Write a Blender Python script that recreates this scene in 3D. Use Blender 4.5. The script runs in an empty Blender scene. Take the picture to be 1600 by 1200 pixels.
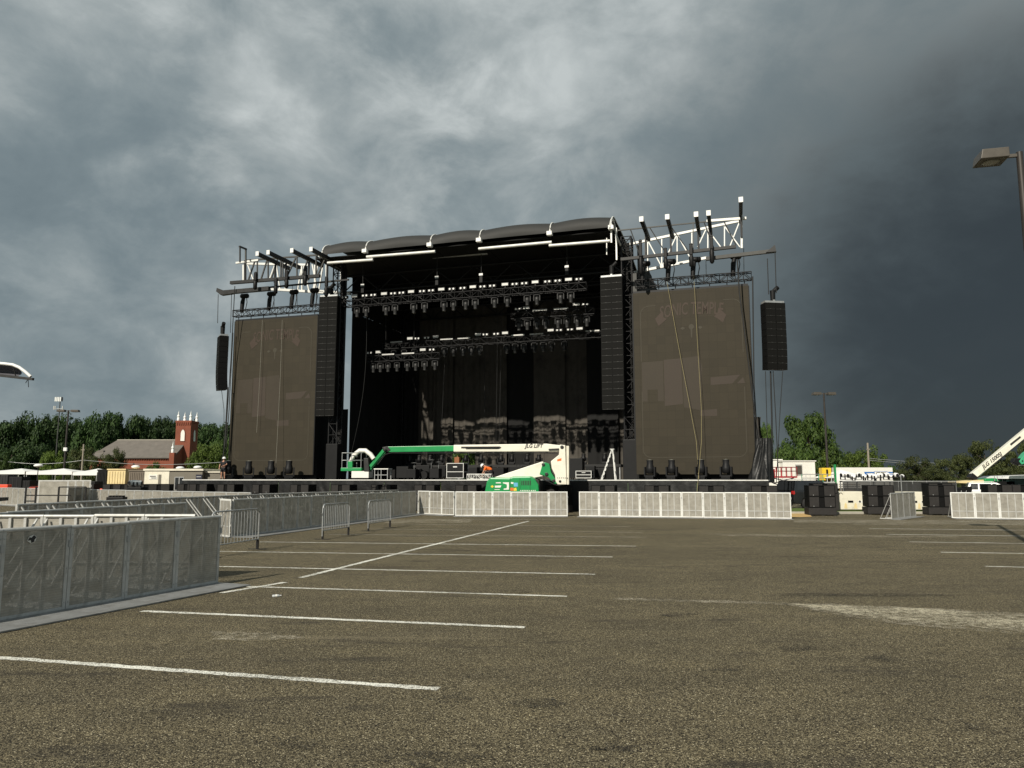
import bpy, bmesh, math, random
from mathutils import Vector, Matrix
random.seed(7)
R = math.radians
scene = bpy.context.scene
col = scene.collection

# ------------------------------------------------------------------ camera
F_PX, HORIZON, CAM_H = 1170.0, 747.0, 1.9
PITCH = math.atan((HORIZON - 600.0) / F_PX)
cam_data = bpy.data.cameras.new('camera')
cam_data.sensor_width = 36.0
cam_data.lens = 36.0 * F_PX / 1600.0
cam_data.clip_end = 6000
cam = bpy.data.objects.new('camera', cam_data)
col.objects.link(cam)
cam.location = (0, 0, CAM_H)
cam.rotation_euler = (R(90) + PITCH, 0, 0)
scene.camera = cam

# ------------------------------------------------------------------ sky and sun
SUN_AZ, SUN_EL = 28.0, 36.0          # light travels this far right of straight ahead
world = bpy.data.worlds.new('World')
scene.world = world
world.use_nodes = True
wn = world.node_tree; wn.nodes.clear()
def wnode(t, **k):
    n = wn.nodes.new(t)
    for a, b in k.items(): setattr(n, a, b)
    return n
def wlink(a, b): wn.links.new(a, b)
def wmath(op, a, b=None, c=None, clamp=False):
    n = wnode('ShaderNodeMath', operation=op, use_clamp=clamp)
    for i, v in enumerate((a, b, c)):
        if v is None: continue
        if isinstance(v, (int, float)): n.inputs[i].default_value = v
        else: wlink(v, n.inputs[i])
    return n.outputs[0]
def wsmooth(v, a, b, c=0.0, d=1.0):
    n = wnode('ShaderNodeMapRange', interpolation_type='SMOOTHSTEP')
    wlink(v, n.inputs[0])
    for i, q in enumerate((a, b, c, d)): n.inputs[i + 1].default_value = q
    return n.outputs[0]
def wmix(f, a, b, mode='MIX'):
    n = wnode('ShaderNodeMix', data_type='RGBA', blend_type=mode)
    if isinstance(f, (int, float)): n.inputs[0].default_value = f
    else: wlink(f, n.inputs[0])
    for i, v in ((6, a), (7, b)):
        if isinstance(v, tuple): n.inputs[i].default_value = v + (1,)
        else: wlink(v, n.inputs[i])
    return n.outputs[2]
tc = wnode('ShaderNodeTexCoord')
dirv = tc.outputs['Generated']
sep = wnode('ShaderNodeSeparateXYZ'); wlink(dirv, sep.inputs[0])
den = wmath('ADD', wmath('MAXIMUM', sep.outputs[2], 0.0), 0.30)
comb = wnode('ShaderNodeCombineXYZ')
wlink(wmath('DIVIDE', sep.outputs[0], den), comb.inputs[0])
wlink(wmath('DIVIDE', sep.outputs[1], den), comb.inputs[1])
def wnoise(scale, detail, rough, dist, off, stretch=(1, 1, 1)):
    m = wnode('ShaderNodeMapping'); wlink(dirv, m.inputs[0])
    m.inputs['Location'].default_value = off
    m.inputs['Scale'].default_value = stretch
    m.inputs['Rotation'].default_value = (0, R(-22), 0)
    n = wnode('ShaderNodeTexNoise'); wlink(m.outputs[0], n.inputs['Vector'])
    n.inputs['Scale'].default_value = scale; n.inputs['Detail'].default_value = detail
    n.inputs['Roughness'].default_value = rough; n.inputs['Distortion'].default_value = dist
    return n.outputs['Fac']
n1 = wnoise(3.0, 6, 0.50, 0.3, (2.93, 1.7, 0.30), (1.0, 1.0, 1.7))
n2 = wnoise(8.0, 9, 0.60, 0.25, (7.13, 2.2, 1.30), (1.0, 1.0, 1.5))
cl = wmath('ADD', wmath('MULTIPLY', n1, 0.50), wmath('MULTIPLY', n2, 0.50))
def lobe(px, py, deg, warp=0.06):
    a = (px - 800) / F_PX; b = (600 - py) / F_PX
    d = Vector((a, math.cos(PITCH) - b * math.sin(PITCH), math.sin(PITCH) + b * math.cos(PITCH))).normalized()
    vm = wnode('ShaderNodeVectorMath', operation='DOT_PRODUCT')
    wlink(dirv, vm.inputs[0]); vm.inputs[1].default_value = d
    w = wmath('ADD', vm.outputs['Value'], wmath('MULTIPLY', wmath('SUBTRACT', cl, 0.5), warp))
    return w, deg
def lobe_mask(px, py, d0, d1, warp=0.06):
    w, _ = lobe(px, py, d0, warp)
    return wsmooth(w, math.cos(R(d0)), math.cos(R(d1)))
bright = lobe_mask(850, 55, 17, 1, 0.09)
bright2 = lobe_mask(170, 425, 12, 2, 0.12)
bright3 = lobe_mask(520, 240, 12, 2, 0.14)
cl2 = wmath('ADD', cl, wmath('MULTIPLY', bright, 0.10))
cl2 = wmath('ADD', cl2, wmath('MULTIPLY', bright2, 0.045))
cl2 = wmath('ADD', cl2, wmath('MULTIPLY', bright3, 0.045))
ramp = wnode('ShaderNodeValToRGB')
wlink(cl2, ramp.inputs[0])
e = ramp.color_ramp.elements
e[0].position = 0.26; e[0].color = (0.140, 0.182, 0.203, 1)
e[1].position = 0.74; e[1].color = (0.50, 0.54, 0.54, 1)
for pos, c in ((0.40, (0.180, 0.226, 0.246, 1)), (0.51, (0.240, 0.286, 0.301, 1)), (0.615, (0.335, 0.377, 0.384, 1))):
    q = ramp.color_ramp.elements.new(pos); q.color = c
storm_wide = lobe_mask(1600, 640, 37, 6, 0.13)
storm_core = lobe_mask(1650, 535, 20, 5, 0.10)
sky_c = wmix(wmath('MULTIPLY', storm_wide, 0.86), ramp.outputs[0], (0.072, 0.091, 0.097))
sky_c = wmix(wmath('MULTIPLY', storm_core, 0.85), sky_c, (0.024, 0.032, 0.038))
sc10 = wnode('ShaderNodeVectorMath', operation='SCALE'); wlink(sky_c, sc10.inputs[0]); sc10.inputs['Scale'].default_value = 10.6
nish = wnode('ShaderNodeTexSky', sky_type='NISHITA', sun_disc=False)
nish.sun_elevation = R(SUN_EL)
nish.sun_rotation = R(180 + SUN_AZ)
final = wmix(0.985, nish.outputs[0], sc10.outputs[0])
bg = wnode('ShaderNodeBackground'); bg.inputs['Strength'].default_value = 0.1
wlink(final, bg.inputs[0])
wo = wnode('ShaderNodeOutputWorld'); wlink(bg.outputs[0], wo.inputs[0])

sun_data = bpy.data.lights.new('sun', 'SUN')
sun_data.energy = 4.9; sun_data.angle = R(0.6); sun_data.color = (1.0, 0.93, 0.80)
sun = bpy.data.objects.new('sun', sun_data); col.objects.link(sun)
trav = Vector((math.sin(R(SUN_AZ)) * math.cos(R(SUN_EL)), math.cos(R(SUN_AZ)) * math.cos(R(SUN_EL)), -math.sin(R(SUN_EL))))
sun.rotation_euler = trav.to_track_quat('-Z', 'Y').to_euler()
sun.location = (-20, -30, 40)
vs = scene.view_settings
vs.view_transform = 'Standard'; vs.look = 'None'; vs.exposure = 0.0; vs.gamma = 1.0; vs.use_curve_mapping = False

# ------------------------------------------------------------------ placing helpers
CP, SP = math.cos(PITCH), math.sin(PITCH)
def ray(x, y):
    a = (x - 800) / F_PX; b = (600 - y) / F_PX
    return Vector((a, CP - b * SP, SP + b * CP))
def G(x, y, z=0.0):
    d = ray(x, y); k = (z - CAM_H) / d.z
    return Vector((d.x * k, d.y * k, z))
def W(x, y, Y):
    d = ray(x, y); k = Y / d.y
    return Vector((d.x * k, Y, CAM_H + d.z * k))
class Frame:
    """upright local frame: x along, y away from the viewer, z up"""
    def __init__(s, ox, oy, yaw_deg):
        s.o = Vector((ox, oy, 0)); s.rz = R(yaw_deg)
        s.u = Vector((math.cos(s.rz), math.sin(s.rz), 0)); s.v = Vector((-math.sin(s.rz), math.cos(s.rz), 0))
    def at(s, x, y, t=0.0):
        d = ray(x, y); k = (t + s.o.dot(s.v)) / d.dot(s.v)
        p = d * k
        return Vector(((p - s.o).dot(s.u), t, CAM_H + d.z * k))
    def world(s, a, t, z):
        return s.o + s.u * a + s.v * t + Vector((0, 0, z))
STG = Frame(-3.0, 47.45, -16.72)
S = STG.at

# ------------------------------------------------------------------ materials
MATS = {}
def mat(name, color, rough=0.6, metal=0.0, var=0.12, scale=3.0, bump=0.0, bscale=40.0, spec=0.5, alpha=None, coat=0.0, dirt=None):
    if name in MATS: return MATS[name]
    m = bpy.data.materials.new(name); m.use_nodes = True
    nt = m.node_tree; b = nt.nodes['Principled BSDF']
    tcn = nt.nodes.new('ShaderNodeTexCoord')
    nz = nt.nodes.new('ShaderNodeTexNoise'); nz.inputs['Scale'].default_value = scale; nz.inputs['Detail'].default_value = 6; nz.inputs['Roughness'].default_value = 0.65
    nt.links.new(tcn.outputs['Object'], nz.inputs['Vector'])
    mr = nt.nodes.new('ShaderNodeMapRange')
    mr.inputs[1].default_value = 0.25; mr.inputs[2].default_value = 0.75
    mr.inputs[3].default_value = 1 - var; mr.inputs[4].default_value = 1 + var
    nt.links.new(nz.outputs['Fac'], mr.inputs[0])
    mx = nt.nodes.new('ShaderNodeVectorMath'); mx.operation = 'SCALE'
    mx.inputs[0].default_value = color
    nt.links.new(mr.outputs[0], mx.inputs['Scale'])
    out = mx.outputs[0]
    if dirt:
        n2 = nt.nodes.new('ShaderNodeTexNoise'); n2.inputs['Scale'].default_value = dirt[1]; n2.inputs['Detail'].default_value = 8; n2.inputs['Roughness'].default_value = 0.7
        nt.links.new(tcn.outputs['Object'], n2.inputs['Vector'])
        r2 = nt.nodes.new('ShaderNodeMapRange'); r2.inputs[1].default_value = 0.5; r2.inputs[2].default_value = 0.72
        r2.inputs[4].default_value = dirt[2]
        nt.links.new(n2.outputs['Fac'], r2.inputs[0])
        mm = nt.nodes.new('ShaderNodeMix'); mm.data_type = 'RGBA'
        nt.links.new(r2.outputs[0], mm.inputs[0]); nt.links.new(out, mm.inputs[6]); mm.inputs[7].default_value = tuple(dirt[0]) + (1,)
        out = mm.outputs[2]
    nt.links.new(out, b.inputs['Base Color'])
    rr = nt.nodes.new('ShaderNodeMapRange'); rr.inputs[3].default_value = max(0.03, rough - 0.08); rr.inputs[4].default_value = min(1, rough + 0.08)
    nt.links.new(nz.outputs['Fac'], rr.inputs[0]); nt.links.new(rr.outputs[0], b.inputs['Roughness'])
    b.inputs['Metallic'].default_value = metal
    b.inputs['Specular IOR Level'].default_value = spec
    if coat: b.inputs['Coat Weight'].default_value = coat
    if bump:
        nb = nt.nodes.new('ShaderNodeTexNoise'); nb.inputs['Scale'].default_value = bscale; nb.inputs['Detail'].default_value = 4
        nt.links.new(tcn.outputs['Object'], nb.inputs['Vector'])
        bp = nt.nodes.new('ShaderNodeBump'); bp.inputs['Strength'].default_value = bump; bp.inputs['Distance'].default_value = 0.02
        nt.links.new(nb.outputs['Fac'], bp.inputs['Height']); nt.links.new(bp.outputs[0], b.inputs['Normal'])
    if alpha is not None: b.inputs['Alpha'].default_value = alpha
    MATS[name] = m
    return m

M_alu = mat('aluminium', (0.52, 0.52, 0.50), 0.5, 0.35, 0.16, 4, dirt=((0.2, 0.19, 0.16), 5, 0.5))
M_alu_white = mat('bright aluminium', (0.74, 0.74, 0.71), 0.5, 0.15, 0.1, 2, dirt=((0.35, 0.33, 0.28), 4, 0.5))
M_galv = mat('galvanised steel', (0.42, 0.43, 0.43), 0.45, 0.6, 0.2, 8)
M_plate = mat('tread plate', (0.27, 0.275, 0.275), 0.55, 0.3, 0.25, 2.5, bump=0.25, bscale=30, dirt=((0.13, 0.12, 0.10), 3, 0.6))
M_black = mat('black paint', (0.006, 0.006, 0.0065), 0.55, 0, 0.3, 3, spec=0.3)
M_black_metal = mat('black metal', (0.012, 0.012, 0.013), 0.5, 0.1, 0.3, 5, spec=0.35)
M_darkgrey = mat('dark grey steel', (0.032, 0.032, 0.032), 0.5, 0.2, 0.25, 3, spec=0.35)
M_midgrey = mat('grey steel', (0.065, 0.065, 0.062), 0.55, 0.2, 0.25, 3, spec=0.35)
M_grille = mat('loudspeaker grille', (0.0055, 0.0055, 0.005), 0.75, 0, 0.3, 12, spec=0.15)
M_cab = mat('loudspeaker cabinet', (0.005, 0.005, 0.005), 0.65, 0, 0.3, 6, spec=0.15)
M_edge = mat('pale seam', (0.03, 0.03, 0.028), 0.6, 0, 0.3, 6)
M_subbase = mat('painted ply base', (0.030, 0.028, 0.027), 0.7, 0, 0.25, 4, spec=0.2)
M_white = mat('white paint', (0.78, 0.77, 0.72), 0.5, 0, 0.06, 1.5, dirt=((0.45, 0.42, 0.35), 3, 0.25))
M_whitecap = mat('white enamel', (0.82, 0.82, 0.80), 0.4, 0, 0.05, 3)
M_cream = mat('cream paint', (0.74, 0.70, 0.58), 0.6, 0, 0.1, 1.2, dirt=((0.36, 0.33, 0.25), 2, 0.5))
M_green = mat('green paint', (0.012, 0.27, 0.075), 0.35, 0, 0.1, 2, coat=0.3, dirt=((0.03, 0.15, 0.06), 3, 0.3))
M_green2 = mat('mint green paint', (0.05, 0.36, 0.19), 0.4, 0, 0.1, 2)
M_lift_white = mat('lift ivory paint', (0.80, 0.77, 0.66), 0.4, 0, 0.06, 1.5, coat=0.2, dirt=((0.5, 0.46, 0.36), 2.2, 0.35))
M_orange = mat('orange hi-vis cloth', (0.85, 0.16, 0.02), 0.8, 0, 0.1, 10)
M_skin = mat('skin', (0.45, 0.24, 0.16), 0.6, 0, 0.1, 10)
M_darkcloth = mat('dark cloth', (0.015, 0.015, 0.018), 0.9, 0, 0.2, 10)
M_rubber = mat('rubber', (0.018, 0.018, 0.018), 0.85, 0, 0.2, 8, bump=0.2)
M_screen = mat('unlit screen', (0.041, 0.0352, 0.0248), 0.62, 0, 0.08, 0.7, spec=0.15)
def add_tiles(m, size):
    nt = m.node_tree; b = nt.nodes['Principled BSDF']; src = b.inputs['Base Color'].links[0].from_socket
    tcn = nt.nodes.new('ShaderNodeTexCoord'); sp = nt.nodes.new('ShaderNodeSeparateXYZ'); nt.links.new(tcn.outputs['Object'], sp.inputs[0])
    cb = nt.nodes.new('ShaderNodeCombineXYZ'); nt.links.new(sp.outputs[0], cb.inputs[0]); nt.links.new(sp.outputs[2], cb.inputs[1])
    br = nt.nodes.new('ShaderNodeTexBrick'); br.offset = 0.0; br.inputs['Scale'].default_value = 1.0; br.inputs['Brick Width'].default_value = size; br.inputs['Row Height'].default_value = size
    br.inputs['Color1'].default_value = (0.93, 0.93, 0.93, 1); br.inputs['Color2'].default_value = (1.06, 1.05, 1.04, 1); br.inputs['Mortar'].default_value = (0.72, 0.72, 0.72, 1); br.inputs['Mortar Size'].default_value = 0.006
    nt.links.new(cb.outputs[0], br.inputs['Vector'])
    mx = nt.nodes.new('ShaderNodeMix'); mx.data_type = 'RGBA'; mx.blend_type = 'MULTIPLY'; mx.inputs[0].default_value = 1.0
    nt.links.new(src, mx.inputs[6]); nt.links.new(br.outputs['Color'], mx.inputs[7]); nt.links.new(mx.outputs[2], b.inputs['Base Color'])
add_tiles(M_screen, 0.5)
M_screen_line = mat('screen line', (0.052, 0.046, 0.033), 0.6, 0, 0.05, 2, spec=0.25)
M_screen_text = mat('screen lettering', (0.052, 0.037, 0.028), 0.6, 0, 0.1, 2, spec=0.25)
M_screen_tint = mat('screen picture tone', (0.044, 0.0358, 0.026), 0.6, 0, 0.1, 1, spec=0.25)
M_screen_tint2 = mat('screen picture pink tone', (0.049, 0.0385, 0.030), 0.6, 0, 0.1, 1, spec=0.25)
M_roof = mat('grey roof membrane', (0.021, 0.021, 0.020), 0.7, 0, 0.2, 0.6, bump=0.3, bscale=2)
M_drape = mat('black drape', (0.006, 0.006, 0.006), 0.9, 0, 0.3, 1.5)
M_drape_grey = mat('faded and sunlit cloth', (0.080, 0.072, 0.062), 0.8, 0, 0.25, 0.8, spec=0.2, dirt=((0.022, 0.02, 0.019), 0.9, 0.75))
M_tarp = mat('black plastic sheet', (0.009, 0.009, 0.009), 0.42, 0, 0.3, 2, bump=0.6, bscale=5)
M_deck = mat('stage deck', (0.015, 0.015, 0.015), 0.7, 0, 0.3, 2)
M_rope = mat('yellow rope', (0.34, 0.29, 0.14), 0.8, 0, 0.15, 10)
M_rope_white = mat('pale rope', (0.26, 0.25, 0.21), 0.8, 0, 0.15, 10)
M_cable = mat('black cable', (0.012, 0.012, 0.012), 0.6, 0, 0.1, 10)
M_bronze = mat('bronze lamp paint', (0.085, 0.075, 0.062), 0.5, 0.2, 0.15, 4)
M_bronze_dark = mat('dark pole paint', (0.035, 0.03, 0.026), 0.5, 0.2, 0.2, 4)
M_lens = mat('lamp lens', (0.25, 0.25, 0.22), 0.2, 0, 0.15, 6)
M_glass = mat('dark glass', (0.02, 0.022, 0.025), 0.08, 0, 0.1, 2, spec=0.8)
M_car = mat('dark car paint', (0.022, 0.023, 0.026), 0.25, 0.3, 0.1, 2, coat=0.8)
M_carwhite = mat('white car paint', (0.75, 0.75, 0.74), 0.3, 0, 0.05, 2, coat=0.6)
M_red_light = mat('red tail light', (0.5, 0.02, 0.02), 0.25, 0, 0.1, 5, coat=0.5)
M_chrome = mat('wheel rim', (0.6, 0.6, 0.6), 0.3, 0.9, 0.1, 5)
M_red = mat('red paint', (0.42, 0.02, 0.03), 0.45, 0, 0.12, 3)
M_redorange = mat('red plastic', (0.75, 0.07, 0.025), 0.5, 0, 0.12, 2)
M_yellow = mat('yellow paint', (0.75, 0.50, 0.03), 0.45, 0, 0.12, 3)
M_blue = mat('blue paint', (0.03, 0.14, 0.42), 0.45, 0, 0.1, 2)
M_ply = mat('plywood', (0.55, 0.37, 0.15), 0.75, 0, 0.2, 3, dirt=((0.3, 0.19, 0.08), 4, 0.4))
M_wood = mat('brown wood', (0.25, 0.09, 0.03), 0.6, 0, 0.2, 4)
M_tan = mat('tan container paint', (0.74, 0.60, 0.32), 0.55, 0, 0.12, 1.5, dirt=((0.4, 0.3, 0.15), 2, 0.3))
M_brown = mat('brown corrugated paint', (0.16, 0.13, 0.10), 0.6, 0, 0.15, 1.5)
M_office = mat('grey office cladding', (0.17, 0.155, 0.125), 0.7, 0, 0.12, 1.5)
M_navy = mat('navy sign', (0.012, 0.014, 0.035), 0.5, 0, 0.1, 3)
M_tent = mat('white tent fabric', (0.82, 0.82, 0.80), 0.7, 0, 0.05, 1.2)
M_brick = None
M_slate = mat('roof shingles', (0.14, 0.125, 0.11), 0.8, 0, 0.2, 0.8, bump=0.4, bscale=6)
M_bark = mat('bark', (0.08, 0.06, 0.045), 0.9, 0, 0.3, 4, bump=0.6, bscale=12)
M_concrete = mat('kerb concrete', (0.36, 0.34, 0.29), 0.85, 0, 0.15, 2, bump=0.3, bscale=20)
M_pole_wood = mat('weathered pole wood', (0.27, 0.24, 0.19), 0.85, 0, 0.2, 3)
M_decal = mat('black decal', (0.02, 0.02, 0.022), 0.5, 0, 0.1, 4)
M_decal_orange = mat('orange decal', (0.7, 0.16, 0.03), 0.5, 0, 0.1, 4)
M_decal_yellow = mat('yellow decal', (0.8, 0.6, 0.04), 0.5, 0, 0.1, 4)
M_decal_blue = mat('pale blue decal', (0.12, 0.42, 0.62), 0.5, 0, 0.1, 4)
M_bottle = mat('clear plastic', (0.7, 0.74, 0.76), 0.15, 0, 0.05, 4, alpha=0.6)

def screen_mesh_material():
    """perforated sheet: solid metal with see-through share"""
    m = bpy.data.materials.new('perforated aluminium sheet'); m.use_nodes = True
    nt = m.node_tree; b = nt.nodes['Principled BSDF']; out = nt.nodes['Material Output']
    tcn = nt.nodes.new('ShaderNodeTexCoord')
    nz = nt.nodes.new('ShaderNodeTexNoise'); nz.inputs['Scale'].default_value = 3.2; nz.inputs['Detail'].default_value = 8; nz.inputs['Roughness'].default_value = 0.7
    oi = nt.nodes.new('ShaderNodeObjectInfo')
    ad = nt.nodes.new('ShaderNodeVectorMath'); ad.operation = 'ADD'
    sc = nt.nodes.new('ShaderNodeVectorMath'); sc.operation = 'SCALE'
    cx = nt.nodes.new('ShaderNodeCombineXYZ'); nt.links.new(oi.outputs['Random'], cx.inputs[0]); nt.links.new(oi.outputs['Random'], cx.inputs[2])
    nt.links.new(cx.outputs[0], sc.inputs[0]); sc.inputs['Scale'].default_value = 37.0
    nt.links.new(tcn.outputs['Object'], ad.inputs[0]); nt.links.new(sc.outputs[0], ad.inputs[1])
    nt.links.new(ad.outputs[0], nz.inputs['Vector'])
    cr = nt.nodes.new('ShaderNodeValToRGB')
    cr.color_ramp.elements[0].position = 0.2; cr.color_ramp.elements[0].color = (0.21, 0.195, 0.160, 1)
    cr.color_ramp.elements[1].position = 0.8; cr.color_ramp.elements[1].color = (0.56, 0.535, 0.475, 1)
    nt.links.new(nz.outputs['Fac'], cr.inputs[0]); nt.links.new(cr.outputs[0], b.inputs['Base Color'])
    b.inputs['Metallic'].default_value = 0.25; b.inputs['Roughness'].default_value = 0.55
    # rows of perforation
    wv = nt.nodes.new('ShaderNodeTexWave'); wv.bands_direction = 'Z'; wv.inputs['Scale'].default_value = 9.0
    nt.links.new(tcn.outputs['Object'], wv.inputs['Vector'])
    mr = nt.nodes.new('ShaderNodeMapRange'); mr.inputs[3].default_value = 0.70; mr.inputs[4].default_value = 0.82
    nt.links.new(wv.outputs['Fac'], mr.inputs[0])
    tr = nt.nodes.new('ShaderNodeBsdfTransparent')
    mx = nt.nodes.new('ShaderNodeMixShader')
    nt.links.new(mr.outputs[0], mx.inputs[0]); nt.links.new(tr.outputs[0], mx.inputs[1]); nt.links.new(b.outputs[0], mx.inputs[2])
    nt.links.new(mx.outputs[0], out.inputs['Surface'])
    return m
M_perf = screen_mesh_material()

def windscreen_material():
    m = bpy.data.materials.new('black fence windscreen'); m.use_nodes = True
    nt = m.node_tree; b = nt.nodes['Principled BSDF']; out = nt.nodes['Material Output']
    b.inputs['Base Color'].default_value = (0.025, 0.026, 0.027, 1); b.inputs['Roughness'].default_value = 0.8
    tr = nt.nodes.new('ShaderNodeBsdfTransparent'); mx = nt.nodes.new('ShaderNodeMixShader'); mx.inputs[0].default_value = 0.9
    nt.links.new(tr.outputs[0], mx.inputs[1]); nt.links.new(b.outputs[0], mx.inputs[2]); nt.links.new(mx.outputs[0], out.inputs['Surface'])
    return m
M_wind = windscreen_material()

def brick_material():
    m = bpy.data.materials.new('red brickwork'); m.use_nodes = True
    nt = m.node_tree; b = nt.nodes['Principled BSDF']
    tcn = nt.nodes.new('ShaderNodeTexCoord')
    sp = nt.nodes.new('ShaderNodeSeparateXYZ'); nt.links.new(tcn.outputs['Object'], sp.inputs[0])
    su = nt.nodes.new('ShaderNodeMath'); su.operation = 'ADD'; nt.links.new(sp.outputs[0], su.inputs[0]); nt.links.new(sp.outputs[1], su.inputs[1])
    cb = nt.nodes.new('ShaderNodeCombineXYZ'); nt.links.new(su.outputs[0], cb.inputs[0]); nt.links.new(sp.outputs[2], cb.inputs[1])
    br = nt.nodes.new('ShaderNodeTexBrick'); br.inputs['Scale'].default_value = 3.0
    br.inputs['Color1'].default_value = (0.235, 0.058, 0.028, 1); br.inputs['Color2'].default_value = (0.185, 0.046, 0.024, 1); br.inputs['Mortar'].default_value = (0.21, 0.11, 0.075, 1)
    br.inputs['Mortar Size'].default_value = 0.012
    nt.links.new(cb.outputs[0], br.inputs['Vector'])
    nz = nt.nodes.new('ShaderNodeTexNoise'); nz.inputs['Scale'].default_value = 0.7; nz.inputs['Detail'].default_value = 6
    nt.links.new(tcn.outputs['Object'], nz.inputs['Vector'])
    mr = nt.nodes.new('ShaderNodeMapRange'); mr.inputs[3].default_value = 0.75; mr.inputs[4].default_value = 1.25; nt.links.new(nz.outputs['Fac'], mr.inputs[0])
    vm = nt.nodes.new('ShaderNodeVectorMath'); vm.operation = 'SCALE'; nt.links.new(br.outputs['Color'], vm.inputs[0]); nt.links.new(mr.outputs[0], vm.inputs['Scale'])
    nt.links.new(vm.outputs[0], b.inputs['Base Color']); b.inputs['Roughness'].default_value = 0.85
    return m
M_brick = brick_material()

def leaf_material(name, c1, c2):
    m = bpy.data.materials.new(name); m.use_nodes = True
    nt = m.node_tree; b = nt.nodes['Principled BSDF']
    geo = nt.nodes.new('ShaderNodeNewGeometry')
    cr = nt.nodes.new('ShaderNodeValToRGB')
    cr.color_ramp.elements[0].color = tuple(c1) + (1,); cr.color_ramp.elements[1].color = tuple(c2) + (1,)
    nt.links.new(geo.outputs['Random Per Island'], cr.inputs[0])
    oi = nt.nodes.new('ShaderNodeObjectInfo')
    mr = nt.nodes.new('ShaderNodeMapRange'); mr.inputs[3].default_value = 0.75; mr.inputs[4].default_value = 1.25
    nt.links.new(oi.outputs['Random'], mr.inputs[0])
    vm = nt.nodes.new('ShaderNodeVectorMath'); vm.operation = 'SCALE'
    nt.links.new(cr.outputs[0], vm.inputs[0]); nt.links.new(mr.outputs[0], vm.inputs['Scale'])
    nt.links.new(vm.outputs[0], b.inputs['Base Color'])
    b.inputs['Roughness'].default_value = 0.6
    b.inputs['Specular IOR Level'].default_value = 0.25
    tl = nt.nodes.new('ShaderNodeBsdfTranslucent'); nt.links.new(vm.outputs[0], tl.inputs['Color'])
    mx = nt.nodes.new('ShaderNodeMixShader'); mx.inputs[0].default_value = 0.25
    nt.links.new(b.outputs[0], mx.inputs[1]); nt.links.new(tl.outputs[0], mx.inputs[2])
    nt.links.new(mx.outputs[0], nt.nodes['Material Output'].inputs['Surface'])
    return m
M_leaf_dark = leaf_material('dark green leaves', (0.018, 0.040, 0.012), (0.050, 0.090, 0.024))
M_leaf_mid = leaf_material('mid green leaves', (0.028, 0.058, 0.012), (0.085, 0.135, 0.028))
M_leaf_olive = leaf_material('olive green leaves', (0.030, 0.042, 0.012), (0.090, 0.105, 0.032))
M_leaf_light = leaf_material('light green leaves', (0.05, 0.085, 0.012), (0.115, 0.165, 0.03))

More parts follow.
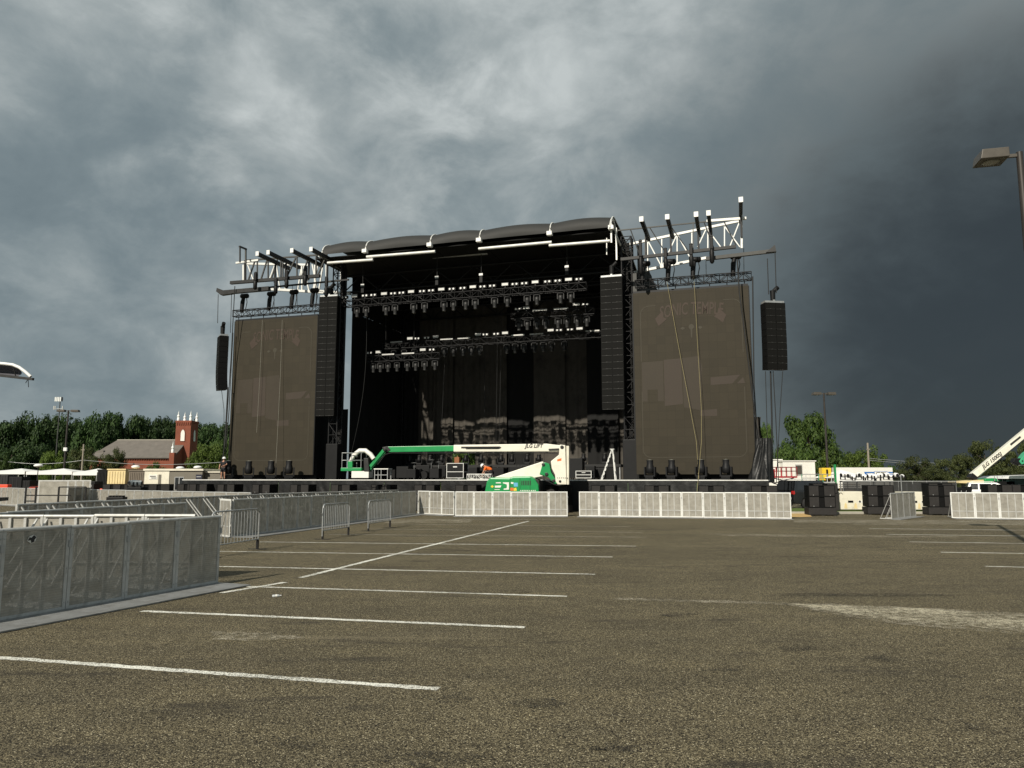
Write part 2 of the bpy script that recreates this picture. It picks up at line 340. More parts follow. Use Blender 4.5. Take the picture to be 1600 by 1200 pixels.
def asphalt_material():
    m = bpy.data.materials.new('worn brown asphalt'); m.use_nodes = True
    nt = m.node_tree; b = nt.nodes['Principled BSDF']
    L = nt.links.new
    tcn = nt.nodes.new('ShaderNodeTexCoord'); co = tcn.outputs['Object']
    def noise(scale, detail=5, rough=0.6, stretch=None, dist=0.0):
        n = nt.nodes.new('ShaderNodeTexNoise'); n.inputs['Scale'].default_value = scale; n.inputs['Detail'].default_value = detail; n.inputs['Roughness'].default_value = rough; n.inputs['Distortion'].default_value = dist
        if stretch:
            mp = nt.nodes.new('ShaderNodeMapping'); mp.inputs['Scale'].default_value = stretch[0]; mp.inputs['Rotation'].default_value = (0, 0, R(stretch[1])); L(co, mp.inputs[0]); L(mp.outputs[0], n.inputs['Vector'])
        else: L(co, n.inputs['Vector'])
        return n.outputs['Fac']
    def ramp(v, stops):
        r = nt.nodes.new('ShaderNodeValToRGB'); L(v, r.inputs[0])
        r.color_ramp.elements[0].position = stops[0][0]; r.color_ramp.elements[0].color = stops[0][1] + (1,)
        r.color_ramp.elements[1].position = stops[-1][0]; r.color_ramp.elements[1].color = stops[-1][1] + (1,)
        for p, c in stops[1:-1]:
            q = r.color_ramp.elements.new(p); q.color = c + (1,)
        return r.outputs[0]
    def mix(f, a, c, mode='MIX'):
        n = nt.nodes.new('ShaderNodeMix'); n.data_type = 'RGBA'; n.blend_type = mode
        if isinstance(f, float): n.inputs[0].default_value = f
        else: L(f, n.inputs[0])
        L(a, n.inputs[6])
        if isinstance(c, tuple): n.inputs[7].default_value = c + (1,)
        else: L(c, n.inputs[7])
        return n.outputs[2]
    def mrange(v, a, c, d, e_):
        n = nt.nodes.new('ShaderNodeMapRange'); L(v, n.inputs[0])
        for i, q in enumerate((a, c, d, e_)): n.inputs[i + 1].default_value = q
        return n.outputs[0]
    vo = nt.nodes.new('ShaderNodeTexVoronoi'); vo.inputs['Scale'].default_value = 112.0; L(co, vo.inputs['Vector'])
    sv = nt.nodes.new('ShaderNodeSeparateColor'); L(vo.outputs['Color'], sv.inputs[0])
    stones = ramp(sv.outputs[0], [(0.0, (0.006, 0.005, 0.005)), (0.20, (0.045, 0.039, 0.028)), (0.50, (0.140, 0.121, 0.080)), (0.86, (0.250, 0.220, 0.152)), (0.97, (0.40, 0.36, 0.26)), (1.0, (0.75, 0.70, 0.56))])
    fine = noise(34.0, 6, 0.75)
    c = mix(0.75, stones, ramp(fine, [(0.3, (0.55, 0.55, 0.55)), (0.7, (1.35, 1.33, 1.28))]), 'MULTIPLY')
    gap = mrange(vo.outputs['Distance'], 0.35, 0.75, 1.0, 0.35)  # darkens crevices between the stones: shade put into the colour
    gm = nt.nodes.new('ShaderNodeVectorMath'); gm.operation = 'SCALE'; L(c, gm.inputs[0]); L(gap, gm.inputs['Scale']); c = gm.outputs[0]
    big = noise(0.22, 5, 0.6, ((0.5, 1.3, 1), 4))
    c = mix(1.0, c, ramp(big, [(0.3, (0.99, 0.965, 0.89)), (0.7, (1.40, 1.365, 1.23))]), 'MULTIPLY')
    mid = noise(1.3, 7, 0.65, ((0.6, 1.5, 1), 6))
    c = mix(1.0, c, ramp(mid, [(0.3, (0.78, 0.78, 0.80)), (0.6, (1.04, 1.03, 1.02)), (0.8, (1.2, 1.18, 1.1))]), 'MULTIPLY')
    stain = noise(0.75, 8, 0.7, ((0.55, 2.0, 1), 3), 0.4)
    c = mix(mrange(stain, 0.57, 0.68, 0.0, 0.7), c, (0.030, 0.026, 0.021))
    sandy = noise(0.33, 8, 0.7, ((0.25, 2.2, 1), 3), 0.3)
    sand = mrange(sandy, 0.60, 0.74, 0.0, 0.45)
    c = mix(sand, c, (0.25, 0.215, 0.15))
    L(c, b.inputs['Base Color'])
    b.inputs['Roughness'].default_value = 0.88; b.inputs['Specular IOR Level'].default_value = 0.25
    bp = nt.nodes.new('ShaderNodeBump'); bp.inputs['Strength'].default_value = 0.7; bp.inputs['Distance'].default_value = 0.008
    hm = nt.nodes.new('ShaderNodeMath'); hm.operation = 'ADD'
    inv = nt.nodes.new('ShaderNodeMath'); inv.operation = 'MULTIPLY'; inv.inputs[1].default_value = -1.0; L(vo.outputs['Distance'], inv.inputs[0])
    L(inv.outputs[0], hm.inputs[0]); L(fine, hm.inputs[1]); L(hm.outputs[0], bp.inputs['Height']); L(bp.outputs[0], b.inputs['Normal'])
    return m
M_asphalt = asphalt_material()

def speckled_sheet(name, color, lo, hi, scale=45.0, stones=False):
    """thin painted or spilled layer that has worn off the stone tops"""
    m = bpy.data.materials.new(name); m.use_nodes = True
    nt = m.node_tree; b = nt.nodes['Principled BSDF']; L = nt.links.new
    tcn = nt.nodes.new('ShaderNodeTexCoord')
    vo = nt.nodes.new('ShaderNodeTexNoise'); vo.inputs['Scale'].default_value = scale; vo.inputs['Detail'].default_value = 5; vo.inputs['Roughness'].default_value = 0.7
    L(tcn.outputs['Object'], vo.inputs['Vector'])
    fac = vo.outputs['Fac']
    if stones:
        vv = nt.nodes.new('ShaderNodeTexVoronoi'); vv.inputs['Scale'].default_value = 112.0; L(tcn.outputs['Object'], vv.inputs['Vector'])
        sc_ = nt.nodes.new('ShaderNodeSeparateColor'); L(vv.outputs['Color'], sc_.inputs[0])
        mk = nt.nodes.new('ShaderNodeMath'); mk.operation = 'MULTIPLY_ADD'; L(sc_.outputs[1], mk.inputs[0]); mk.inputs[1].default_value = 0.45; L(vo.outputs['Fac'], mk.inputs[2]); 
        sb = nt.nodes.new('ShaderNodeMath'); sb.operation = 'SUBTRACT'; L(mk.outputs[0], sb.inputs[0]); sb.inputs[1].default_value = 0.22; fac = sb.outputs[0]
    n2 = nt.nodes.new('ShaderNodeTexNoise'); n2.inputs['Scale'].default_value = 1.1; n2.inputs['Detail'].default_value = 5; L(tcn.outputs['Object'], n2.inputs['Vector'])
    ad = nt.nodes.new('ShaderNodeMath'); ad.operation = 'MULTIPLY_ADD'; L(n2.outputs['Fac'], ad.inputs[0]); ad.inputs[1].default_value = 0.5; L(fac, ad.inputs[2])
    mr = nt.nodes.new('ShaderNodeMapRange'); mr.inputs[1].default_value = lo; mr.inputs[2].default_value = hi; L(ad.outputs[0], mr.inputs[0])
    va = nt.nodes.new('ShaderNodeVectorMath'); va.operation = 'SCALE'; va.inputs[0].default_value = color
    m2 = nt.nodes.new('ShaderNodeMapRange'); m2.inputs[3].default_value = 0.75; m2.inputs[4].default_value = 1.15; L(n2.outputs['Fac'], m2.inputs[0]); L(m2.outputs[0], va.inputs['Scale'])
    L(va.outputs[0], b.inputs['Base Color']); b.inputs['Roughness'].default_value = 0.85
    L(mr.outputs[0], b.inputs['Alpha'])
    return m
M_line = speckled_sheet('worn white road paint', (0.80, 0.79, 0.71), 0.56, 0.72, 30, True)
M_line_far = speckled_sheet('faded white road paint', (0.55, 0.53, 0.45), 0.66, 0.84, 12, True)
M_sand = speckled_sheet('spilled pale grit', (0.54, 0.49, 0.36), 0.66, 0.98, 9, True)
M_stain = speckled_sheet('oil stain', (0.020, 0.018, 0.016), 0.72, 1.15, 5, True)
M_sand_faint = speckled_sheet('faint grit streak', (0.40, 0.36, 0.27), 0.74, 0.98, 9, True)
M_grass = mat('grass', (0.045, 0.075, 0.016), 0.9, 0, 0.45, 1.5, bump=0.5, bscale=8)
M_grass_strip = mat('verge grass', (0.09, 0.13, 0.02), 0.9, 0, 0.4, 5, bump=0.6, bscale=20)

# ------------------------------------------------------------------ mesh helpers
class MB:
    def __init__(s): s.v = []; s.f = []; s.sm = []
    def add(s, vs_, fs, smooth=False):
        o = len(s.v); s.v += [tuple(p) for p in vs_]
        for f in fs: s.f.append(tuple(i + o for i in f)); s.sm.append(smooth)
        return s
    def box(s, x0, x1, y0, y1, z0, z1):
        return s.add([(x0, y0, z0), (x1, y0, z0), (x1, y1, z0), (x0, y1, z0), (x0, y0, z1), (x1, y0, z1), (x1, y1, z1), (x0, y1, z1)],
                     [(0, 3, 2, 1), (4, 5, 6, 7), (0, 1, 5, 4), (1, 2, 6, 5), (2, 3, 7, 6), (3, 0, 4, 7)])
    def bar(s, p, q, w, h=None, up=(0, 0, 1)):
        h = w if h is None else h
        p = Vector(p); q = Vector(q); d = (q - p).normalized(); up = Vector(up)
        if abs(d.dot(up)) > 0.97: up = Vector((0, 1, 0))
        a = d.cross(up).normalized() * (w / 2); b = a.cross(d).normalized() * (h / 2)
        return s.add([p - a - b, p + a - b, p + a + b, p - a + b, q - a - b, q + a - b, q + a + b, q - a + b],
                     [(0, 1, 2, 3), (7, 6, 5, 4), (0, 4, 5, 1), (1, 5, 6, 2), (2, 6, 7, 3), (3, 7, 4, 0)])
    def tube(s, pts, r, n=6, caps=True):
        pts = [Vector(p) for p in pts]; rings = []
        for i, p in enumerate(pts):
            d = (pts[min(i + 1, len(pts) - 1)] - pts[max(i - 1, 0)])
            if d.length < 1e-9: d = Vector((0, 0, 1))
            d.normalize()
            ref = Vector((0, 0, 1)) if abs(d.z) < 0.9 else Vector((0, 1, 0))
            a = d.cross(ref).normalized(); b = d.cross(a).normalized()
            rr = r[i] if isinstance(r, (list, tuple)) else r
            rings.append([p + (a * math.cos(2 * math.pi * k / n) + b * math.sin(2 * math.pi * k / n)) * rr for k in range(n)])
        vs_ = [v for rg in rings for v in rg]; fs = []
        for i in range(len(pts) - 1):
            for k in range(n):
                fs.append((i * n + k, i * n + (k + 1) % n, (i + 1) * n + (k + 1) % n, (i + 1) * n + k))
        s.add(vs_, fs, True)
        if caps:
            s.add(rings[0], [tuple(range(n))]); s.add(rings[-1], [tuple(reversed(range(n)))])
        return s
    def prism(s, poly, y0, y1):
        """poly in (x,z), extruded along y"""
        n = len(poly)
        vs_ = [(x, y0, z) for x, z in poly] + [(x, y1, z) for x, z in poly]
        fs = [tuple(range(n)), tuple(reversed(range(n, 2 * n)))] + [(i, i + n, (i + 1) % n + n, (i + 1) % n) for i in range(n)]
        return s.add(vs_, fs)
    def lathe(s, prof, c=(0, 0, 0), n=12, axis='z'):
        vs_ = []; fs = []
        for r, h in prof:
            for k in range(n):
                a = 2 * math.pi * k / n; x, y = r * math.cos(a), r * math.sin(a)
                p = (x, y, h) if axis == 'z' else ((x, h, y) if axis == 'y' else (h, x, y))
                vs_.append((p[0] + c[0], p[1] + c[1], p[2] + c[2]))
        for i in range(len(prof) - 1):
            for k in range(n): fs.append((i * n + k, i * n + (k + 1) % n, (i + 1) * n + (k + 1) % n, (i + 1) * n + k))
        s.add(vs_, fs, True)
        s.add(vs_[:n], [tuple(range(n))]); s.add(vs_[-n:], [tuple(reversed(range(n)))])
        return s
    def grid(s, fn, nu, nv, smooth=True):
        vs_ = [fn(i / nu, j / nv) for j in range(nv + 1) for i in range(nu + 1)]
        fs = [(j * (nu + 1) + i, j * (nu + 1) + i + 1, (j + 1) * (nu + 1) + i + 1, (j + 1) * (nu + 1) + i) for j in range(nv) for i in range(nu)]
        return s.add(vs_, fs, smooth)
    def shift(s, d):
        s.v = [(x + d[0], y + d[1], z + d[2]) for x, y, z in s.v]; return s
    def build(s, name, material, parent=None, stuff=False, bevel=0.0, fix=True):
        me = bpy.data.meshes.new(name); me.from_pydata(s.v, [], s.f)
        me.polygons.foreach_set('use_smooth', s.sm)
        if fix or bevel:
            bm = bmesh.new(); bm.from_mesh(me)
            bmesh.ops.recalc_face_normals(bm, faces=bm.faces[:])
            if bevel:
                ed = [e_ for e_ in bm.edges if len(e_.link_faces) == 2 and e_.calc_face_angle(0) > 0.5]
                bmesh.ops.bevel(bm, geom=ed, offset=bevel, segments=2, profile=0.6, affect='EDGES', clamp_overlap=True)
            bm.to_mesh(me); bm.free()
        me.materials.append(material)
        o = bpy.data.objects.new(name, me); col.objects.link(o)
        if parent: o.parent = parent
        if stuff: o['kind'] = 'stuff'
        return o
def thing(name, label, cat, loc=(0, 0, 0), rz=0.0, group=None):
    o = bpy.data.objects.new(name, None); col.objects.link(o)
    o.empty_display_size = 0.3
    o.location = loc; o.rotation_euler = (0, 0, rz)
    return tag(o, label, cat, group)
def tag(o, label, cat, group=None):
    o['label'] = label; o['category'] = cat
    if group: o['group'] = group
    return o
def struct(o): o['kind'] = 'structure'; return o
KIDS = {}
def copy_tree(o, parent=None):
    c = o.copy(); col.objects.link(c)
    if parent: c.parent = parent
    for ch in [q for q in o.children]: copy_tree(ch, c)
    return c
def place(proto, used, loc, rz, label, group=None):
    """first use moves the prototype itself, later ones copy it with all parts"""
    o = copy_tree(proto) if used.get(proto.name) else proto
    used[proto.name] = True
    o.location = loc; o.rotation_euler = (0, 0, rz); o['label'] = label
    if group: o['group'] = group
    return o
USED = {}
ORD = ['first', 'second', 'third', 'fourth', 'fifth', 'sixth', 'seventh', 'eighth', 'ninth', 'tenth', 'eleventh', 'twelfth', 'thirteenth', 'fourteenth', 'fifteenth', 'sixteenth', 'seventeenth', 'eighteenth', 'nineteenth', 'twentieth', 'twenty-first', 'twenty-second', 'twenty-third', 'twenty-fourth', 'twenty-fifth', 'twenty-sixth', 'twenty-seventh', 'twenty-eighth', 'twenty-ninth', 'thirtieth', 'thirty-first', 'thirty-second', 'thirty-third', 'thirty-fourth']
def text_part(txt, size, material, parent, loc, name='lettering', shear=0.0, width=None, bold=0.0, arch=0.0, extrude=0.004, rot=None):
    cu = bpy.data.curves.new(name, 'FONT'); cu.body = txt; cu.size = size; cu.align_x = 'CENTER'; cu.align_y = 'CENTER'
    cu.shear = shear; cu.offset = bold; cu.extrude = extrude; cu.resolution_u = 3
    t = bpy.data.objects.new(name, cu); col.objects.link(t)
    me = bpy.data.meshes.new_from_object(t)
    bpy.data.objects.remove(t); bpy.data.curves.remove(cu)
    xs = [v.co.x for v in me.vertices]; w0 = max(xs) - min(xs)
    k = (width / w0) if width else 1.0
    for v in me.vertices:
        v.co.x *= k; v.co.y -= arch * v.co.x ** 2
    me.materials.clear(); me.materials.append(material)
    o = bpy.data.objects.new(name, me); col.objects.link(o)
    o.parent = parent; o.location = loc; o.rotation_euler = rot if rot else (R(90), 0, 0)
    return o

# ================================================================== THE SETTING
def sheet(pts, z, name, material, parent=None):
    m = MB(); m.add([(p[0], p[1], z) for p in pts], [tuple(range(len(pts)))])
    return m.build(name, material, parent)
ground = struct(sheet([(-1500, -300), (1500, -300), (1500, 2500), (-1500, 2500)], -0.03, 'ground', M_grass))
lot = MB(); lot.grid(lambda u, v: (-90 + 190 * u, -30 + 140 * v, 0.0), 38, 28, False)
lot = struct(lot.build('parking_lot', M_asphalt, fix=False))
def paint(x0, y0, x1, y1, w=0.11, material=None, z=0.004):
    a, b = G(x0, y0), G(x1, y1)
    d = (b - a).normalized(); n = Vector((-d.y, d.x, 0)) * (w / 2)
    k = max(2, int((b - a).length / 0.07)); m = MB(); vs_ = []
    for i in range(k + 1):
        p = a.lerp(b, i / k); j1 = 1 + random.uniform(-0.28, 0.2); j2 = 1 + random.uniform(-0.28, 0.2)
        vs_ += [p + n * j1, p - n * j2]
    m.add([(p.x, p.y, z) for p in vs_], [(2 * i, 2 * i + 1, 2 * i + 3, 2 * i + 2) for i in range(k)])
    return m.build('parking_line', material or M_line, lot)
for i, q in enumerate([(-40, 1025, 685, 1077), (222, 955, 820, 980.5), (385, 916.5, 886, 932), (330, 885, 930, 897.5), (336, 861.5, 957, 870.5), (406, 846.8, 994, 853.5),
          (515, 835, 1010, 839.5), (575, 826.5, 1004, 832), (611, 818.8, 985, 823)]):
    paint(*q, material=M_line if i < 6 else M_line_far, w=0.115 if i < 2 else 0.10)
paint(470, 903, 826, 814.5, w=0.13, z=0.008); paint(345, 927, 446, 910.5, w=0.12, z=0.008)
for q in [(1358, 826, 1640, 829), (1385, 835, 1640, 838.2), (1421, 846.8, 1640, 849.8), (1470, 863, 1640, 865.5), (1539, 885, 1640, 887.4)]:
    paint(*q)
paint(1334, 819, 1440, 820.5, material=M_line_far)
paint(640, 812, 900, 812, material=M_line_far); paint(1285, 816, 1330, 816.5, material=M_line_far)
paint(1230, 800, 1262, 796, material=M_line_far)
def blob(pts, material, name, z):
    """irregular ragged outline through pixel points on the lot"""
    vs_ = []
    n = len(pts)
    for i in range(n):
        a, b = G(*pts[i]), G(*pts[(i + 1) % n])
        k = max(1, int((b - a).length / 0.12))
        for j in range(k):
            p = a.lerp(b, j / k)
            vs_.append((p.x + random.uniform(-.03, .03), p.y + random.uniform(-.05, .05)))
    return sheet(vs_, z, name, material, lot)
blob([(1215, 943), (1300, 945), (1400, 949), (1500, 954), (1640, 962), (1640, 993), (1560, 989), (1480, 983), (1390, 975), (1320, 964), (1260, 953)], M_sand_faint, 'grit_patch', 0.012)
blob([(1235, 945.5), (1290, 947), (1360, 949.5), (1440, 953), (1530, 959), (1640, 966), (1640, 988), (1570, 985), (1500, 980), (1420, 972), (1350, 965), (1290, 955)], M_sand, 'grit_patch', 0.016)
blob([(960, 935), (1230, 942), (1230, 946), (960, 938)], M_sand_faint, 'grit_streak', 0.012)
blob([(1100, 834), (1360, 837), (1500, 838.5), (1500, 840), (1340, 840), (1140, 838)], M_sand_faint, 'grit_streak', 0.012)
blob([(600, 812), (740, 811), (735, 817), (600, 818)], M_sand_faint, 'grit_streak', 0.012)
blob([(1240, 812), (1640, 814), (1640, 822), (1240, 817)], M_sand_faint, 'grit_streak', 0.012)
blob([(330, 988), (420, 990), (480, 998), (400, 1002), (335, 1000)], M_sand_faint, 'grit_streak', 0.012)

for cx_, cy_, rx, ry in ((708, 1094, 26, 8), (834, 1100, 34, 9), (470, 1162, 40, 10), (675, 1188, 80, 11), (1532, 1141, 36, 9), (1378, 1030, 26, 6), (1250, 1014, 28, 6), (1060, 962, 26, 4), (1140, 1045, 24, 6), (760, 925, 60, 3), (1330, 930, 110, 3), (960, 1170, 30, 8)):
    blob([(cx_ + 1.5 * rx * math.cos(R(a)) * random.uniform(0.5, 1.2), cy_ + ry * math.sin(R(a)) * random.uniform(0.5, 1.2)) for a in range(0, 360, 24)], M_stain, 'oil_stain', 0.010)

# verge and kerb on the right
verge = MB(); verge.grid(lambda u, v: (14.6 + 12 * u, 40.6 + 4.6 * v, 0.11 + 0.02 * math.sin(u * 40) * math.sin(v * 21)), 30, 10)
verge = struct(verge.build('verge', M_grass_strip))
kerb = MB()
kerb.box(14.4, 27, 40.3, 40.58, 0, 0.13)
kerb = struct(kerb.build('kerb', M_concrete, bevel=0.02))

# ================================================================== STAGE
stage = thing('concert_stage', 'large outdoor concert stage with black drapes and grey curved roof', 'stage', STG.o, STG.rz)
DK, DF = 1.8, -1.6
m = MB(); m.box(-19.9, 18.1, DF, 15, 1.62, DK); m.build('deck', M_deck, stage)
m = MB()
m.box(-19.92, 18.12, DF - 0.045, DF - 0.003, DK - 0.05, DK + 0.008); m.build('deck_edge', M_alu_white, stage)
def skirt_panel(x0, x1, seed):
    rnd = random.Random(seed); ph = [rnd.uniform(0, 6.3) for _ in range(6)]; fr = [rnd.uniform(2, 9) for _ in range(6)]
    def fn(u, v):
        x = x0 + (x1 - x0) * u; z = 0.02 + (DK - 0.09) * v
        w = 0.05 * math.sin(fr[0] * u * 3 + ph[0] + 2.2 * v) + 0.035 * math.sin(fr[1] * 2 * u - 5 * v + ph[1]) + 0.025 * math.sin(fr[2] * 4 * u + 4 * v + ph[2])
        return (x, DF - 0.07 - abs(w) * (1 - 0.8 * v), z)
    m = MB(); m.grid(fn, 44, 12); return m.build('skirt_panel', M_tarp, stage, fix=False)
xs = [-19.9 + i * 3.8 for i in range(11)]
for i in range(10): skirt_panel(xs[i] + 0.02, xs[i + 1] - 0.02, i)

# roof
ribs_px = [(503, 391), (571, 387), (672, 376.5), (749, 367), (859, 355.5), (955, 351)]
ribs = [S(x, y, -1.0) for x, y in ribs_px]
ZR = 17.2
def roof_profile(k):            # k 0 front .. 1 back: steep rounded nose, then nearly flat
    if k < 0.35:
        a = R(90) * k / 0.35
        return (-1.0 + 1.35 * (1 - math.cos(a)), ZR - 0.25 + 0.95 * math.sin(a))
    q = (k - 0.35) / 0.65
    return (0.35 + 14.0 * q, ZR + 0.70 + 0.35 * math.sin(math.pi * q) - 0.9 * q)
rib_s = [p.x for p in ribs]
for i in range(5):
    a, b = rib_s[i], rib_s[i + 1]
    def fn(u, v, a=a, b=b, i=i):
        t, z = roof_profile(v)
        sag = 0.18 * math.sin(math.pi * u)
        front = (1 - v) ** 6
        return (a + (b - a) * u, t + 0.25 * math.sin(math.pi * u) * front, z + sag * (0.2 + 0.8 * (1 - front)) + 0.06 * math.sin(math.pi * u) * front)
    m = MB(); m.grid(fn, 14, 26); m.build('roof_membrane', M_roof, stage, fix=False)
    m = MB(); m.box(a + (0.02 if i else -0.75), b - 0.02, -0.55, 14.0, ZR - 0.36, ZR - 0.30); m.build('added_shade_liner', M_drape, stage)  # added black sheet keeps the underside dark; first bay widened to block sun
for s_ in rib_s:
    m = MB(); m.tube([(s_, *(lambda q: (q[0], q[1] + 0.05))(roof_profile(k / 24))) for k in range(25)], 0.038, 6); m.build('roof_rib', M_alu_white, stage)
    m = MB(); m.box(s_ - 0.16, s_ + 0.16, -1.2, -0.9, ZR - 0.42, ZR - 0.18); m.build('rib_end_box', M_whitecap, stage)
for (x0, y0, x1, y1) in [(512, 411, 583, 406), (573, 401.5, 680, 393), (748, 389, 862, 378.5), (858, 384, 953, 376.5), (676, 402, 762, 396)]:
    t_ = -0.95 if y0 != 402 else 1.6
    a, b = S(x0, y0, t_), S(x1, y1, t_)
    m = MB(); m.tube([a, b], 0.10, 8); m.build('purlin', M_alu_white if y0 != 402 else M_galv, stage)
for t_, z_ in ((3, 16.5), (6, 16.5), (9.5, 16.5), (12.8, 16.4)):     # dark roof girders
    for zz in (z_, z_ - 1.2):
        m = MB(); m.tube([(-10.6, t_, zz), (9.6, t_, zz)], 0.09, 6); m.build('girder_chord', M_black_metal, stage)
    m = MB()
    for k in range(14):
        x0 = -10.6 + 20.2 * k / 14; x1 = -10.6 + 20.2 * (k + 1) / 14
        m.tube([(x0, t_, z_ if k % 2 else z_ - 1.2), (x1, t_, z_ - 1.2 if k % 2 else z_)], 0.05, 5)
    m.build('girder_lacing', M_black_metal, stage, stuff=True)
m = MB(); m.box(-10.7, 10.6, 14.0, 14.1, 10.5, 17.1); m.build('rear_header_drape', M_drape, stage)
m = MB()      # end arch on the right front corner and the left one
for sgn, s_ in ((1, rib_s[-1]),):
    m = MB(); m.tube([(s_ + 0.12, -1.0 + 1.5 * math.sin(R(a)) - 0.0, ZR - 1.7 + 1.9 * math.cos(R(a))) for a in range(-60, 61, 10)], 0.05, 6); m.build('end_arch', M_alu_white, stage)
    for dx, top, bot in ((-0.02, ZR + 0.1, ZR - 1.2), (0.28, ZR - 0.3, ZR - 2.3)):
        m = MB(); m.bar((s_ + dx, -0.9, bot), (s_ + dx, -0.9, top), 0.09); m.build('end_post', M_alu_white, stage)
# corner towers (lattice), ballast bases
def tower(s0, t0, z1, material, parent, w=0.62):
    for dx in (-w / 2, w / 2):
        for dy in (-w / 2, w / 2):
            m = MB(); m.tube([(s0 + dx, t0 + dy, DK), (s0 + dx, t0 + dy, z1)], 0.055, 6); m.build('tower_chord', material, parent)
    m = MB(); n = int((z1 - DK) / 0.75)
    for k in range(n):
        za = DK + k * 0.75; zb = za + 0.75; f = 1 if k % 2 else -1
        for a, b in (((-1, -1), (1, -1)), ((1, -1), (1, 1)), ((1, 1), (-1, 1)), ((-1, 1), (-1, -1))):
            p = (s0 + a[0] * w / 2, t0 + a[1] * w / 2); q = (s0 + b[0] * w / 2, t0 + b[1] * w / 2)
            m.tube([(p[0], p[1], za if f > 0 else zb), (q[0], q[1], zb if f > 0 else za)], 0.028, 4, False)
            m.tube([(p[0], p[1], zb), (q[0], q[1], zb)], 0.028, 4, False)
    m.build('tower_lacing', material, parent, stuff=True)
    m = MB(); m.box(s0 - w / 2 - 0.12, s0 + w / 2 + 0.12, t0 - w / 2 - 0.1, t0 + w / 2 + 0.1, DK, DK + 2.4); m.build('tower_base', M_black, parent, bevel=0.03)
tower(10.35, 0.9, 16.8, M_black_metal, stage); tower(-9.75, 0.9, 16.8, M_black_metal, stage)
tower(9.6, 13.0, 16.8, M_black_metal, stage); tower(-10.6, 13.0, 16.8, M_black_metal, stage)
m = MB(); m.box(10.72, 10.95, 0.55, 0.85, DK, 14.4); m.build('corner_post', M_midgrey, stage)
# right side wall: upper black drape, lower part paler, its sunlight put into the colour
def wall_sheet(name, p, q, z0, z1, material, parent, amp=0.10, waves=14, seed=0, nu=70, nv=16, back=(0, 1)):
    rnd = random.Random(seed); ph = [rnd.uniform(0, 6.3) for _ in range(4)]; fr = [rnd.uniform(0.6, 1.5) * waves for _ in range(4)]
    p = Vector(p); q = Vector(q); d = (q - p); n = Vector((-d.y, d.x)).normalized()
    def fn(u, v):
        w = amp * (0.55 * math.sin(fr[0] * u * 6.28 + ph[0] + 0.5 * v) + 0.3 * math.sin(fr[1] * u * 12 + ph[1] - 0.6 * v) + 0.2 * math.sin(fr[2] * u * 3 + ph[2] + 0.8 * v))
        b = p + d * u + n * w * (0.5 + 0.6 * (1 - v))
        return (b.x, b.y, z0 + (z1 - z0) * v)
    m = MB(); m.grid(fn, nu, nv); return m.build(name, material, parent, fix=False)
wall_sheet('side_drape', (11.0, 1.0), (11.0, 14.2), 6.6, 16.4, M_drape, stage, 0.08, 8, 3)
wall_sheet('sunlit_side_drape', (11.02, 1.0), (11.02, 14.2), DK, 6.6, M_drape_grey, stage, 0.10, 10, 4)
wall_sheet('side_drape', (-10.6, 4.3), (-10.6, 14.0), DK, 14.2, M_drape, stage, 0.06, 6, 5, 50)
wall_sheet('gable_drape', (-10.6, 4.2), (-10.6, 14.0), 14.2, 16.85, M_drape, stage, 0.04, 6, 6, 50)
wall_sheet('wing_drape', (-15.2, 4.2), (-10.62, 4.2), DK, 6.9, M_drape, stage, 0.06, 3, 7, 30)
m = MB(); m.box(10.9, 17.6, 0.35, 0.42, DK, 3.0); m.build('screen_skirt', M_drape, stage)
m = MB(); m.box(-17.6, -10.8, 0.35, 0.42, DK, 3.0); m.build('screen_skirt', M_drape, stage)
for s0_ in (-9.62, 10.3):
    m = MB(); m.box(s0_ - 0.24, s0_ + 0.16, 1.25, 1.45, DK + 2.4, 16.6); m.build('tower_wrap', M_drape, stage)

# ---------------------------------------------------------------- backdrop curtains (each hangs on its own)
CT = 13.2
edges_px = [593, 612, 632, 652, 682, 706, 747, 789, 838, 880, 921, 962, 990]
tones = ['k', 'k', 'k', 'g', 'g', 'g', 'g', 'k', 'g', 'g', 'k', 'g']
for i in range(12):
    a = S(edges_px[i], 600, CT).x - (0.18 if i else 0); b = S(edges_px[i + 1], 600, CT).x + 0.18
    o = thing('stage_curtain', ('black' if tones[i] == 'k' else 'faded grey') + ' backdrop curtain at the stage rear, %s from the left' % ORD[i], 'curtain', STG.world(a, CT, DK), STG.rz, 'backdrop curtains')
    z0 = 3.9 if i in (5,) else DK
    rnd = random.Random(40 + i); dt = (-0.16, 0.16)[i % 2] + rnd.uniform(-0.04, 0.04)
    wall_sheet('cloth', (0, dt), (b - a, dt), z0 - DK, 16.2 - DK, M_drape if tones[i] == 'k' else M_drape_grey, o, 0.075, 2.4, 50 + i, 44, 10)
    m = MB(); m.tube([(0, dt, 16.22 - DK), (b - a, dt, 16.22 - DK)], 0.04, 6); m.build('hanging_bar', M_black_metal, o)

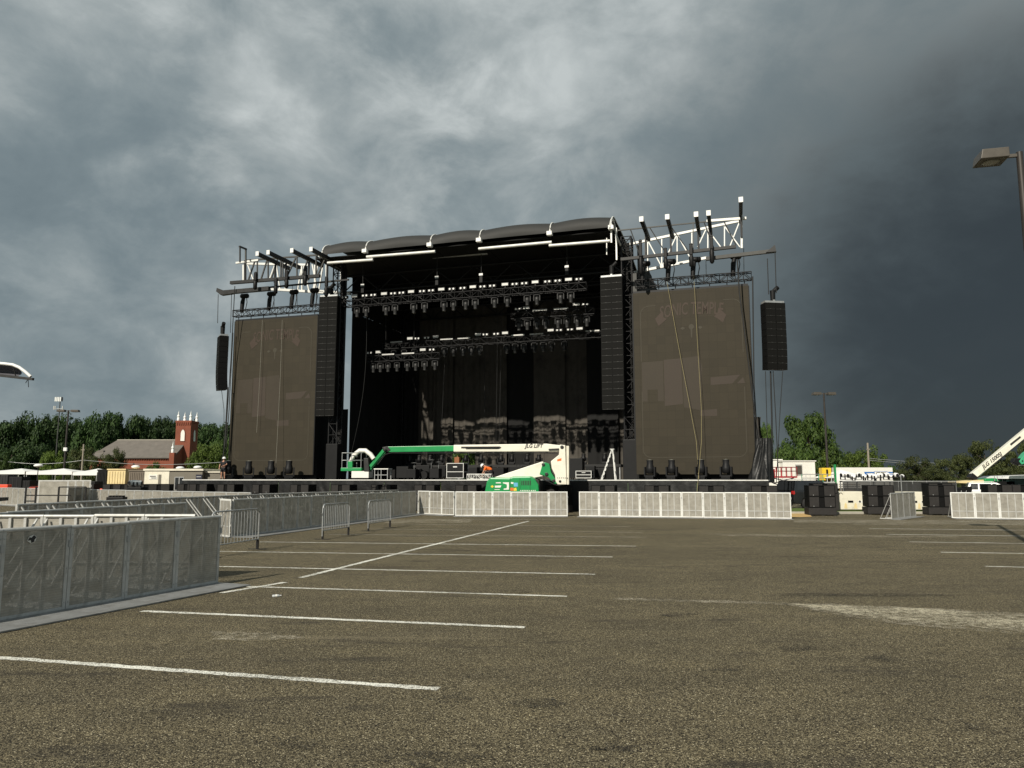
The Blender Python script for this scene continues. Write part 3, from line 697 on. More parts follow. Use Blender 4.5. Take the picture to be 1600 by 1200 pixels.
# ---------------------------------------------------------------- trusses
def truss_parts(o, L, w=0.45, h=0.45, bay=0.5, rc=0.032, rl=0.018, material=None, rise=0.0):
    """box truss from local (0,0,0) along +x, z 0..h"""
    material = material or M_black_metal
    for dy in (-w / 2, w / 2):
        for z in (0, h):
            m = MB(); m.tube([(0, dy, z), (L, dy, z + rise)], rc, 5); m.build('chord', material, o)
    n = max(2, int(round(L / bay))); m = MB()
    for k in range(n):
        xa, xb = L * k / n, L * (k + 1) / n; ra, rb = rise * k / n, rise * (k + 1) / n
        for dy in (-w / 2, w / 2):
            m.tube([(xa, dy, (0 if k % 2 else h) + ra), (xb, dy, (h if k % 2 else 0) + rb)], rl, 4, False)
            m.tube([(xa, dy, ra), (xa, dy, h + ra)], rl, 4, False)
        for z in (0, h):
            m.tube([(xa, -w / 2, z + ra), (xb, w / 2, z + rb)], rl, 4, False)
    for e_ in (0, L):
        r_ = 0 if e_ == 0 else rise
        m.tube([(e_, -w / 2, r_), (e_, w / 2, r_), (e_, w / 2, h + r_), (e_, -w / 2, h + r_), (e_, -w / 2, r_)], rl, 4, False)
    m.build('lacing', material, o, stuff=True)

# moving head (hanging): local origin at the clamp, body below
def make_moving_head(name, sgn):
    o = thing(name, 'x', 'stage light', group='moving head lights')
    m = MB(); m.box(-0.17, 0.17, -0.13, 0.13, min(0, sgn * 0.14), max(0, sgn * 0.14)); m.build('base', M_black, o, bevel=0.02)
    m = MB()
    for dx in (-0.2, 0.2): m.box(dx - 0.025, dx + 0.025, -0.07, 0.07, min(sgn * 0.13, sgn * 0.48), max(sgn * 0.13, sgn * 0.48))
    m.box(-0.22, 0.22, -0.08, 0.08, min(sgn * 0.12, sgn * 0.17), max(sgn * 0.12, sgn * 0.17)); m.build('yoke', M_black_metal if sgn > 0 else M_darkgrey, o)
    m = MB(); m.lathe([(0.09, sgn * 0.22), (0.155, sgn * 0.27), (0.16, sgn * 0.45), (0.12, sgn * 0.58), (0.13, sgn * 0.74)], n=10); hd = m.build('head', M_black_metal if sgn > 0 else M_darkgrey, o)
    m = MB(); m.lathe([(0.115, sgn * 0.742), (0.02, sgn * 0.765)], n=10); m.build('lens', M_lens, hd)
    return o
HANG = make_moving_head('moving_head_light', -1)
FLOOR = make_moving_head('floor_moving_head', 1)
def make_strobe():
    o = thing('strobe_panel', 'x', 'stage light', group='strobe panels')
    m = MB(); m.box(-0.25, 0.25, -0.02, 0.10, 0, 0.24); m.build('housing', M_black, o)
    m = MB(); m.box(-0.21, 0.21, -0.045, -0.022, 0.03, 0.19); m.build('face', M_alu, o)
    m = MB(); m.box(-0.03, 0.03, 0, 0.06, -0.14, 0); m.build('clamp', M_black_metal, o)
    return o
STROBE = make_strobe()
def make_blinder():
    o = thing('blinder_light', 'x', 'stage light', group='twin blinder lights')
    m = MB(); m.box(-0.26, 0.26, -0.01, 0.12, 0, 0.20); m.build('housing', M_black, o)
    for dx in (-0.13, 0.13):
        m = MB(); m.lathe([(0.065, -0.05), (0.068, -0.012)], (dx, 0, 0.10), 10, 'y'); m.build('lamp', M_whitecap, o)
    m = MB(); m.box(-0.03, 0.03, 0, 0.06, -0.1, 0); m.build('clamp', M_black_metal, o)
    return o
BLIND = make_blinder()
def make_batten():
    o = thing('light_batten', 'x', 'stage light', group='light battens')
    m = MB(); m.box(-0.5, 0.5, -0.03, 0.10, 0, 0.12); m.build('housing', M_darkgrey, o)
    m = MB(); m.box(-0.48, 0.48, -0.05, -0.032, 0.015, 0.105); m.build('face', M_alu, o)
    return o
BATTEN = make_batten()

def light_truss(row, px0, px1, t, heads, strobes, blinders, battens, h=0.42, label=''):
    a, b = S(*px0, t), S(*px1, t); zc = (a.z + b.z) / 2; L = b.x - a.x
    o = thing('lighting_truss', 'black lattice lighting truss, %s' % row, 'truss', STG.world(a.x, t, zc - h / 2), STG.rz, 'lighting trusses over the stage')
    truss_parts(o, L, 0.42, h, 0.55)
    for i, x in enumerate(heads):
        p = S(x, (px0[1] + px1[1]) / 2, t)
        place(HANG, USED, STG.world(p.x, t, zc - h / 2 - 0.02), STG.rz + random.uniform(-0.3, 0.3), 'black moving head light hanging %s from left under the %s' % (ORD[i], row))
    for i, x in enumerate(strobes):
        p = S(x, (px0[1] + px1[1]) / 2, t)
        place(STROBE, USED, STG.world(p.x, t - 0.26, zc + h / 2 + 0.14), STG.rz, 'white strobe panel, %s from left on top of the %s' % (ORD[i], row))
    for i, x in enumerate(blinders):
        p = S(x, (px0[1] + px1[1]) / 2, t)
        place(BLIND, USED, STG.world(p.x, t - 0.26, zc + h / 2 + 0.12), STG.rz, 'small twin blinder light, %s from left on the %s' % (ORD[i], row))
    for i, x in enumerate(battens):
        p = S(x, (px0[1] + px1[1]) / 2, t)
        place(BATTEN, USED, STG.world(p.x, t - 0.26, zc + h / 2 - 0.02), STG.rz, 'grey light batten, %s from left on the %s' % (ORD[i], row))
    return zc
light_truss('long front truss', (538, 473), (917, 450), 1.0,
            [559, 573, 604, 618, 647, 664, 694, 709, 728, 743, 773, 793, 824, 839, 876, 892],
            [557, 603, 645, 692, 741, 791, 838, 890],
            [541, 573, 586, 617, 630, 662, 676, 708, 725, 756, 771, 806, 821, 857, 873, 906], [])
light_truss('short upper right truss', (800, 494), (929, 487), 2.6, [811, 824, 839, 853, 872, 886, 902, 917], [824, 902], [811, 916], [845, 878])
light_truss('short lower left truss', (573, 563), (688, 555), 4.0, [584, 595, 607, 621, 637, 650, 664, 680], [594, 663], [580, 677], [609, 640])
light_truss('long rear truss', (600, 541), (940, 524), 5.4, [616, 632, 648, 695, 709, 724, 737, 750, 792, 805, 819, 835, 849, 862, 882], [643, 683, 749, 791, 862, 907], [654, 669, 760, 777, 875, 892], [622, 700, 727, 811, 840, 927])

# truss hoists and lines inside the stage
def chain(px, y0, y1, t, label, r=0.022, material=None):
    a, b = S(px[0], y0, t), S(px[1], y1, t)
    o = thing('hoist_chain', label, 'chain', STG.world(b.x, t, b.z), STG.rz, 'hoist chains')
    m = MB(); m.tube([(0, 0, 0), (a.x - b.x, 0, a.z - b.z)], r, 5); m.build('chain_run', material or M_darkgrey, o)
    m = MB(); m.box(-0.11, 0.11, -0.1, 0.1, 0.0, 0.5); m.build('motor', M_black, o, bevel=0.02)
    m = MB(); m.box(-0.13, 0.13, -0.105, -0.10 + 0.0, 0.48, 0.62); m.build('motor_plate', M_whitecap, o)
for i, (x, ya, yb) in enumerate([(567, 405, 458), (683, 400, 446), (752, 397, 442), (886, 385, 430)]):
    chain((x, x), ya, yb, 0.9, 'hoist chain with black motor above the front truss, %s from left' % ORD[i])
for i, (x0, x1, ya, yb, t) in enumerate([(698, 690, 495, 668, 6), (778, 775, 480, 690, 6), (784, 780, 480, 690, 6), (757, 757, 535, 690, 10), (603, 603, 487, 555, 5), (647, 647, 480, 548, 5), (573, 541, 490, 740, 2)]):
    a, b = S(x0, ya, t), S(x1, yb, t)
    m = MB(); d = a - b; n = 10
    m.tube([(d.x * k / n + (0.5 * math.sin(math.pi * k / n) if i == 6 else 0), 0, d.z * k / n) for k in range(n + 1)], 0.016, 5)
    o = tag(m.build('hanging_cable', M_cable, None), 'thin dark cable hanging inside the stage, %s of the group from the left' % ORD[[2, 3, 5, 6, 4, 1, 0][i] if False else i], 'cable', 'cables hanging inside the stage')
    o.location = STG.world(b.x, t, b.z); o.rotation_euler = (0, 0, STG.rz)

# ---------------------------------------------------------------- LED screens
def led_screen(side, cs, label):
    o = thing('video_screen', label, 'screen', STG.world(cs, 0, DK), STG.rz, 'video screens')
    w, z0, z1 = 6.66, 0.32, 11.2
    m = MB(); m.box(-w / 2, w / 2, 0, 0.14, z0, z1); m.build('panel', M_screen, o)
    for s_ in (-1, 1):
        m = MB(); m.box(s_ * (w / 2 + 0.005) - (0.05 if s_ < 0 else 0), s_ * (w / 2 + 0.005) + (0.05 if s_ > 0 else 0), 0.01, 0.2, z0, z1); m.build('side_frame', M_black, o)
    m = MB(); m.box(-w / 2, w / 2, 0.02, 0.18, z1 + 0.003, z1 + 0.12); m.build('top_bumper', M_black_metal, o)
    # cabinet seams along the top edge, worn lens caps
    def outline(pts, name, r=0.02, material=M_screen_line):
        m = MB()
        for a, b in zip(pts[:-1], pts[1:]): m.bar((a[0], -0.004, a[1]), (b[0], -0.004, b[1]), r * 2, 0.006, up=(0, 1, 0))
        m.build(name, material, o)
    k = w / 2 - 0.42
    def arc(cx, cz, r, a0, a1): return [(cx + r * math.cos(R(a)), cz + r * math.sin(R(a))) for a in range(a0, a1 + (1 if a1 > a0 else -1), 10 if a1 > a0 else -10)]
    outline([(-2.0, 10.35)] + arc(-k + 0.5, 9.85, 0.5, 90, 180) + [(-k, 7.0)], 'picture_border')
    outline([(1.9, 10.45)] + arc(k - 0.5, 9.95, 0.5, 90, 0) + [(k, 7.3)], 'picture_border')
    outline([(-k, 5.2)] + arc(-k + 0.45, 1.75, 0.45, 180, 270) + arc(k - 0.45, 1.75, 0.45, 270, 360) + [(k, 5.3)], 'picture_border')
    # lettering: two words on an arch, tall narrow letters
    text_part('SONIC TEMPLE', 1.05, M_screen_text, o, (0.05, -0.006, 10.02), shear=0.12, width=3.7, bold=0.014, arch=0.05, extrude=0.003)
    for s_ in (-1, 1):      # curled tails of the lettering
        m = MB(); m.prism([(s_ * 1.62, 10.0), (s_ * 2.05, 9.55), (s_ * 1.85, 9.1), (s_ * 1.35, 9.5), (s_ * 1.55, 9.62)], -0.008, -0.003); m.build('lettering_tail', M_screen_text, o)
    m = MB(); m.lathe([(0.16, -0.008), (0.16, -0.003)], (0.05, 0, 8.95), 12, 'y'); m.prism([(0.0, 8.8), (0.1, 8.8), (0.08, 8.3), (0.02, 8.3)], -0.008, -0.003)
    m.build('emblem', M_screen_line, o)
    for s_ in (-1, 1):
        m = MB(); m.prism([(0.05 + s_ * 0.35, 8.88), (0.05 + s_ * 0.5, 8.98), (0.05 + s_ * 0.65, 8.88), (0.05 + s_ * 0.5, 8.78)], -0.008, -0.003); m.build('emblem', M_screen_line, o)
    # blocks of the dim still picture
    for poly, mt in (([(-2.9, 6.95), (-1.65, 7.0), (-1.65, 4.6), (-2.9, 4.6)], M_screen_tint), ([(-1.6, 7.05), (-0.6, 7.1), (-0.55, 4.4), (-1.6, 4.3)], M_screen_tint2),
                     ([(-0.55, 7.1), (0.45, 7.2), (0.6, 6.5), (0.45, 4.0), (-0.5, 4.2)], M_screen_tint), ([(1.05, 5.9), (2.7, 6.0), (2.25, 5.5), (1.05, 5.45)], M_screen_tint2),
                     ([(2.5, 5.5), (2.85, 5.85), (2.95, 5.5)], M_screen_tint2), ([(0.4, 4.0), (1.35, 4.05), (1.35, 3.65), (0.4, 3.65)], M_screen_tint2),
                     ([(-2.6, 5.3), (-2.0, 5.3), (-2.0, 4.55), (-2.6, 4.55)], M_screen)):
        m = MB(); yb = -0.004 if mt is not M_screen else -0.007; m.prism(poly, yb, yb + 0.003); m.build('picture_block', mt, o)
    return o
led_screen(1, 14.12, 'tall unlit brown video screen on the right wing of the stage')
led_screen(-1, -14.17, 'tall unlit brown video screen on the left wing of the stage')
# truss on top of each screen and hoists
def make_hoist():
    o = thing('chain_hoist', 'x', 'hoist', group='chain hoists over the screens')
    m = MB(); m.tube([(0, 0, 0), (0.05, 0, 0.75), (0.12, 0, 1.05)], [0.13, 0.15, 0.12], 8); m.build('chain_bag', M_black, o)
    m = MB(); m.lathe([(0.10, -0.28), (0.17, -0.22), (0.17, 0.30), (0.09, 0.36)], (0.16, 0, 1.18), 10, 'x'); mo = m.build('motor', M_black, o)
    m = MB(); m.lathe([(0.05, -0.31), (0.11, -0.285)], (0.16, 0, 1.18), 10, 'x'); m.build('motor_cap', M_whitecap, mo)  # white end stands for the highlight on the motor, painted as colour
    m = MB(); m.tube([(0.3, 0, 0.1), (0.42, 0, 0.7), (0.36, 0, 1.1)], 0.03, 5); m.build('chain', M_darkgrey, o)
    return o
HOIST = make_hoist()
for word, p0, p1, hx in (('right', (993, 447), (1174, 431), [1003, 1043, 1082, 1145]), ('left', (366, 491), (500, 483), [378, 420, 455, 487])):
    a, b = S(*p0, 0.1), S(*p1, 0.1); z = (a.z + b.z) / 2 - 0.22
    z = 13.35
    o = thing('screen_truss', 'black lattice truss along the top of the %s video screen' % word, 'truss', STG.world(a.x, 0.1, z), STG.rz)
    truss_parts(o, b.x - a.x, 0.4, 0.44, 0.45, 0.03, 0.02)
    m = MB()
    for k in range(7):
        x = 0.4 + (b.x - a.x - 0.8) * k / 6; m.tube([(x, 0, 0), (x, 0, -0.30)], 0.03, 5)
    m.build('hanger', M_black_metal, o)
    for i, x in enumerate(hx):
        p = S(x, 425 if word == 'right' else 475, 0.1)
        place(HOIST, USED, STG.world(p.x, 0.1, z + 0.3), STG.rz + (0 if word == 'left' else R(10)), 'black chain hoist, %s from left on the %s screen truss' % (ORD[i], word))

# ---------------------------------------------------------------- line arrays
def make_cabinet_mesh(w, h, d):
    b = MB(); b.box(-w / 2, w / 2, 0, d, 0.012, h - 0.006)
    g = MB()
    for s_ in (-1, 1):
        x0, x1 = (0.012, w / 2 - 0.02) if s_ > 0 else (-w / 2 + 0.02, -0.012)
        g.box(x0, x1, -0.02, -0.002, 0.025, h - 0.02)
    l = MB()
    for s_ in (-1, 1): l.box(s_ * w / 4 - w / 4 + 0.03, s_ * w / 4 + w / 4 - 0.03, -0.028, -0.021, 0.0, 0.018); l.box(s_ * w / 4 - 0.03, s_ * w / 4 + 0.03, -0.03, -0.021, 0.0, 0.04)
    return b, g, l
def line_array(label, s0, t0, ztop, n, w, h, d, yaw, curve, group, bump=True):
    o = thing('line_array', label, 'loudspeaker', STG.world(s0, t0, ztop - n * h), STG.rz + yaw, group)
    b, g, l = make_cabinet_mesh(w, h, d)
    first = None; y = 0.0; z = n * h; ang = 0.0
    for k in range(n):
        ang = curve * max(0, (k - n * 0.45) / (n * 0.55)) ** 1.6
        if first is None:
            c = b.build('cabinet', M_cab, o); gg = g.build('grille', M_grille, c); ll = l.build('handle_strip', M_edge, c); first = (c, gg, ll)
        else:
            c = first[0].copy(); col.objects.link(c); c.parent = o
            for q in first[1:]:
                r_ = q.copy(); col.objects.link(r_); r_.parent = c
        z -= h * math.cos(ang); y += h * math.sin(ang)
        c.location = (0, y, z); c.rotation_euler = (ang, 0, 0)
    m = MB(); m.box(-w / 2 + 0.03, w / 2 - 0.03, 0.05, d - 0.05, n * h + 0.01, n * h + 0.12); m.box(-0.06, 0.06, 0.1, d, n * h + 0.1, n * h + 0.2); m.build('bumper_frame', M_galv, o)
    m = MB(); m.tube([(0, d * 0.4, n * h + 0.15), (0, d * 0.4, n * h + 0.75)], [0.14, 0.16], 8); m.tube([(0.05, d * 0.4, n * h + 0.7), (0.32, d * 0.4, n * h + 0.95)], [0.12, 0.13], 8); m.build('motor', M_black, o)
    return o
line_array('tall black main line array hanging at the right of the stage opening', 9.47, 0.0, 14.15, 20, 1.34, 0.408, 0.65, R(0), 0.0, 'main line arrays')
line_array('tall black main line array hanging at the left of the stage opening', -10.05, 0.0, 14.3, 20, 1.34, 0.412, 0.65, R(5), 0.0, 'main line arrays')
line_array('black line array hung outside the right video screen', 18.85, -0.6, 11.75, 10, 1.20, 0.385, 0.6, R(24), 0.12, 'outer line arrays')
line_array('black line array hung outside the left video screen', -18.35, -0.6, 11.85, 10, 0.95, 0.385, 0.6, R(-42), 0.16, 'outer line arrays')

# ---------------------------------------------------------------- roof wings (fixed to the stage roof: parts of the stage)
def wing(members):
    for name, p0, p1, t0, t1, w, mt in members:
        a, b = S(*p0, t0), S(*p1, t1)
        m = MB(); m.bar(a, b, w * 0.66); m.build(name, mt, stage)
REAR, FRNT, IB = 3.0, -0.4, -1.0
wr = [('wing_chord', (975, 429), (1104, 403), REAR, REAR, 0.24, M_alu_white), ('wing_chord', (973, 384), (1157, 345), REAR, REAR, 0.22, M_alu_white), ('wing_chord', (1104, 345.5), (1166, 341), FRNT, FRNT, 0.22, M_alu_white),
      ('wing_post', (1158.8, 326), (1158.8, 388), FRNT, FRNT, 0.17, M_alu_white), ('wing_chord', (957, 361), (1108, 346), FRNT, FRNT, 0.10, M_midgrey),
      ('wing_beam', (970, 405.5), (1150, 385.5), IB, IB, 0.26, M_darkgrey), ('outrigger_beam', (1103, 404.5), (1211, 392), IB + 0.3, IB + 0.3, 0.30, M_midgrey)]
for x in (988, 1012, 1034, 1058, 1081, 1106, 1132):      # verticals and diagonals of the white rear truss
    yt = 384 - (x - 973) * 0.212; yb = 429 - (x - 975) * 0.2016 if x < 1104 else 388
    wr.append(('wing_post', (x, yt), (x, yb), REAR, REAR, 0.10 if x % 3 else 0.15, M_alu_white))
for x0, x1 in ((1012, 1034), (1058, 1034), (1058, 1081), (1104, 1090), (1104, 1126), (1156, 1140), (1130, 1156)):
    wr.append(('wing_brace', (x0, 384 - (x0 - 973) * 0.212), (x1, (429 - (x1 - 975) * 0.2016) if x1 < 1085 else 386), REAR, REAR, 0.10, M_alu_white))
for x0, x1 in ((985, 1000), (1015, 1040), (1047, 1075), (1083, 1083), (1100, 1115), (1130, 1150), (1008, 1008)):
    wr.append(('wing_brace', (x0, 361 - (x0 - 957) * 0.0993), (x1, 403 - (x1 - 970) * 0.112), FRNT, IB, 0.07, M_midgrey))
wr += [('wing_brace', (962, 366), (988, 424), FRNT, REAR, 0.12, M_alu_white), ('wing_brace', (948, 372), (948, 398), FRNT, FRNT, 0.08, M_alu_white)]
wing(wr)
m = MB(); a = S(1211, 392, IB + 0.3); m.prism([(a.x - 0.5, a.z - 0.08), (a.x, a.z + 0.32), (a.x + 0.06, a.z - 0.08)], IB + 0.15, IB + 0.45); m.build('outrigger_bracket', M_darkgrey, stage)
wl = [('wing_chord', (384, 412), (482, 414), REAR, REAR, 0.24, M_alu_white), ('wing_chord', (424, 452), (506, 457), REAR, REAR, 0.26, M_alu_white), ('wing_post', (381, 414), (381, 440), REAR, REAR, 0.24, M_alu_white),
      ('wing_chord', (369, 411), (404, 406.5), FRNT, FRNT, 0.20, M_alu_white), ('wing_chord', (384, 407), (503, 398), FRNT, FRNT, 0.15, M_midgrey),
      ('wing_beam', (360.5, 442), (500, 431), IB, IB, 0.32, M_darkgrey), ('outrigger_beam', (347, 457.5), (421, 451), IB + 0.3, IB + 0.3, 0.42, M_darkgrey),
      ('wing_chord', (421, 449), (545, 437), FRNT, FRNT, 0.16, M_darkgrey), ('wing_post', (383, 407), (383, 441), FRNT, FRNT, 0.20, M_darkgrey)]
for x0, x1 in ((399, 388), (418, 408), (434, 424), (463, 448), (483, 472), (511, 497)):
    wl.append(('wing_brace', (x0, 407 - (x0 - 384) * 0.076), (x1, 440 - (x1 - 360) * 0.079), FRNT, FRNT, 0.13, M_midgrey))
for x in (402, 419, 439, 442, 464, 494):
    wl.append(('wing_post', (x, 407 - (x - 384) * 0.076), (x, 440 - (x - 360) * 0.079), FRNT, FRNT, 0.12, M_midgrey))
for x0, x1 in ((387, 396), (430, 421), (432, 438), (472, 465), (474, 483), (505, 498), (497, 489), (488, 496), (540, 534)):
    wl.append(('wing_brace', (x0, 413), (x1, 437 if x1 < 425 else 455), REAR, REAR, 0.13, M_alu_white))
for x in (446, 472, 492, 510, 533):
    wl.append(('wing_post', (x, 414), (x, 455), REAR, REAR, 0.15, M_alu_white))
wl += [('wing_chord', (500, 455), (548, 459), REAR, REAR, 0.26, M_alu_white), ('wing_brace', (494, 396), (540, 425), FRNT, 1.5, 0.2, M_darkgrey), ('wing_brace', (494, 400), (505, 413), FRNT, 1.5, 0.15, M_black_metal), ('wing_post', (536, 403), (536, 470), 0.9, 0.9, 0.2, M_black_metal),
       ('wing_bracket', (375, 386), (375, 410), -1.5, -1.5, 0.12, M_darkgrey), ('wing_bracket', (384, 389), (384, 412), -0.5, -0.5, 0.14, M_midgrey), ('wing_bracket', (374, 385), (385, 389.5), -1.5, -0.5, 0.16, M_darkgrey)]
wing(wl)
m = MB(); a = S(347, 457.5, IB + 0.3); m.prism([(a.x + 0.9, a.z - 0.15), (a.x - 0.35, a.z + 0.35), (a.x - 0.4, a.z + 0.1), (a.x, a.z - 0.2)], IB + 0.15, IB + 0.45); m.build('outrigger_bracket', M_darkgrey, stage)
# cross beams with white end caps, lying over both wings
for x, y in ((1002, 342), (1042.5, 338.5), (1087.5, 334.5), (1107, 332.5), (1157.5, 311.5), (402, 396), (419, 394), (456, 391), (486, 389)):
    a = S(x, y, -2.6)
    m = MB(); m.box(a.x - 0.10, a.x + 0.10, -2.58, 1.2, a.z - 0.14, a.z + 0.10); m.build('cross_beam', M_darkgrey, stage)
    m = MB(); m.box(a.x - 0.12, a.x + 0.12, -2.62, -2.585, a.z - 0.16, a.z + 0.14); m.build('beam_cap', M_whitecap, stage)
    m = MB(); m.bar((a.x, -0.5, a.z - 0.2), (a.x, -0.5, a.z - 1.5), 0.11); m.build('beam_strut', M_black_metal, stage)
# hoist pods hung along the dark wing beams
def make_pod():
    o = thing('beam_hoist', 'x', 'hoist', group='hoists under the wing beams')
    m = MB(); m.lathe([(0.10, -0.95), (0.22, -0.85), (0.24, -0.2), (0.16, 0.0)], n=10); m.build('chain_bag', M_black, o)
    m = MB(); m.box(-0.16, 0.16, -0.16, 0.16, 0.02, 0.85); m.build('motor', M_black, o, bevel=0.05)
    m = MB(); m.lathe([(0.17, 0.86), (0.19, 0.93), (0.1, 1.0)], n=10); m.build('motor_cap', M_darkgrey, o)
    return o
POD = make_pod()
for side, lst in (('right', [(1001, 402, 1.5), (1040, 404, 0.9), (1080, 399, 1.0), (1112, 390, 1.2)]), ('left', [(399, 439, 0.9), (431, 447, 0.8), (448, 437, 0.9), (477, 431, 1.0), (510, 448, 1.0)])):
    for i, (x, y, k) in enumerate(lst):
        p = S(x, y, IB - 0.25)
        o = place(POD, USED, STG.world(p.x, IB - 0.25, p.z), STG.rz, 'black hoist with chain bag, %s from left on the %s wing beam' % (ORD[i], side)); o.scale = (0.58, 0.58, 0.72 * k)

# ropes and cables outside
def cable(name, pts, r, mt, label, group, cat='cable'):
    base = pts[-1]
    m = MB(); m.tube([Vector(p) - base for p in pts], r, 5)
    o = tag(m.build(name, mt), label, cat, group); o.location = base
    return o
def stage_line(px, t, sag=0.0, n=10):
    ps = [STG.world(*S(x, y, tt)) for (x, y), tt in zip(px, t)]
    if len(ps) == 2:
        a, b = ps; ps = [a.lerp(b, k / n) + Vector((sag * math.sin(math.pi * k / n), 0, 0)) for k in range(n + 1)]
    return ps
for i, (px, t, mt, lab) in enumerate([
        ([(1042, 440), (1060, 540), (1075, 620), (1088, 690), (1092, 748)], [-.3, -.4, -.6, -.9, -1.3], M_rope, 'left of two yellow ropes hanging over the right screen'),
        ([(1084, 430), (1090, 540), (1096, 640), (1096, 690), (1089, 770)], [-.3, -.4, -.6, -.9, -2.0], M_rope, 'right of two yellow ropes hanging over the right screen'),
        ([(410, 500), (406, 590), (401, 676)], [-.2, -.25, -.3], M_rope_white, 'left of two pale ropes over the left screen'),
        ([(441, 500), (438, 590), (430, 748)], [-.2, -.3, -.8], M_rope_white, 'right of two pale ropes over the left screen')]):
    cable('rope', stage_line(px, t), 0.010, mt, lab, 'ropes over the screens', 'rope')
for i, (px, t, r) in enumerate([([(1152, 405), (1155, 455), (1166, 540), (1176, 620), (1186, 690), (1200, 745)], [-1] * 5 + [-2], .04), ([(1176, 432), (1178, 600), (1184, 700), (1196, 750)], [0, 0, -.5, -1], .04),
                                ([(1204, 580), (1206, 650), (1207, 755)], [-.5, -.5, -.5], .045), ([(1196, 580), (1198, 650), (1201, 750)], [-.5] * 3, .02), ([(1208, 580), (1212, 650), (1217, 755)], [-.5] * 3, .025),
                                ([(1223, 580), (1219, 640), (1213, 755)], [-.5] * 3, .02), ([(1199, 404), (1201, 460)], [-.7, -.7], .025), ([(1211, 396), (1213, 458)], [-.7, -.7], .025)]):
    cable('rigging_cable', stage_line(px, t), r, M_cable, 'black rigging cable at the right screen, %s in order from the left' % ORD[i] if i < 6 else ('thin suspension wire, %s of two above the right outer loudspeakers' % ('left' if i == 6 else 'right')), 'right rigging cables')
for i, (px, t, r) in enumerate([([(341, 460), (340, 505)], [-.7, -.7], .022), ([(362, 456), (360, 520)], [-.7, -.7], .022), ([(367, 447), (361, 560), (352, 690), (344, 742)], [-1, -.5, -.5, -1], .03), ([(356, 605), (352, 680), (347, 745)], [-.5] * 3, .04), ([(346, 608), (350, 640), (350, 700)], [-.5] * 3, .018), ([(364, 520), (358, 640), (350, 740)], [-.3, -.4, -.5], .03)]):
    cable('rigging_cable', stage_line(px, t), r, M_cable, 'black rigging cable by the left screen, %s in order' % ORD[i], 'left rigging cables')
for word, xs_ in (('right', [(1012, 425, 440), (1103, 407, 432), (1162, 388, 428)]), ('left', [(378, 456, 490), (423, 452, 478), (428, 452, 486), (457, 446, 474), (464, 446, 486), (494, 440, 474)])):
    for i, (x, y0, y1) in enumerate(xs_):
        cable('hoist_wire', stage_line([(x, y0), (x + 0.5, y1)], [0, 0], n=2), 0.018, M_cable, 'thin hoist wire above the %s screen, %s from left' % (word, ORD[i]), 'hoist wires')

# ================================================================== BARRICADES
def make_barricade(ribs_front=False):
    o = thing('barricade', 'x', 'barricade'); fm = M_alu_white if ribs_front else M_alu  # rows facing the sun get paler frames, light put into the colour
    m = MB(); m.box(0.045, 0.955, 0.0, 0.006, 0.06, 1.16); m.build('mesh_sheet', M_perf, o)
    for x in (0.004, 0.946):
        m = MB(); m.box(x, x + 0.05, -0.012, 0.05, 0.02, 1.17); m.build('post', fm, o)
    m = MB(); m.tube([(0.004, 0.015, 1.19), (0.996, 0.015, 1.19)], 0.032, 8); m.build('top_rail', fm, o)
    m = MB(); m.box(0.055, 0.945, -0.01, 0.045, 0.022, 0.062); m.build('bottom_rail', fm, o)
    for x in (0.33, 0.63):
        m = MB(); m.box(x, x + (0.03 if ribs_front else 0.05), *((-0.014, -0.002) if ribs_front else (0.009, 0.05)), 0.064, 1.155); m.build('rib', M_alu, o)
    m = MB(); m.box(0.056, 0.944, *((-0.012, -0.003) if ribs_front else (0.052, 0.075)), 0.33, 0.365); m.build('mid_rail', M_alu, o)
    for x in (0.10, 0.90):
        m = MB(); m.bar((x, 0.07, 1.14), (x, 1.02, 0.07), 0.03); m.build('brace', M_alu, o)
        m = MB(); m.box(x - 0.03, x + 0.03, 0.06, 1.08, 0.022, 0.062); m.build('foot_beam', M_alu, o)
    m = MB(); m.box(0.004, 0.996, -0.75, -0.014, 0.006, 0.024); m.build('foot_plate', M_plate, o)
    m = MB()
    for x in (0.03, 0.972):
        for z in (0.12, 0.6, 1.08): m.lathe([(0.011, -0.019), (0.011, -0.0125)], (x, 0, z), 6, 'y')
    m.build('bolts', M_galv, o, stuff=True)
    m = MB(); m.box(0.975, 1.02, -0.03, -0.014, 0.9, 1.0); m.build('latch', M_galv, o)
    return o
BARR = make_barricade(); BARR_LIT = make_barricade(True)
def fence_row(a, b, n, row, group, front_left=False, from_word='left', proto=None, fold=1.0):
    """sections from a to b; seen faces to the right-hand side of the run unless front_left"""
    a = Vector((a[0], a[1], 0)); b = Vector((b[0], b[1], 0)); d = b - a; L = d.length / n; d.normalize()
    rz = math.atan2(d.y, d.x)
    for i in range(n):
        p = a + d * (L * i); r_ = rz
        if front_left: p = a + d * (L * (i + 1)); r_ = rz + math.pi
        k = i if from_word == 'left' else n - 1 - i
        o = place(proto or BARR, USED, p, r_ + R(random.uniform(-0.6, 0.6)), 'mesh barricade %s from %s end of %s' % (ORD[k], from_word, row), group)
        o.scale = (L, fold, 1 + random.uniform(-0.006, 0.006))
        o.location.z = random.uniform(0, 0.004)
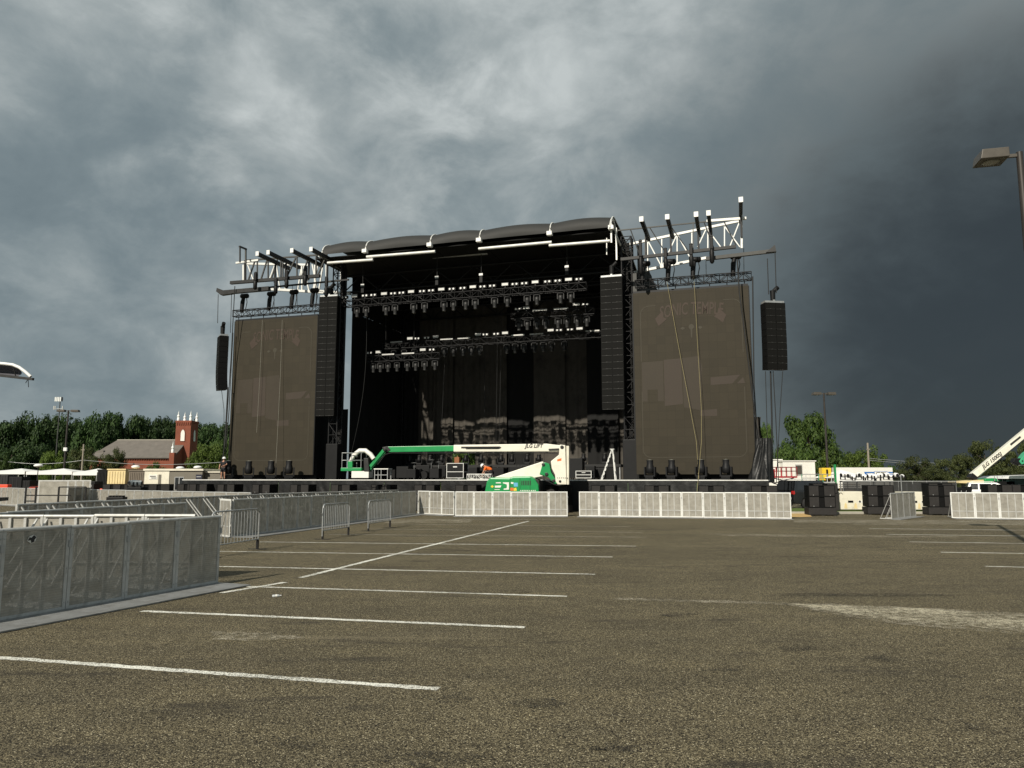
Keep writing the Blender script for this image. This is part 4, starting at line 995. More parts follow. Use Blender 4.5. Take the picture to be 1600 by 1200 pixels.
# the row in front of the green lift etc. face the viewer: run left -> right gives front towards -y
d_ = Vector((-5.34 + 6.81, 13.92 - 10.27)).normalized(); e_ = Vector((-5.34, 13.92))
s_ = e_ - d_ * 6.0
fence_row(s_, e_, 6, 'the nearest fence at the left', 'near left fence', from_word='far')
fence_row((-5.95, 14.3), (-13.6, 14.4), 8, 'the cross fence seen from behind its braces', 'cross fence behind the near fence', from_word='right', front_left=False)
fence_row((-10.35, 14.3), (-9.3, 21.6), 7, 'the second slanting fence at the left', 'second left fence', from_word='far')
fence_row((-11.0, 33.0), (-13.1, 20.0), 12, 'the braced lane fence left of the long wall', 'lane fence', from_word='near')
fence_row((-6.7, 44.5), (-11.0, 33.0), 12, 'the far lane fence reaching the stage', 'far lane fence', from_word='near')
fence_row((-9.02, 24.52), (-5.1, 40.3), 16, 'the long fence wall left of the parking lines', 'long fence wall', from_word='near')
fence_row((-9.75, 25.3), (-9.06, 24.42), 1, 'the lane, facing the light', 'end section of the long wall', proto=BARR_LIT, fold=0.12)
fence_row((-37.5, 55.0), (-12.4, 35.9), 31, 'the far fence behind the lanes at the left', 'far left fence')
fence_row((-5.06, 40.75), (-2.95, 38.75), 3, 'the short angled row left of the green lift', 'short row beside the lift', proto=BARR_LIT)
fence_row((-2.86, 38.2), (2.78, 37.87), 6, 'the bright row in front of the green lift', 'row in front of the lift', proto=BARR_LIT)
fence_row((3.35, 37.87), (13.08, 35.52), 10, 'the long bright row right of the green lift', 'row right of the lift', proto=BARR_LIT)
fence_row((20.88, 36.08), (24.75, 34.9), 4, 'the bright row at the right edge', 'row at the right edge', proto=BARR_LIT)
fence_row((17.45, 34.9), (20.0, 37.6), 4, 'the angled row by the cream boxes', 'angled row at right', fold=0.5)
# sticker on the near fence: small dark print with white outline
fr = Frame(e_.x, e_.y, math.degrees(math.atan2(d_.y, d_.x)))
st = fr.at(50, 842.5, -0.016)
o = tag(MB().prism([(-0.072, -0.017), (-0.045, 0.038), (0.02, 0.062), (0.068, 0.025), (0.042, -0.042), (-0.012, -0.058)], 0, 0.003).build('sticker', M_white), 'small dark sticker on the nearest fence panel', 'sticker')
o.location = fr.world(st.x, -0.020, st.z); o.rotation_euler = (0, 0, fr.rz)
m = MB(); m.prism([(-0.065, -0.015), (-0.04, 0.03), (-0.01, 0.02), (0.02, 0.055), (0.06, 0.02), (0.03, -0.01), (0.035, -0.035), (-0.01, -0.05), (-0.02, -0.01)], -0.004, -0.001); m.build('print', M_decal, o)
# frames standing on the near fence at the left edge
o = thing('work_platform', 'dark flat-topped platform post behind the nearest fence at left edge', 'platform', (-9.35, 13.2, 0), R(20))
m = MB(); m.box(-1.0, 0.42, -0.3, 0.3, 1.50, 1.56); m.build('top', M_darkgrey, o)
m = MB(); m.prism([(-1.0, 1.42), (0.38, 1.42), (0.28, 1.30), (0.16, 1.30), (0.1, 1.38), (-1.0, 1.38)], -0.05, 0.05); m.build('bracket', M_galv, o)
for x, y in ((0.17, -0.2), (0.17, 0.2), (-0.9, -0.2)):
    m = MB(); m.box(x - 0.05, x + 0.05, y - 0.05, y + 0.05, 0, 1.495); m.build('leg', M_galv, o)

# ------------------------------------------------------------------ crowd-control racks
def make_rack():
    o = thing('crowd_barrier', 'x', 'barrier', group='crowd barriers on the lot')
    L, H = 2.0, 1.08
    pts = [(0, 0, 0.1)] + [(0, 0, H - 0.14)] + [(0.14 - 0.14 * math.cos(R(a)), 0, H - 0.14 + 0.14 * math.sin(R(a))) for a in (30, 60, 90)]
    pts += [(L - 0.14 + 0.14 * math.sin(R(a)), 0, H - 0.14 + 0.14 * math.cos(R(a))) for a in (0, 30, 60)] + [(L, 0, H - 0.14), (L, 0, 0.1)]
    m = MB(); m.tube(pts, 0.021, 8); m.build('frame', M_galv, o)
    m = MB(); m.tube([(0, 0, 0.27), (L, 0, 0.27)], 0.018, 6); m.build('lower_rail', M_galv, o)
    for k in range(14):
        x = L * (k + 1) / 15
        m = MB(); m.tube([(x, 0, 0.27), (x, 0, H)], 0.0085, 5); m.build('bar', M_galv, o)
    for x in (0.03, L - 0.03):
        m = MB(); m.box(x - 0.026, x + 0.026, -0.026, 0.026, 0.012, 0.25); m.box(x - 0.03, x + 0.03, -0.26, 0.26, 0.0, 0.014); m.build('foot', M_black_metal, o)
    m = MB(); m.tube([(0, 0, 0.75), (-0.05, 0, 0.75), (-0.05, 0, 0.83)], 0.01, 5); m.build('hook', M_galv, o)
    return o
RACK = make_rack()
for a, b, lab in (((-7.25, 18.35), (-6.85, 20.58), 'steel crowd barrier partly hidden behind the nearest fence corner'),
                  ((-5.92, 23.76), (-5.49, 25.61), 'steel crowd barrier standing alone, middle of the three'),
                  ((-5.19, 27.44), (-4.73, 29.56), 'steel crowd barrier nearest the stage, right of the three')):
    o = place(RACK, USED, (a[0], a[1], 0), math.atan2(b[1] - a[1], b[0] - a[0]), lab)
    o.scale = (math.dist(a, b) / 2.0, 1, 1)

# bottle
p = G(432, 933)
o = thing('plastic_bottle', 'crushed clear plastic bottle lying on the asphalt', 'bottle', (p.x, p.y, 0.022), R(25)); o.scale = (0.62, 0.62, 0.62)
m = MB(); m.lathe([(0.01, -0.11), (0.032, -0.10), (0.033, -0.05), (0.026, -0.02), (0.034, 0.01), (0.03, 0.05), (0.012, 0.085), (0.012, 0.1)], n=10, axis='x'); m.build('bottle_body', M_bottle, o)
m = MB(); m.lathe([(0.015, 0.101), (0.015, 0.118)], n=8, axis='x'); m.build('cap', M_whitecap, o)
m = MB(); m.lathe([(0.0345, -0.03), (0.0345, 0.012)], n=10, axis='x'); m.build('wrapper', M_white, o)

# ================================================================== SUBWOOFERS
def make_sub(w=1.30, h=0.56, d=0.9):
    o = thing('subwoofer', 'x', 'loudspeaker')
    m = MB(); m.box(-w / 2, w / 2, 0.03, d, 0.0, h - 0.008)
    m.box(-w / 2, -w / 2 + 0.03, -0.02, 0.028, 0, h - 0.008); m.box(w / 2 - 0.03, w / 2, -0.02, 0.028, 0, h - 0.008); m.box(-w / 2 + 0.031, w / 2 - 0.031, -0.02, 0.028, 0, 0.025); m.box(-w / 2 + 0.031, w / 2 - 0.031, -0.02, 0.028, h - 0.034, h - 0.01)
    m.build('cabinet', M_cab, o)
    for x0, x1 in ((-w / 2 + 0.035, -0.16), (0.12, w / 2 - 0.035)):
        m = MB(); m.box(x0, x1, -0.012, 0.027, 0.03, h - 0.04); m.build('grille', M_subbase, o)
    m = MB(); m.prism([(-0.15, 0.03), (-0.13, 0.03), (-0.13, h - 0.04), (-0.15, h - 0.04)], -0.012, 0.027); m.prism([(0.09, 0.03), (0.11, 0.03), (0.11, h - 0.04), (0.09, h - 0.04)], -0.012, 0.027); m.build('horn_lip', M_cab, o)
    for x in (-0.42, 0.4):
        m = MB(); m.lathe([(0.022, -0.018), (0.022, -0.0125)], (x, 0, 0.06), 8, 'y'); m.build('badge', M_galv, o)
    return o
SUB = make_sub()
def make_base(w=1.36, d=0.95, h=0.40):
    o = thing('loudspeaker_riser', 'x', 'riser')
    m = MB(); m.box(-w / 2, w / 2, -0.03, d, 0.05, h - 0.004); m.build('box', M_subbase, o, bevel=0.012)
    for x in (-w / 2 + 0.1, 0, w / 2 - 0.1):
        m = MB(); m.box(x - 0.06, x + 0.06, 0.0, d - 0.05, 0.0, 0.048); m.build('skid', M_darkgrey, o)
    return o
RISER = make_base()
def sub_stack(pos, rz, where, rows=2, group='stage front subwoofers', base=0.40, riser=True, top=False):
    pos = Vector(pos)
    if riser: place(RISER, USED, pos, rz, 'dark riser under subwoofers %s' % where, 'loudspeaker risers')
    for k in range(rows):
        place(SUB, USED, pos + Vector((0, 0, (base if riser else 0) + k * 0.56)), rz, '%s black subwoofer %s' % (('lower', 'upper', 'topmost')[k] if rows > 1 else 'single', where), group)
fx = [353, 408, 468, 532, 595, 663, 728, 800, 870, 942, 1026, 1111, 1194]
for i, x in enumerate(fx):
    p = S(x, 757, -3.6)
    sub_stack(STG.world(p.x, -3.6, 0), STG.rz, 'of the %s stack from the left before the stage skirt' % ORD[i])
for i, (x, y, yaw) in enumerate([(1286, 806, -8), (1378, 804.5, -8), (1474, 805, -10)]):
    p = G(x, y)
    sub_stack((p.x, p.y, 0), R(yaw), ('in the stack beside the dark car', 'in the middle stack between the cream boxes', 'in the stack left of the right edge barricades')[i], group='right side subwoofer stacks', base=0.42)
for i, (x, Y, yaw) in enumerate([(1563, 43.0, -10), (1600, 43.4, -10), (1470, 43.2, -5), (1290, 41.5, -8)]):
    q = W(x, 770, Y)
    place(SUB, USED, (q.x, q.y, 0.98 if i < 2 else 1.06), R(yaw), ('black subwoofer behind the right edge barricades', 'black subwoofer at the extreme right behind the barricades', 'black subwoofer on the case behind the third right stack', 'black subwoofer rising behind the stack beside the dark car')[i], 'right side subwoofer stacks')
    rs = place(RISER, USED, (q.x, q.y, 0), R(yaw), ('dark riser behind the right edge barricades', 'dark riser at the extreme right behind the barricades', 'dark riser behind the third right stack', 'dark riser behind the stack beside the dark car')[i], 'loudspeaker risers'); rs.scale = (1, 1, 2.45 if i < 2 else 2.65)

# cream boxes (ballast / generator housings) on the verge
def cream_box(x0, x1, yb, yt, Y, lab):
    a, b = W(x0, yb, Y), W(x1, yb, Y); h = W(x0, yt, Y).z - 0.11; w = b.x - a.x
    o = thing('cream_box', lab, 'box', (a.x, Y, 0.11), R(-3), 'cream boxes on the verge')
    m = MB(); m.box(0, w, 0, 1.1, 0.06, h); m.build('housing', M_cream, o, bevel=0.03)
    m = MB(); m.box(w * 0.37, w * 0.56, -0.012, -0.002, h * 0.42, h * 0.53); m.build('slot', M_black, o)
    m = MB(); m.box(w * 0.74, w * 0.93, -0.010, -0.002, h * 0.41, h * 0.53); m.build('label_plate', M_white, o)
    m = MB(); m.lathe([(0.06, -0.012), (0.06, -0.002)], (w * 0.8, 0, h * 0.475), 8, 'y'); m.build('valve', M_darkgrey, o)
    for x in (0.22, 0.58):
        m = MB(); m.prism([(w * x, h * 0.12), (w * (x + 0.12), h * 0.12), (w * (x + 0.10), h * 0.34), (w * (x + 0.06), h * 0.42), (w * (x + 0.02), h * 0.34)], -0.008, -0.002); m.build('pressed_panel', M_tan, o)
    m = MB(); m.tube([(w * 0.06, -0.008, h * 0.86), (w * 0.09, -0.008, h * 0.93), (w * 0.15, -0.008, h * 0.93), (w * 0.18, -0.008, h * 0.86)], 0.018, 6); m.build('lifting_eye', M_darkgrey, o)
    for x in (0.1, w - 0.25):
        m = MB(); m.box(x, x + 0.15, 0.1, 1.0, 0.0, 0.058); m.build('skid', M_darkgrey, o)
cream_box(1310, 1352, 799, 768, 42.0, 'cream steel box with dark slot between two subwoofer stacks')
cream_box(1414, 1449, 800, 768.5, 41.8, 'cream steel box half hidden behind the angled barricades')
# plywood sheet
a, b, c, d = G(1236, 799), G(1257, 798), G(1268, 807.5), G(1236, 808)
o = tag(MB().prism([(0, 0), (1, 0), (1, 0.03), (0, 0.03)], 0, 1).build('plywood_ramp', M_ply), 'yellow plywood sheet lying on the asphalt by the dark car', 'plywood')
o.data.clear_geometry(); vs_ = [(p.x - a.x, p.y - a.y, z) for z in (0.0, 0.03) for p in (a, b, c, d)]
o.data.from_pydata(vs_, [], [(0, 1, 2, 3), (7, 6, 5, 4), (0, 4, 5, 1), (1, 5, 6, 2), (2, 6, 7, 3), (3, 7, 4, 0)]); o.location = (a.x, a.y, 0.004)
M_ply and o.data.materials.append(M_ply) if not o.data.materials else None

# ================================================================== BOOM LIFT (in front of the stage)
LF = Frame(1.05, 41.6, -9.0)
def LP(pts, t=0.0): return [(lambda p: (p.x, p.z))(LF.at(x, y, t)) for x, y in pts]
lift = thing('boom_lift', 'green and ivory articulated boom lift parked before the stage', 'boom lift', LF.o, LF.rz)
def lprism(name, pts, y0, y1, mt, bevel=0.03, parent=None):
    m = MB(); m.prism(LP(pts), y0, y1); return m.build(name, mt, parent or lift, bevel=bevel)
cover = lprism('engine_cover', [(762, 773), (766, 752), (771, 746), (800, 746.5), (806, 744.5), (833, 744), (838, 747), (845, 757), (846, 773)], -1.05, 0.85, M_green, 0.08)
lprism('counter_panel', [(836, 747), (845, 751), (847, 771), (838, 773)], -0.9, 0.7, M_darkgrey, 0.02)
lprism('lower_boom', [(773, 746), (782, 743), (849, 721), (851, 725), (849, 744), (836, 746.5), (800, 748)], -0.25, 0.25, M_lift_white, 0.03)
lprism('link_arm', [(849, 724), (853, 722.5), (859, 725), (862, 738), (868, 748), (871, 756), (866, 755), (858, 746), (851, 743), (844, 741)], -0.30, 0.30, M_green, 0.02)
tw = lprism('tower_link', [(861.5, 721), (874, 711), (875.5, 695), (884, 696), (886, 757), (872, 757), (869, 752), (868, 742), (863, 732)], -0.32, 0.32, M_lift_white, 0.03)
lprism('tower_channel', [(885.5, 697), (889.5, 697), (889.5, 757), (886.3, 757)], -0.28, 0.28, M_cream, 0.01)
bm_ = lprism('main_boom', [(710, 695.5), (855, 693.5), (876, 696), (875, 705), (870, 705.5), (710, 706)], -0.22, 0.22, M_lift_white, 0.03)
lprism('fly_boom', [(606, 698), (711.5, 696.2), (711.5, 705.2), (608, 706.5)], -0.17, 0.17, M_green, 0.02)
lprism('boom_slot', [(722, 698.2), (782, 697.8), (784.5, 699.5), (782, 701.5), (722, 700.8)], -0.235, -0.222, M_darkgrey, 0)
lprism('boom_joint', [(599, 699), (607, 697.5), (612, 703), (607, 707), (600, 704)], -0.2, 0.2, M_darkgrey, 0.02)
lprism('jib', [(578, 727.5), (601, 699), (605, 702), (581, 731)], -0.14, 0.14, M_green, 0.02)
lprism('jib_rod', [(576, 734), (600, 705), (603, 707), (579.5, 734.5)], -0.06, 0.06, M_green, 0)
lprism('cylinder', [(858, 701.5), (874, 700.8), (874, 703), (858, 703.3)], -0.30, -0.235, M_darkgrey, 0)
m = MB(); base = LF.at(835, 775, 0)
m.box(LF.at(752, 780).x, LF.at(846, 780).x, -0.95, 0.95, 0.55, 0.95); m.build('chassis', M_darkgrey, lift, bevel=0.04)
for x in (760, 838):
    for y in (-1.12, 0.78):
        c_ = LF.at(x, 790, 0)
        m = MB(); m.lathe([(0.30, 0), (0.44, 0.04), (0.46, 0.17), (0.44, 0.30), (0.30, 0.34)], (c_.x, y, 0.46), 20, 'y'); wh = m.build('wheel', M_rubber, lift)
        m = MB(); m.lathe([(0.29, 0), (0.26, 0.015)], (c_.x, y - 0.008 if y < 0 else y + 0.35, 0.46), 16, 'y'); m.build('rim', M_lift_white, wh)
for i, (x, y, r_) in enumerate(((855, 741, 0.10), (866, 751, 0.09), (850, 726, 0.09), (879, 699, 0.10), (604, 702, 0.09), (876, 752, 0.07))):
    q = LF.at(x, y, 0); m = MB(); m.lathe([(r_, -0.345), (r_ * 0.6, -0.36)], (q.x, 0, q.z), 10, 'y'); m.build('pivot_pin', M_darkgrey, lift)
m = MB(); m.tube([LF.at(x, y, -0.245) for x, y in ((872, 709), (850, 707.5), (800, 708), (750, 707.8), (712, 707.6), (660, 708), (612, 707.6), (602, 710), (590, 726))], 0.022, 5); m.build('hydraulic_hose', M_rubber, lift)
m = MB(); m.tube([LF.at(x, y, -0.26) for x, y in ((846, 748), (856, 752), (866, 757), (874, 759), (884, 754))], 0.03, 6); m.build('hydraulic_hose', M_rubber, lift)
m = MB(); m.box(LF.at(729, 700).x, LF.at(780, 700).x, -0.30, -0.238, LF.at(729, 700.8).z, LF.at(729, 698.6).z); m.build('cable_carrier', M_black, lift)
for x0, x1 in ((819, 835),):
    for k in range(6): m = MB(); m.prism(LP([(x0 + k * 2.6, 751), (x0 + k * 2.6 + 1.4, 751), (x0 + k * 2.6 + 1.4, 758), (x0 + k * 2.6, 758)]), -1.058, -1.052); m.build('vent_slot', M_darkgrey, lift)
# decals
def decal(name, pts, y, mt):
    m = MB(); m.prism(LP(pts), y - 0.006, y - 0.002); return m.build(name, mt, lift)
decal('sticker', [(871.5, 718), (878, 716), (878, 720), (871.5, 721)], -0.32, M_decal_orange)
for k in range(6): decal('hazard_mark', [(871 + k * 3, 746.2), (872.6 + k * 3, 746.2), (873 + k * 3, 747.3), (871.4 + k * 3, 747.3)], -0.32, M_decal)
decal('badge', [(774.5, 757.8), (777, 759.8), (774.5, 762), (772, 759.8)], -1.05, M_decal_yellow)
decal('logo_bar', [(778.5, 758.5), (788.5, 758.2), (787, 761.5), (778.5, 761.5)], -1.05, M_white)
decal('logo_bar', [(778, 764), (786, 764), (786, 764.9), (778, 764.9)], -1.05, M_white)
decal('logo_bar', [(780, 753.5), (787, 753.2), (788, 755), (780, 755)], -1.05, M_white)
decal('logo_bar', [(790.5, 753.5), (800, 753.5), (800, 764.5), (792, 764.8), (792, 763), (796.5, 762.5), (797, 759), (796.5, 756.5), (791, 755)], -1.05, M_white)
decal('sticker', [(807, 754), (813.5, 754), (813.5, 760), (807.5, 760)], -1.05, M_decal_blue)
decal('sticker', [(803, 753), (807, 753.4), (806.5, 756), (803, 755.5)], -1.05, M_white)
decal('sticker', [(802.5, 761.5), (808, 762), (807, 766.5), (801.5, 766)], -1.05, M_decal_orange)
decal('sticker', [(807, 763), (811, 761.5), (812, 766), (807.5, 766.7)], -1.05, M_decal_yellow)
for k in range(9): decal('hazard_mark', [(817 + k * 2.8, 765.3), (818.4 + k * 2.8, 765.3), (818 + k * 2.8, 766.8), (816.6 + k * 2.8, 766.8)], -1.05, M_white)
for k in range(5):
    x = 804 + k * 0; 
for x in (801.5, 816.5, 832):
    decal('panel_seam', [(x, 746.5), (x + 0.5, 746.5), (x + 0.5, 768), (x, 768)], -1.055, M_darkgrey)
q = LF.at(834, 697, -0.22)
text_part('JLG LIFT', 0.30, M_decal, lift, (q.x, -0.232, q.z), shear=0.25, width=1.05, bold=0.006)
# basket at the boom end
bk = LF.at(557, 735, 0)
fl = MB(); fl.box(LF.at(537, 735).x, LF.at(569, 735).x, -0.45, 0.45, LF.at(540, 735).z - 0.04, LF.at(540, 731).z); fl.build('basket_floor', M_green, lift, bevel=0.02)
x0, x1, zb, zt = LF.at(538.5, 730).x, LF.at(568, 730).x, LF.at(540, 731).z, LF.at(540, 708).z
m = MB()
for x in (x0, (x0 + x1) / 2, x1):
    for y in (-0.42, 0.42): m.tube([(x, y, zb), (x, y, zt)], 0.02, 5)
for z in (zt, (zt + zb) / 2):
    m.tube([(x0, -0.42, z), (x1, -0.42, z), (x1, 0.42, z), (x0, 0.42, z), (x0, -0.42, z)], 0.02, 5)
m.build('basket_rail', M_galv, lift)
lprism('control_box', [(548, 721), (555, 721), (555, 731), (548, 731)], -0.47, -0.30, M_green, 0.01)
lprism('rotator', [(570, 716), (577, 716), (579, 737), (571, 737)], -0.22, 0.22, M_darkgrey, 0.02)
m = MB(); pts = [LF.at(x, y, -0.12) for x, y in ((548, 722), (553, 711), (562, 704), (571, 704), (579, 710), (584, 717))]; m.tube(pts, 0.13, 8); m.build('hose_loop', M_white, lift)
m = MB(); pts = [LF.at(x, y, 0.1) for x, y in ((556, 722), (560, 711), (570, 706), (577, 713), (575, 722))]; m.tube(pts, 0.07, 7); m.build('hose_loop', M_black, lift)

# second boom lift far right
L2 = Frame(36.0, 62.0, -8.0)
def LP2(pts): return [(lambda p: (p.x, p.z))(L2.at(x, y, 0)) for x, y in pts]
lift2 = thing('boom_lift', 'ivory boom lift with raised arm beyond the right barricades', 'boom lift', L2.o, L2.rz)
def l2(name, pts, y0, y1, mt, bevel=0.03):
    m = MB(); m.prism(LP2(pts), y0, y1); return m.build(name, mt, lift2, bevel=bevel)
l2('engine_cover', [(1527, 755), (1529, 748), (1545, 747), (1556, 751), (1557, 758), (1540, 757)], -1.1, 1.1, M_green, 0.06)
l2('counterweight_deck', [(1489, 754.5), (1490, 752.5), (1527, 749.5), (1528, 755), (1520, 756)], -1.1, 1.1, M_tan, 0.02)
l2('main_boom', [(1516, 740), (1524, 746), (1660, 635), (1652, 628)], -0.28, 0.28, M_lift_white, 0.03)
l2('lift_cylinder', [(1529, 742), (1531, 744), (1553, 723), (1551, 721)], -0.08, 0.08, M_galv, 0)
l2('under_rail', [(1545, 728.5), (1546.5, 730), (1612, 676.5), (1610.5, 674.5)], -0.2, 0.2, M_darkgrey, 0)
l2('boom_root', [(1512, 746), (1517, 739), (1526, 746), (1522, 750)], -0.33, 0.33, M_black, 0.02)
l2('boom_slot', [(1575, 694), (1591, 681.5), (1592.5, 684), (1577, 696.5)], -0.295, -0.282, M_darkgrey, 0)
q = L2.at(1546, 720, 0); ang = math.atan2(W(1560, 708, 62).z - W(1532, 731, 62).z, W(1560, 708, 62).x - W(1532, 731, 62).x)
text_part('JLG 1500SJ', 0.42, M_decal, lift2, (q.x + 0.05, -0.294, q.z), shear=0.3, width=2.0, bold=0.01, rot=(R(90), -ang, 0))
m = MB(); m.box(L2.at(1500, 770).x, L2.at(1553, 770).x, -1.0, 1.0, 0.5, 1.15); m.build('chassis', M_darkgrey, lift2, bevel=0.04)
for x in (1503, 1548):
    for y in (-1.15, 0.8):
        c_ = L2.at(x, 770, 0); m = MB(); m.lathe([(0.35, 0), (0.5, 0.05), (0.52, 0.2), (0.5, 0.33), (0.35, 0.36)], (c_.x, y, 0.52), 16, 'y'); m.build('wheel', M_rubber, lift2)
m = MB(); m.box(L2.at(1520, 770).x - 0.5, L2.at(1520, 770).x + 0.5, -0.8, 0.8, 1.16, L2.at(1520, 757).z); m.build('turntable', M_black, lift2)
# third machine: green arm end entering at the right edge
o = thing('lift_arm', 'mint green drilled steel arm end at the right edge above the barricades', 'boom lift', (W(1600, 720, 58).x, 58, 0), R(-5))
L3 = Frame(o.location.x, 58, -5)
m = MB(); m.prism([(lambda p: (p.x, p.z))(L3.at(x, y, 0)) for x, y in ((1589, 721), (1599, 708), (1625, 690), (1632, 700), (1606, 722), (1593, 726))], -0.3, 0.3); m.build('arm', M_green2, o, bevel=0.04)
for x, y in ((1594, 720.5), (1598, 715.5), (1599, 720.5)):
    q = L3.at(x, y, 0); m = MB(); m.lathe([(0.06, -0.315), (0.06, -0.303)], (q.x, 0, q.z), 8, 'y'); m.build('pin_hole', M_black, o)
m = MB(); m.prism([(lambda p: (p.x, p.z))(L3.at(x, y, 0)) for x, y in ((1580, 722), (1583, 716), (1592, 716), (1594, 724), (1588, 727))], -0.25, 0.25); m.build('hydraulic_head', M_black, o, bevel=0.04)
m = MB(); q = L3.at(1630, 695, 0); m.bar((q.x, 0, q.z), (q.x + 0.3, 0, 0.1), 0.5); m.build('mast', M_green2, o)

# ================================================================== THINGS ON THE STAGE
def flight_case(px, y0, y1, t, w_px, d, lab, lid=0.45, wheels=True, mt=None, edge=True):
    a, b = S(px - w_px / 2, y1, t), S(px + w_px / 2, y1, t); w = b.x - a.x; h = S(px, y0, t).z - DK
    o = thing('flight_case', lab, 'case', STG.world(a.x, t, DK), STG.rz + R(random.uniform(-4, 4)), 'flight cases on the stage')
    zb = 0.11 if wheels else 0.0
    m = MB(); m.box(0, w, 0, d, zb, h); m.build('body', mt or M_black, o, bevel=0.015)
    if edge:
        e = 0.035
        m = MB()
        for x in (0, w):
            for y in (0, d): m.bar((x, y, zb), (x, y, h), e)
        for z in (zb, h, zb + (h - zb) * lid):
            m.bar((0, 0, z), (w, 0, z), e); m.bar((0, d, z), (w, d, z), e); m.bar((0, 0, z), (0, d, z), e); m.bar((w, 0, z), (w, d, z), e)
        m.build('edging', M_alu_white, o)
        m = MB(); m.box(w * 0.38, w * 0.62, -0.014, -0.002, zb + (h - zb) * 0.72, zb + (h - zb) * 0.80); m.build('latch', M_alu_white, o)
    if wheels:
        for x in (0.1, w - 0.1):
            for y in (0.1, d - 0.1):
                m = MB(); m.lathe([(0.05, -0.02), (0.05, 0.02)], (x, y, 0.05), 8, 'y'); m.build('caster', M_rubber, o)
    return o
flight_case(711, 724, 746.5, -0.9, 26, 0.8, 'black flight case with bright metal edging left of the crouching worker', 0.42)
flight_case(562, 734, 747, -0.6, 26, 0.7, 'white low cabinet under the lift basket', 0.5, True, M_white, False)
flight_case(912, 736, 747, 1.5, 24, 0.7, 'black flight case with metal edging left of the white ladder')
flight_case(900, 716, 740, 5.0, 20, 0.8, 'large dark amplifier case behind the lift tower', 0.5, True, M_black, False)
for i, (px, y0, t, w) in enumerate([(628, 729, 5, 18), (642, 733, 3, 14), (660, 727, 5, 20), (678, 732, 3.5, 14), (690, 728, 6, 12), (737, 730, 6, 16), (756, 728, 7, 18), (778, 731, 5, 18), (806, 729, 6, 20), (826, 727, 7, 20), (922, 728, 5, 14), (938, 732, 6, 14), (612, 734, 6, 10)]):
    flight_case(px, y0, 747, t, w, 0.7, 'dark equipment case in the stage clutter, %s of the row' % ORD[i], 0.5, True, M_black, False)
# table
a = S(584, 732, -0.7); b = S(606.5, 732, -0.7)
o = thing('work_table', 'white topped table with grey legs right of the lift basket', 'table', STG.world(a.x, -0.7, DK), STG.rz); w = b.x - a.x; h = a.z - DK
m = MB(); m.box(0, w, 0, 0.6, h - 0.06, h); m.build('tabletop', M_white, o)
for x in (0.03, w - 0.08):
    for y in (0.03, 0.52):
        m = MB(); m.box(x, x + 0.045, y, y + 0.045, 0, h - 0.062); m.build('leg', M_galv, o)
m = MB(); m.box(0.08, w - 0.085, 0.04, 0.07, 0.28, 0.32); m.box(w / 2 - 0.02, w / 2 + 0.02, 0.03, 0.065, 0, h - 0.062); m.build('stretcher', M_galv, o)
# wooden amplifier on the case
a = S(711, 724, -0.6)
o = thing('wooden_cabinet', 'small brown wooden cabinet standing on the flight case', 'cabinet', STG.world(S(711, 724, -0.9).x + 0.05, -0.75, S(711, 724, -0.9).z + 0.025), STG.rz)
m = MB(); m.box(-0.16, 0.16, 0, 0.3, 0, 0.36); m.build('box', M_wood, o, bevel=0.015)
m = MB(); m.lathe([(0.04, 0.362), (0.03, 0.45)], (0.0, 0.15, 0), 8); m.build('knob', M_wood, o)
# truss section lying on the deck
a, b = S(731, 744, -1.1), S(768, 744, -1.1)
o = thing('floor_truss', 'short bright truss section lying at the deck edge', 'truss', STG.world(a.x, -1.1, DK + 0.03), STG.rz); truss_parts(o, b.x - a.x, 0.3, 0.30, 0.33, 0.03, 0.02, M_alu_white)
# step ladder
a, b, c = S(939, 748, -0.5), S(961, 748, -0.5), S(955.5, 702, -0.5)
o = thing('step_ladder', 'white aluminium step ladder standing on the stage by the right tower', 'ladder', STG.world(a.x, -0.5, DK), STG.rz); W_ = b.x - a.x; cx, cz = c.x - a.x, c.z - DK
for y in (0, 0.45):
    m = MB(); m.bar((0, y, 0), (cx, 0.1 + y * 0.55, cz), 0.075, 0.05); m.build('front_rail', M_alu_white, o)
    m = MB(); m.bar((W_, y, 0), (cx + 0.05, 0.1 + y * 0.55, cz), 0.05, 0.04); m.build('rear_rail', M_alu_white, o)
for k in range(1, 7):
    f = k / 7; m = MB(); m.box(cx * f - 0.05, cx * f + 0.05, 0.1 * f, 0.45 + (0.3475 - 0.45) * f, cz * f - 0.015, cz * f + 0.015); m.build('step', M_alu, o)
for k in (2, 5):
    f = k / 7; m = MB(); m.bar((W_ + (cx - W_) * f, 0.05, cz * f), (W_ + (cx - W_) * f, 0.42, cz * f), 0.03); m.build('rear_rung', M_alu, o)
m = MB(); m.box(cx - 0.1, cx + 0.14, 0.06, 0.40, cz - 0.01, cz + 0.03); m.build('top_cap', M_alu_white, o)
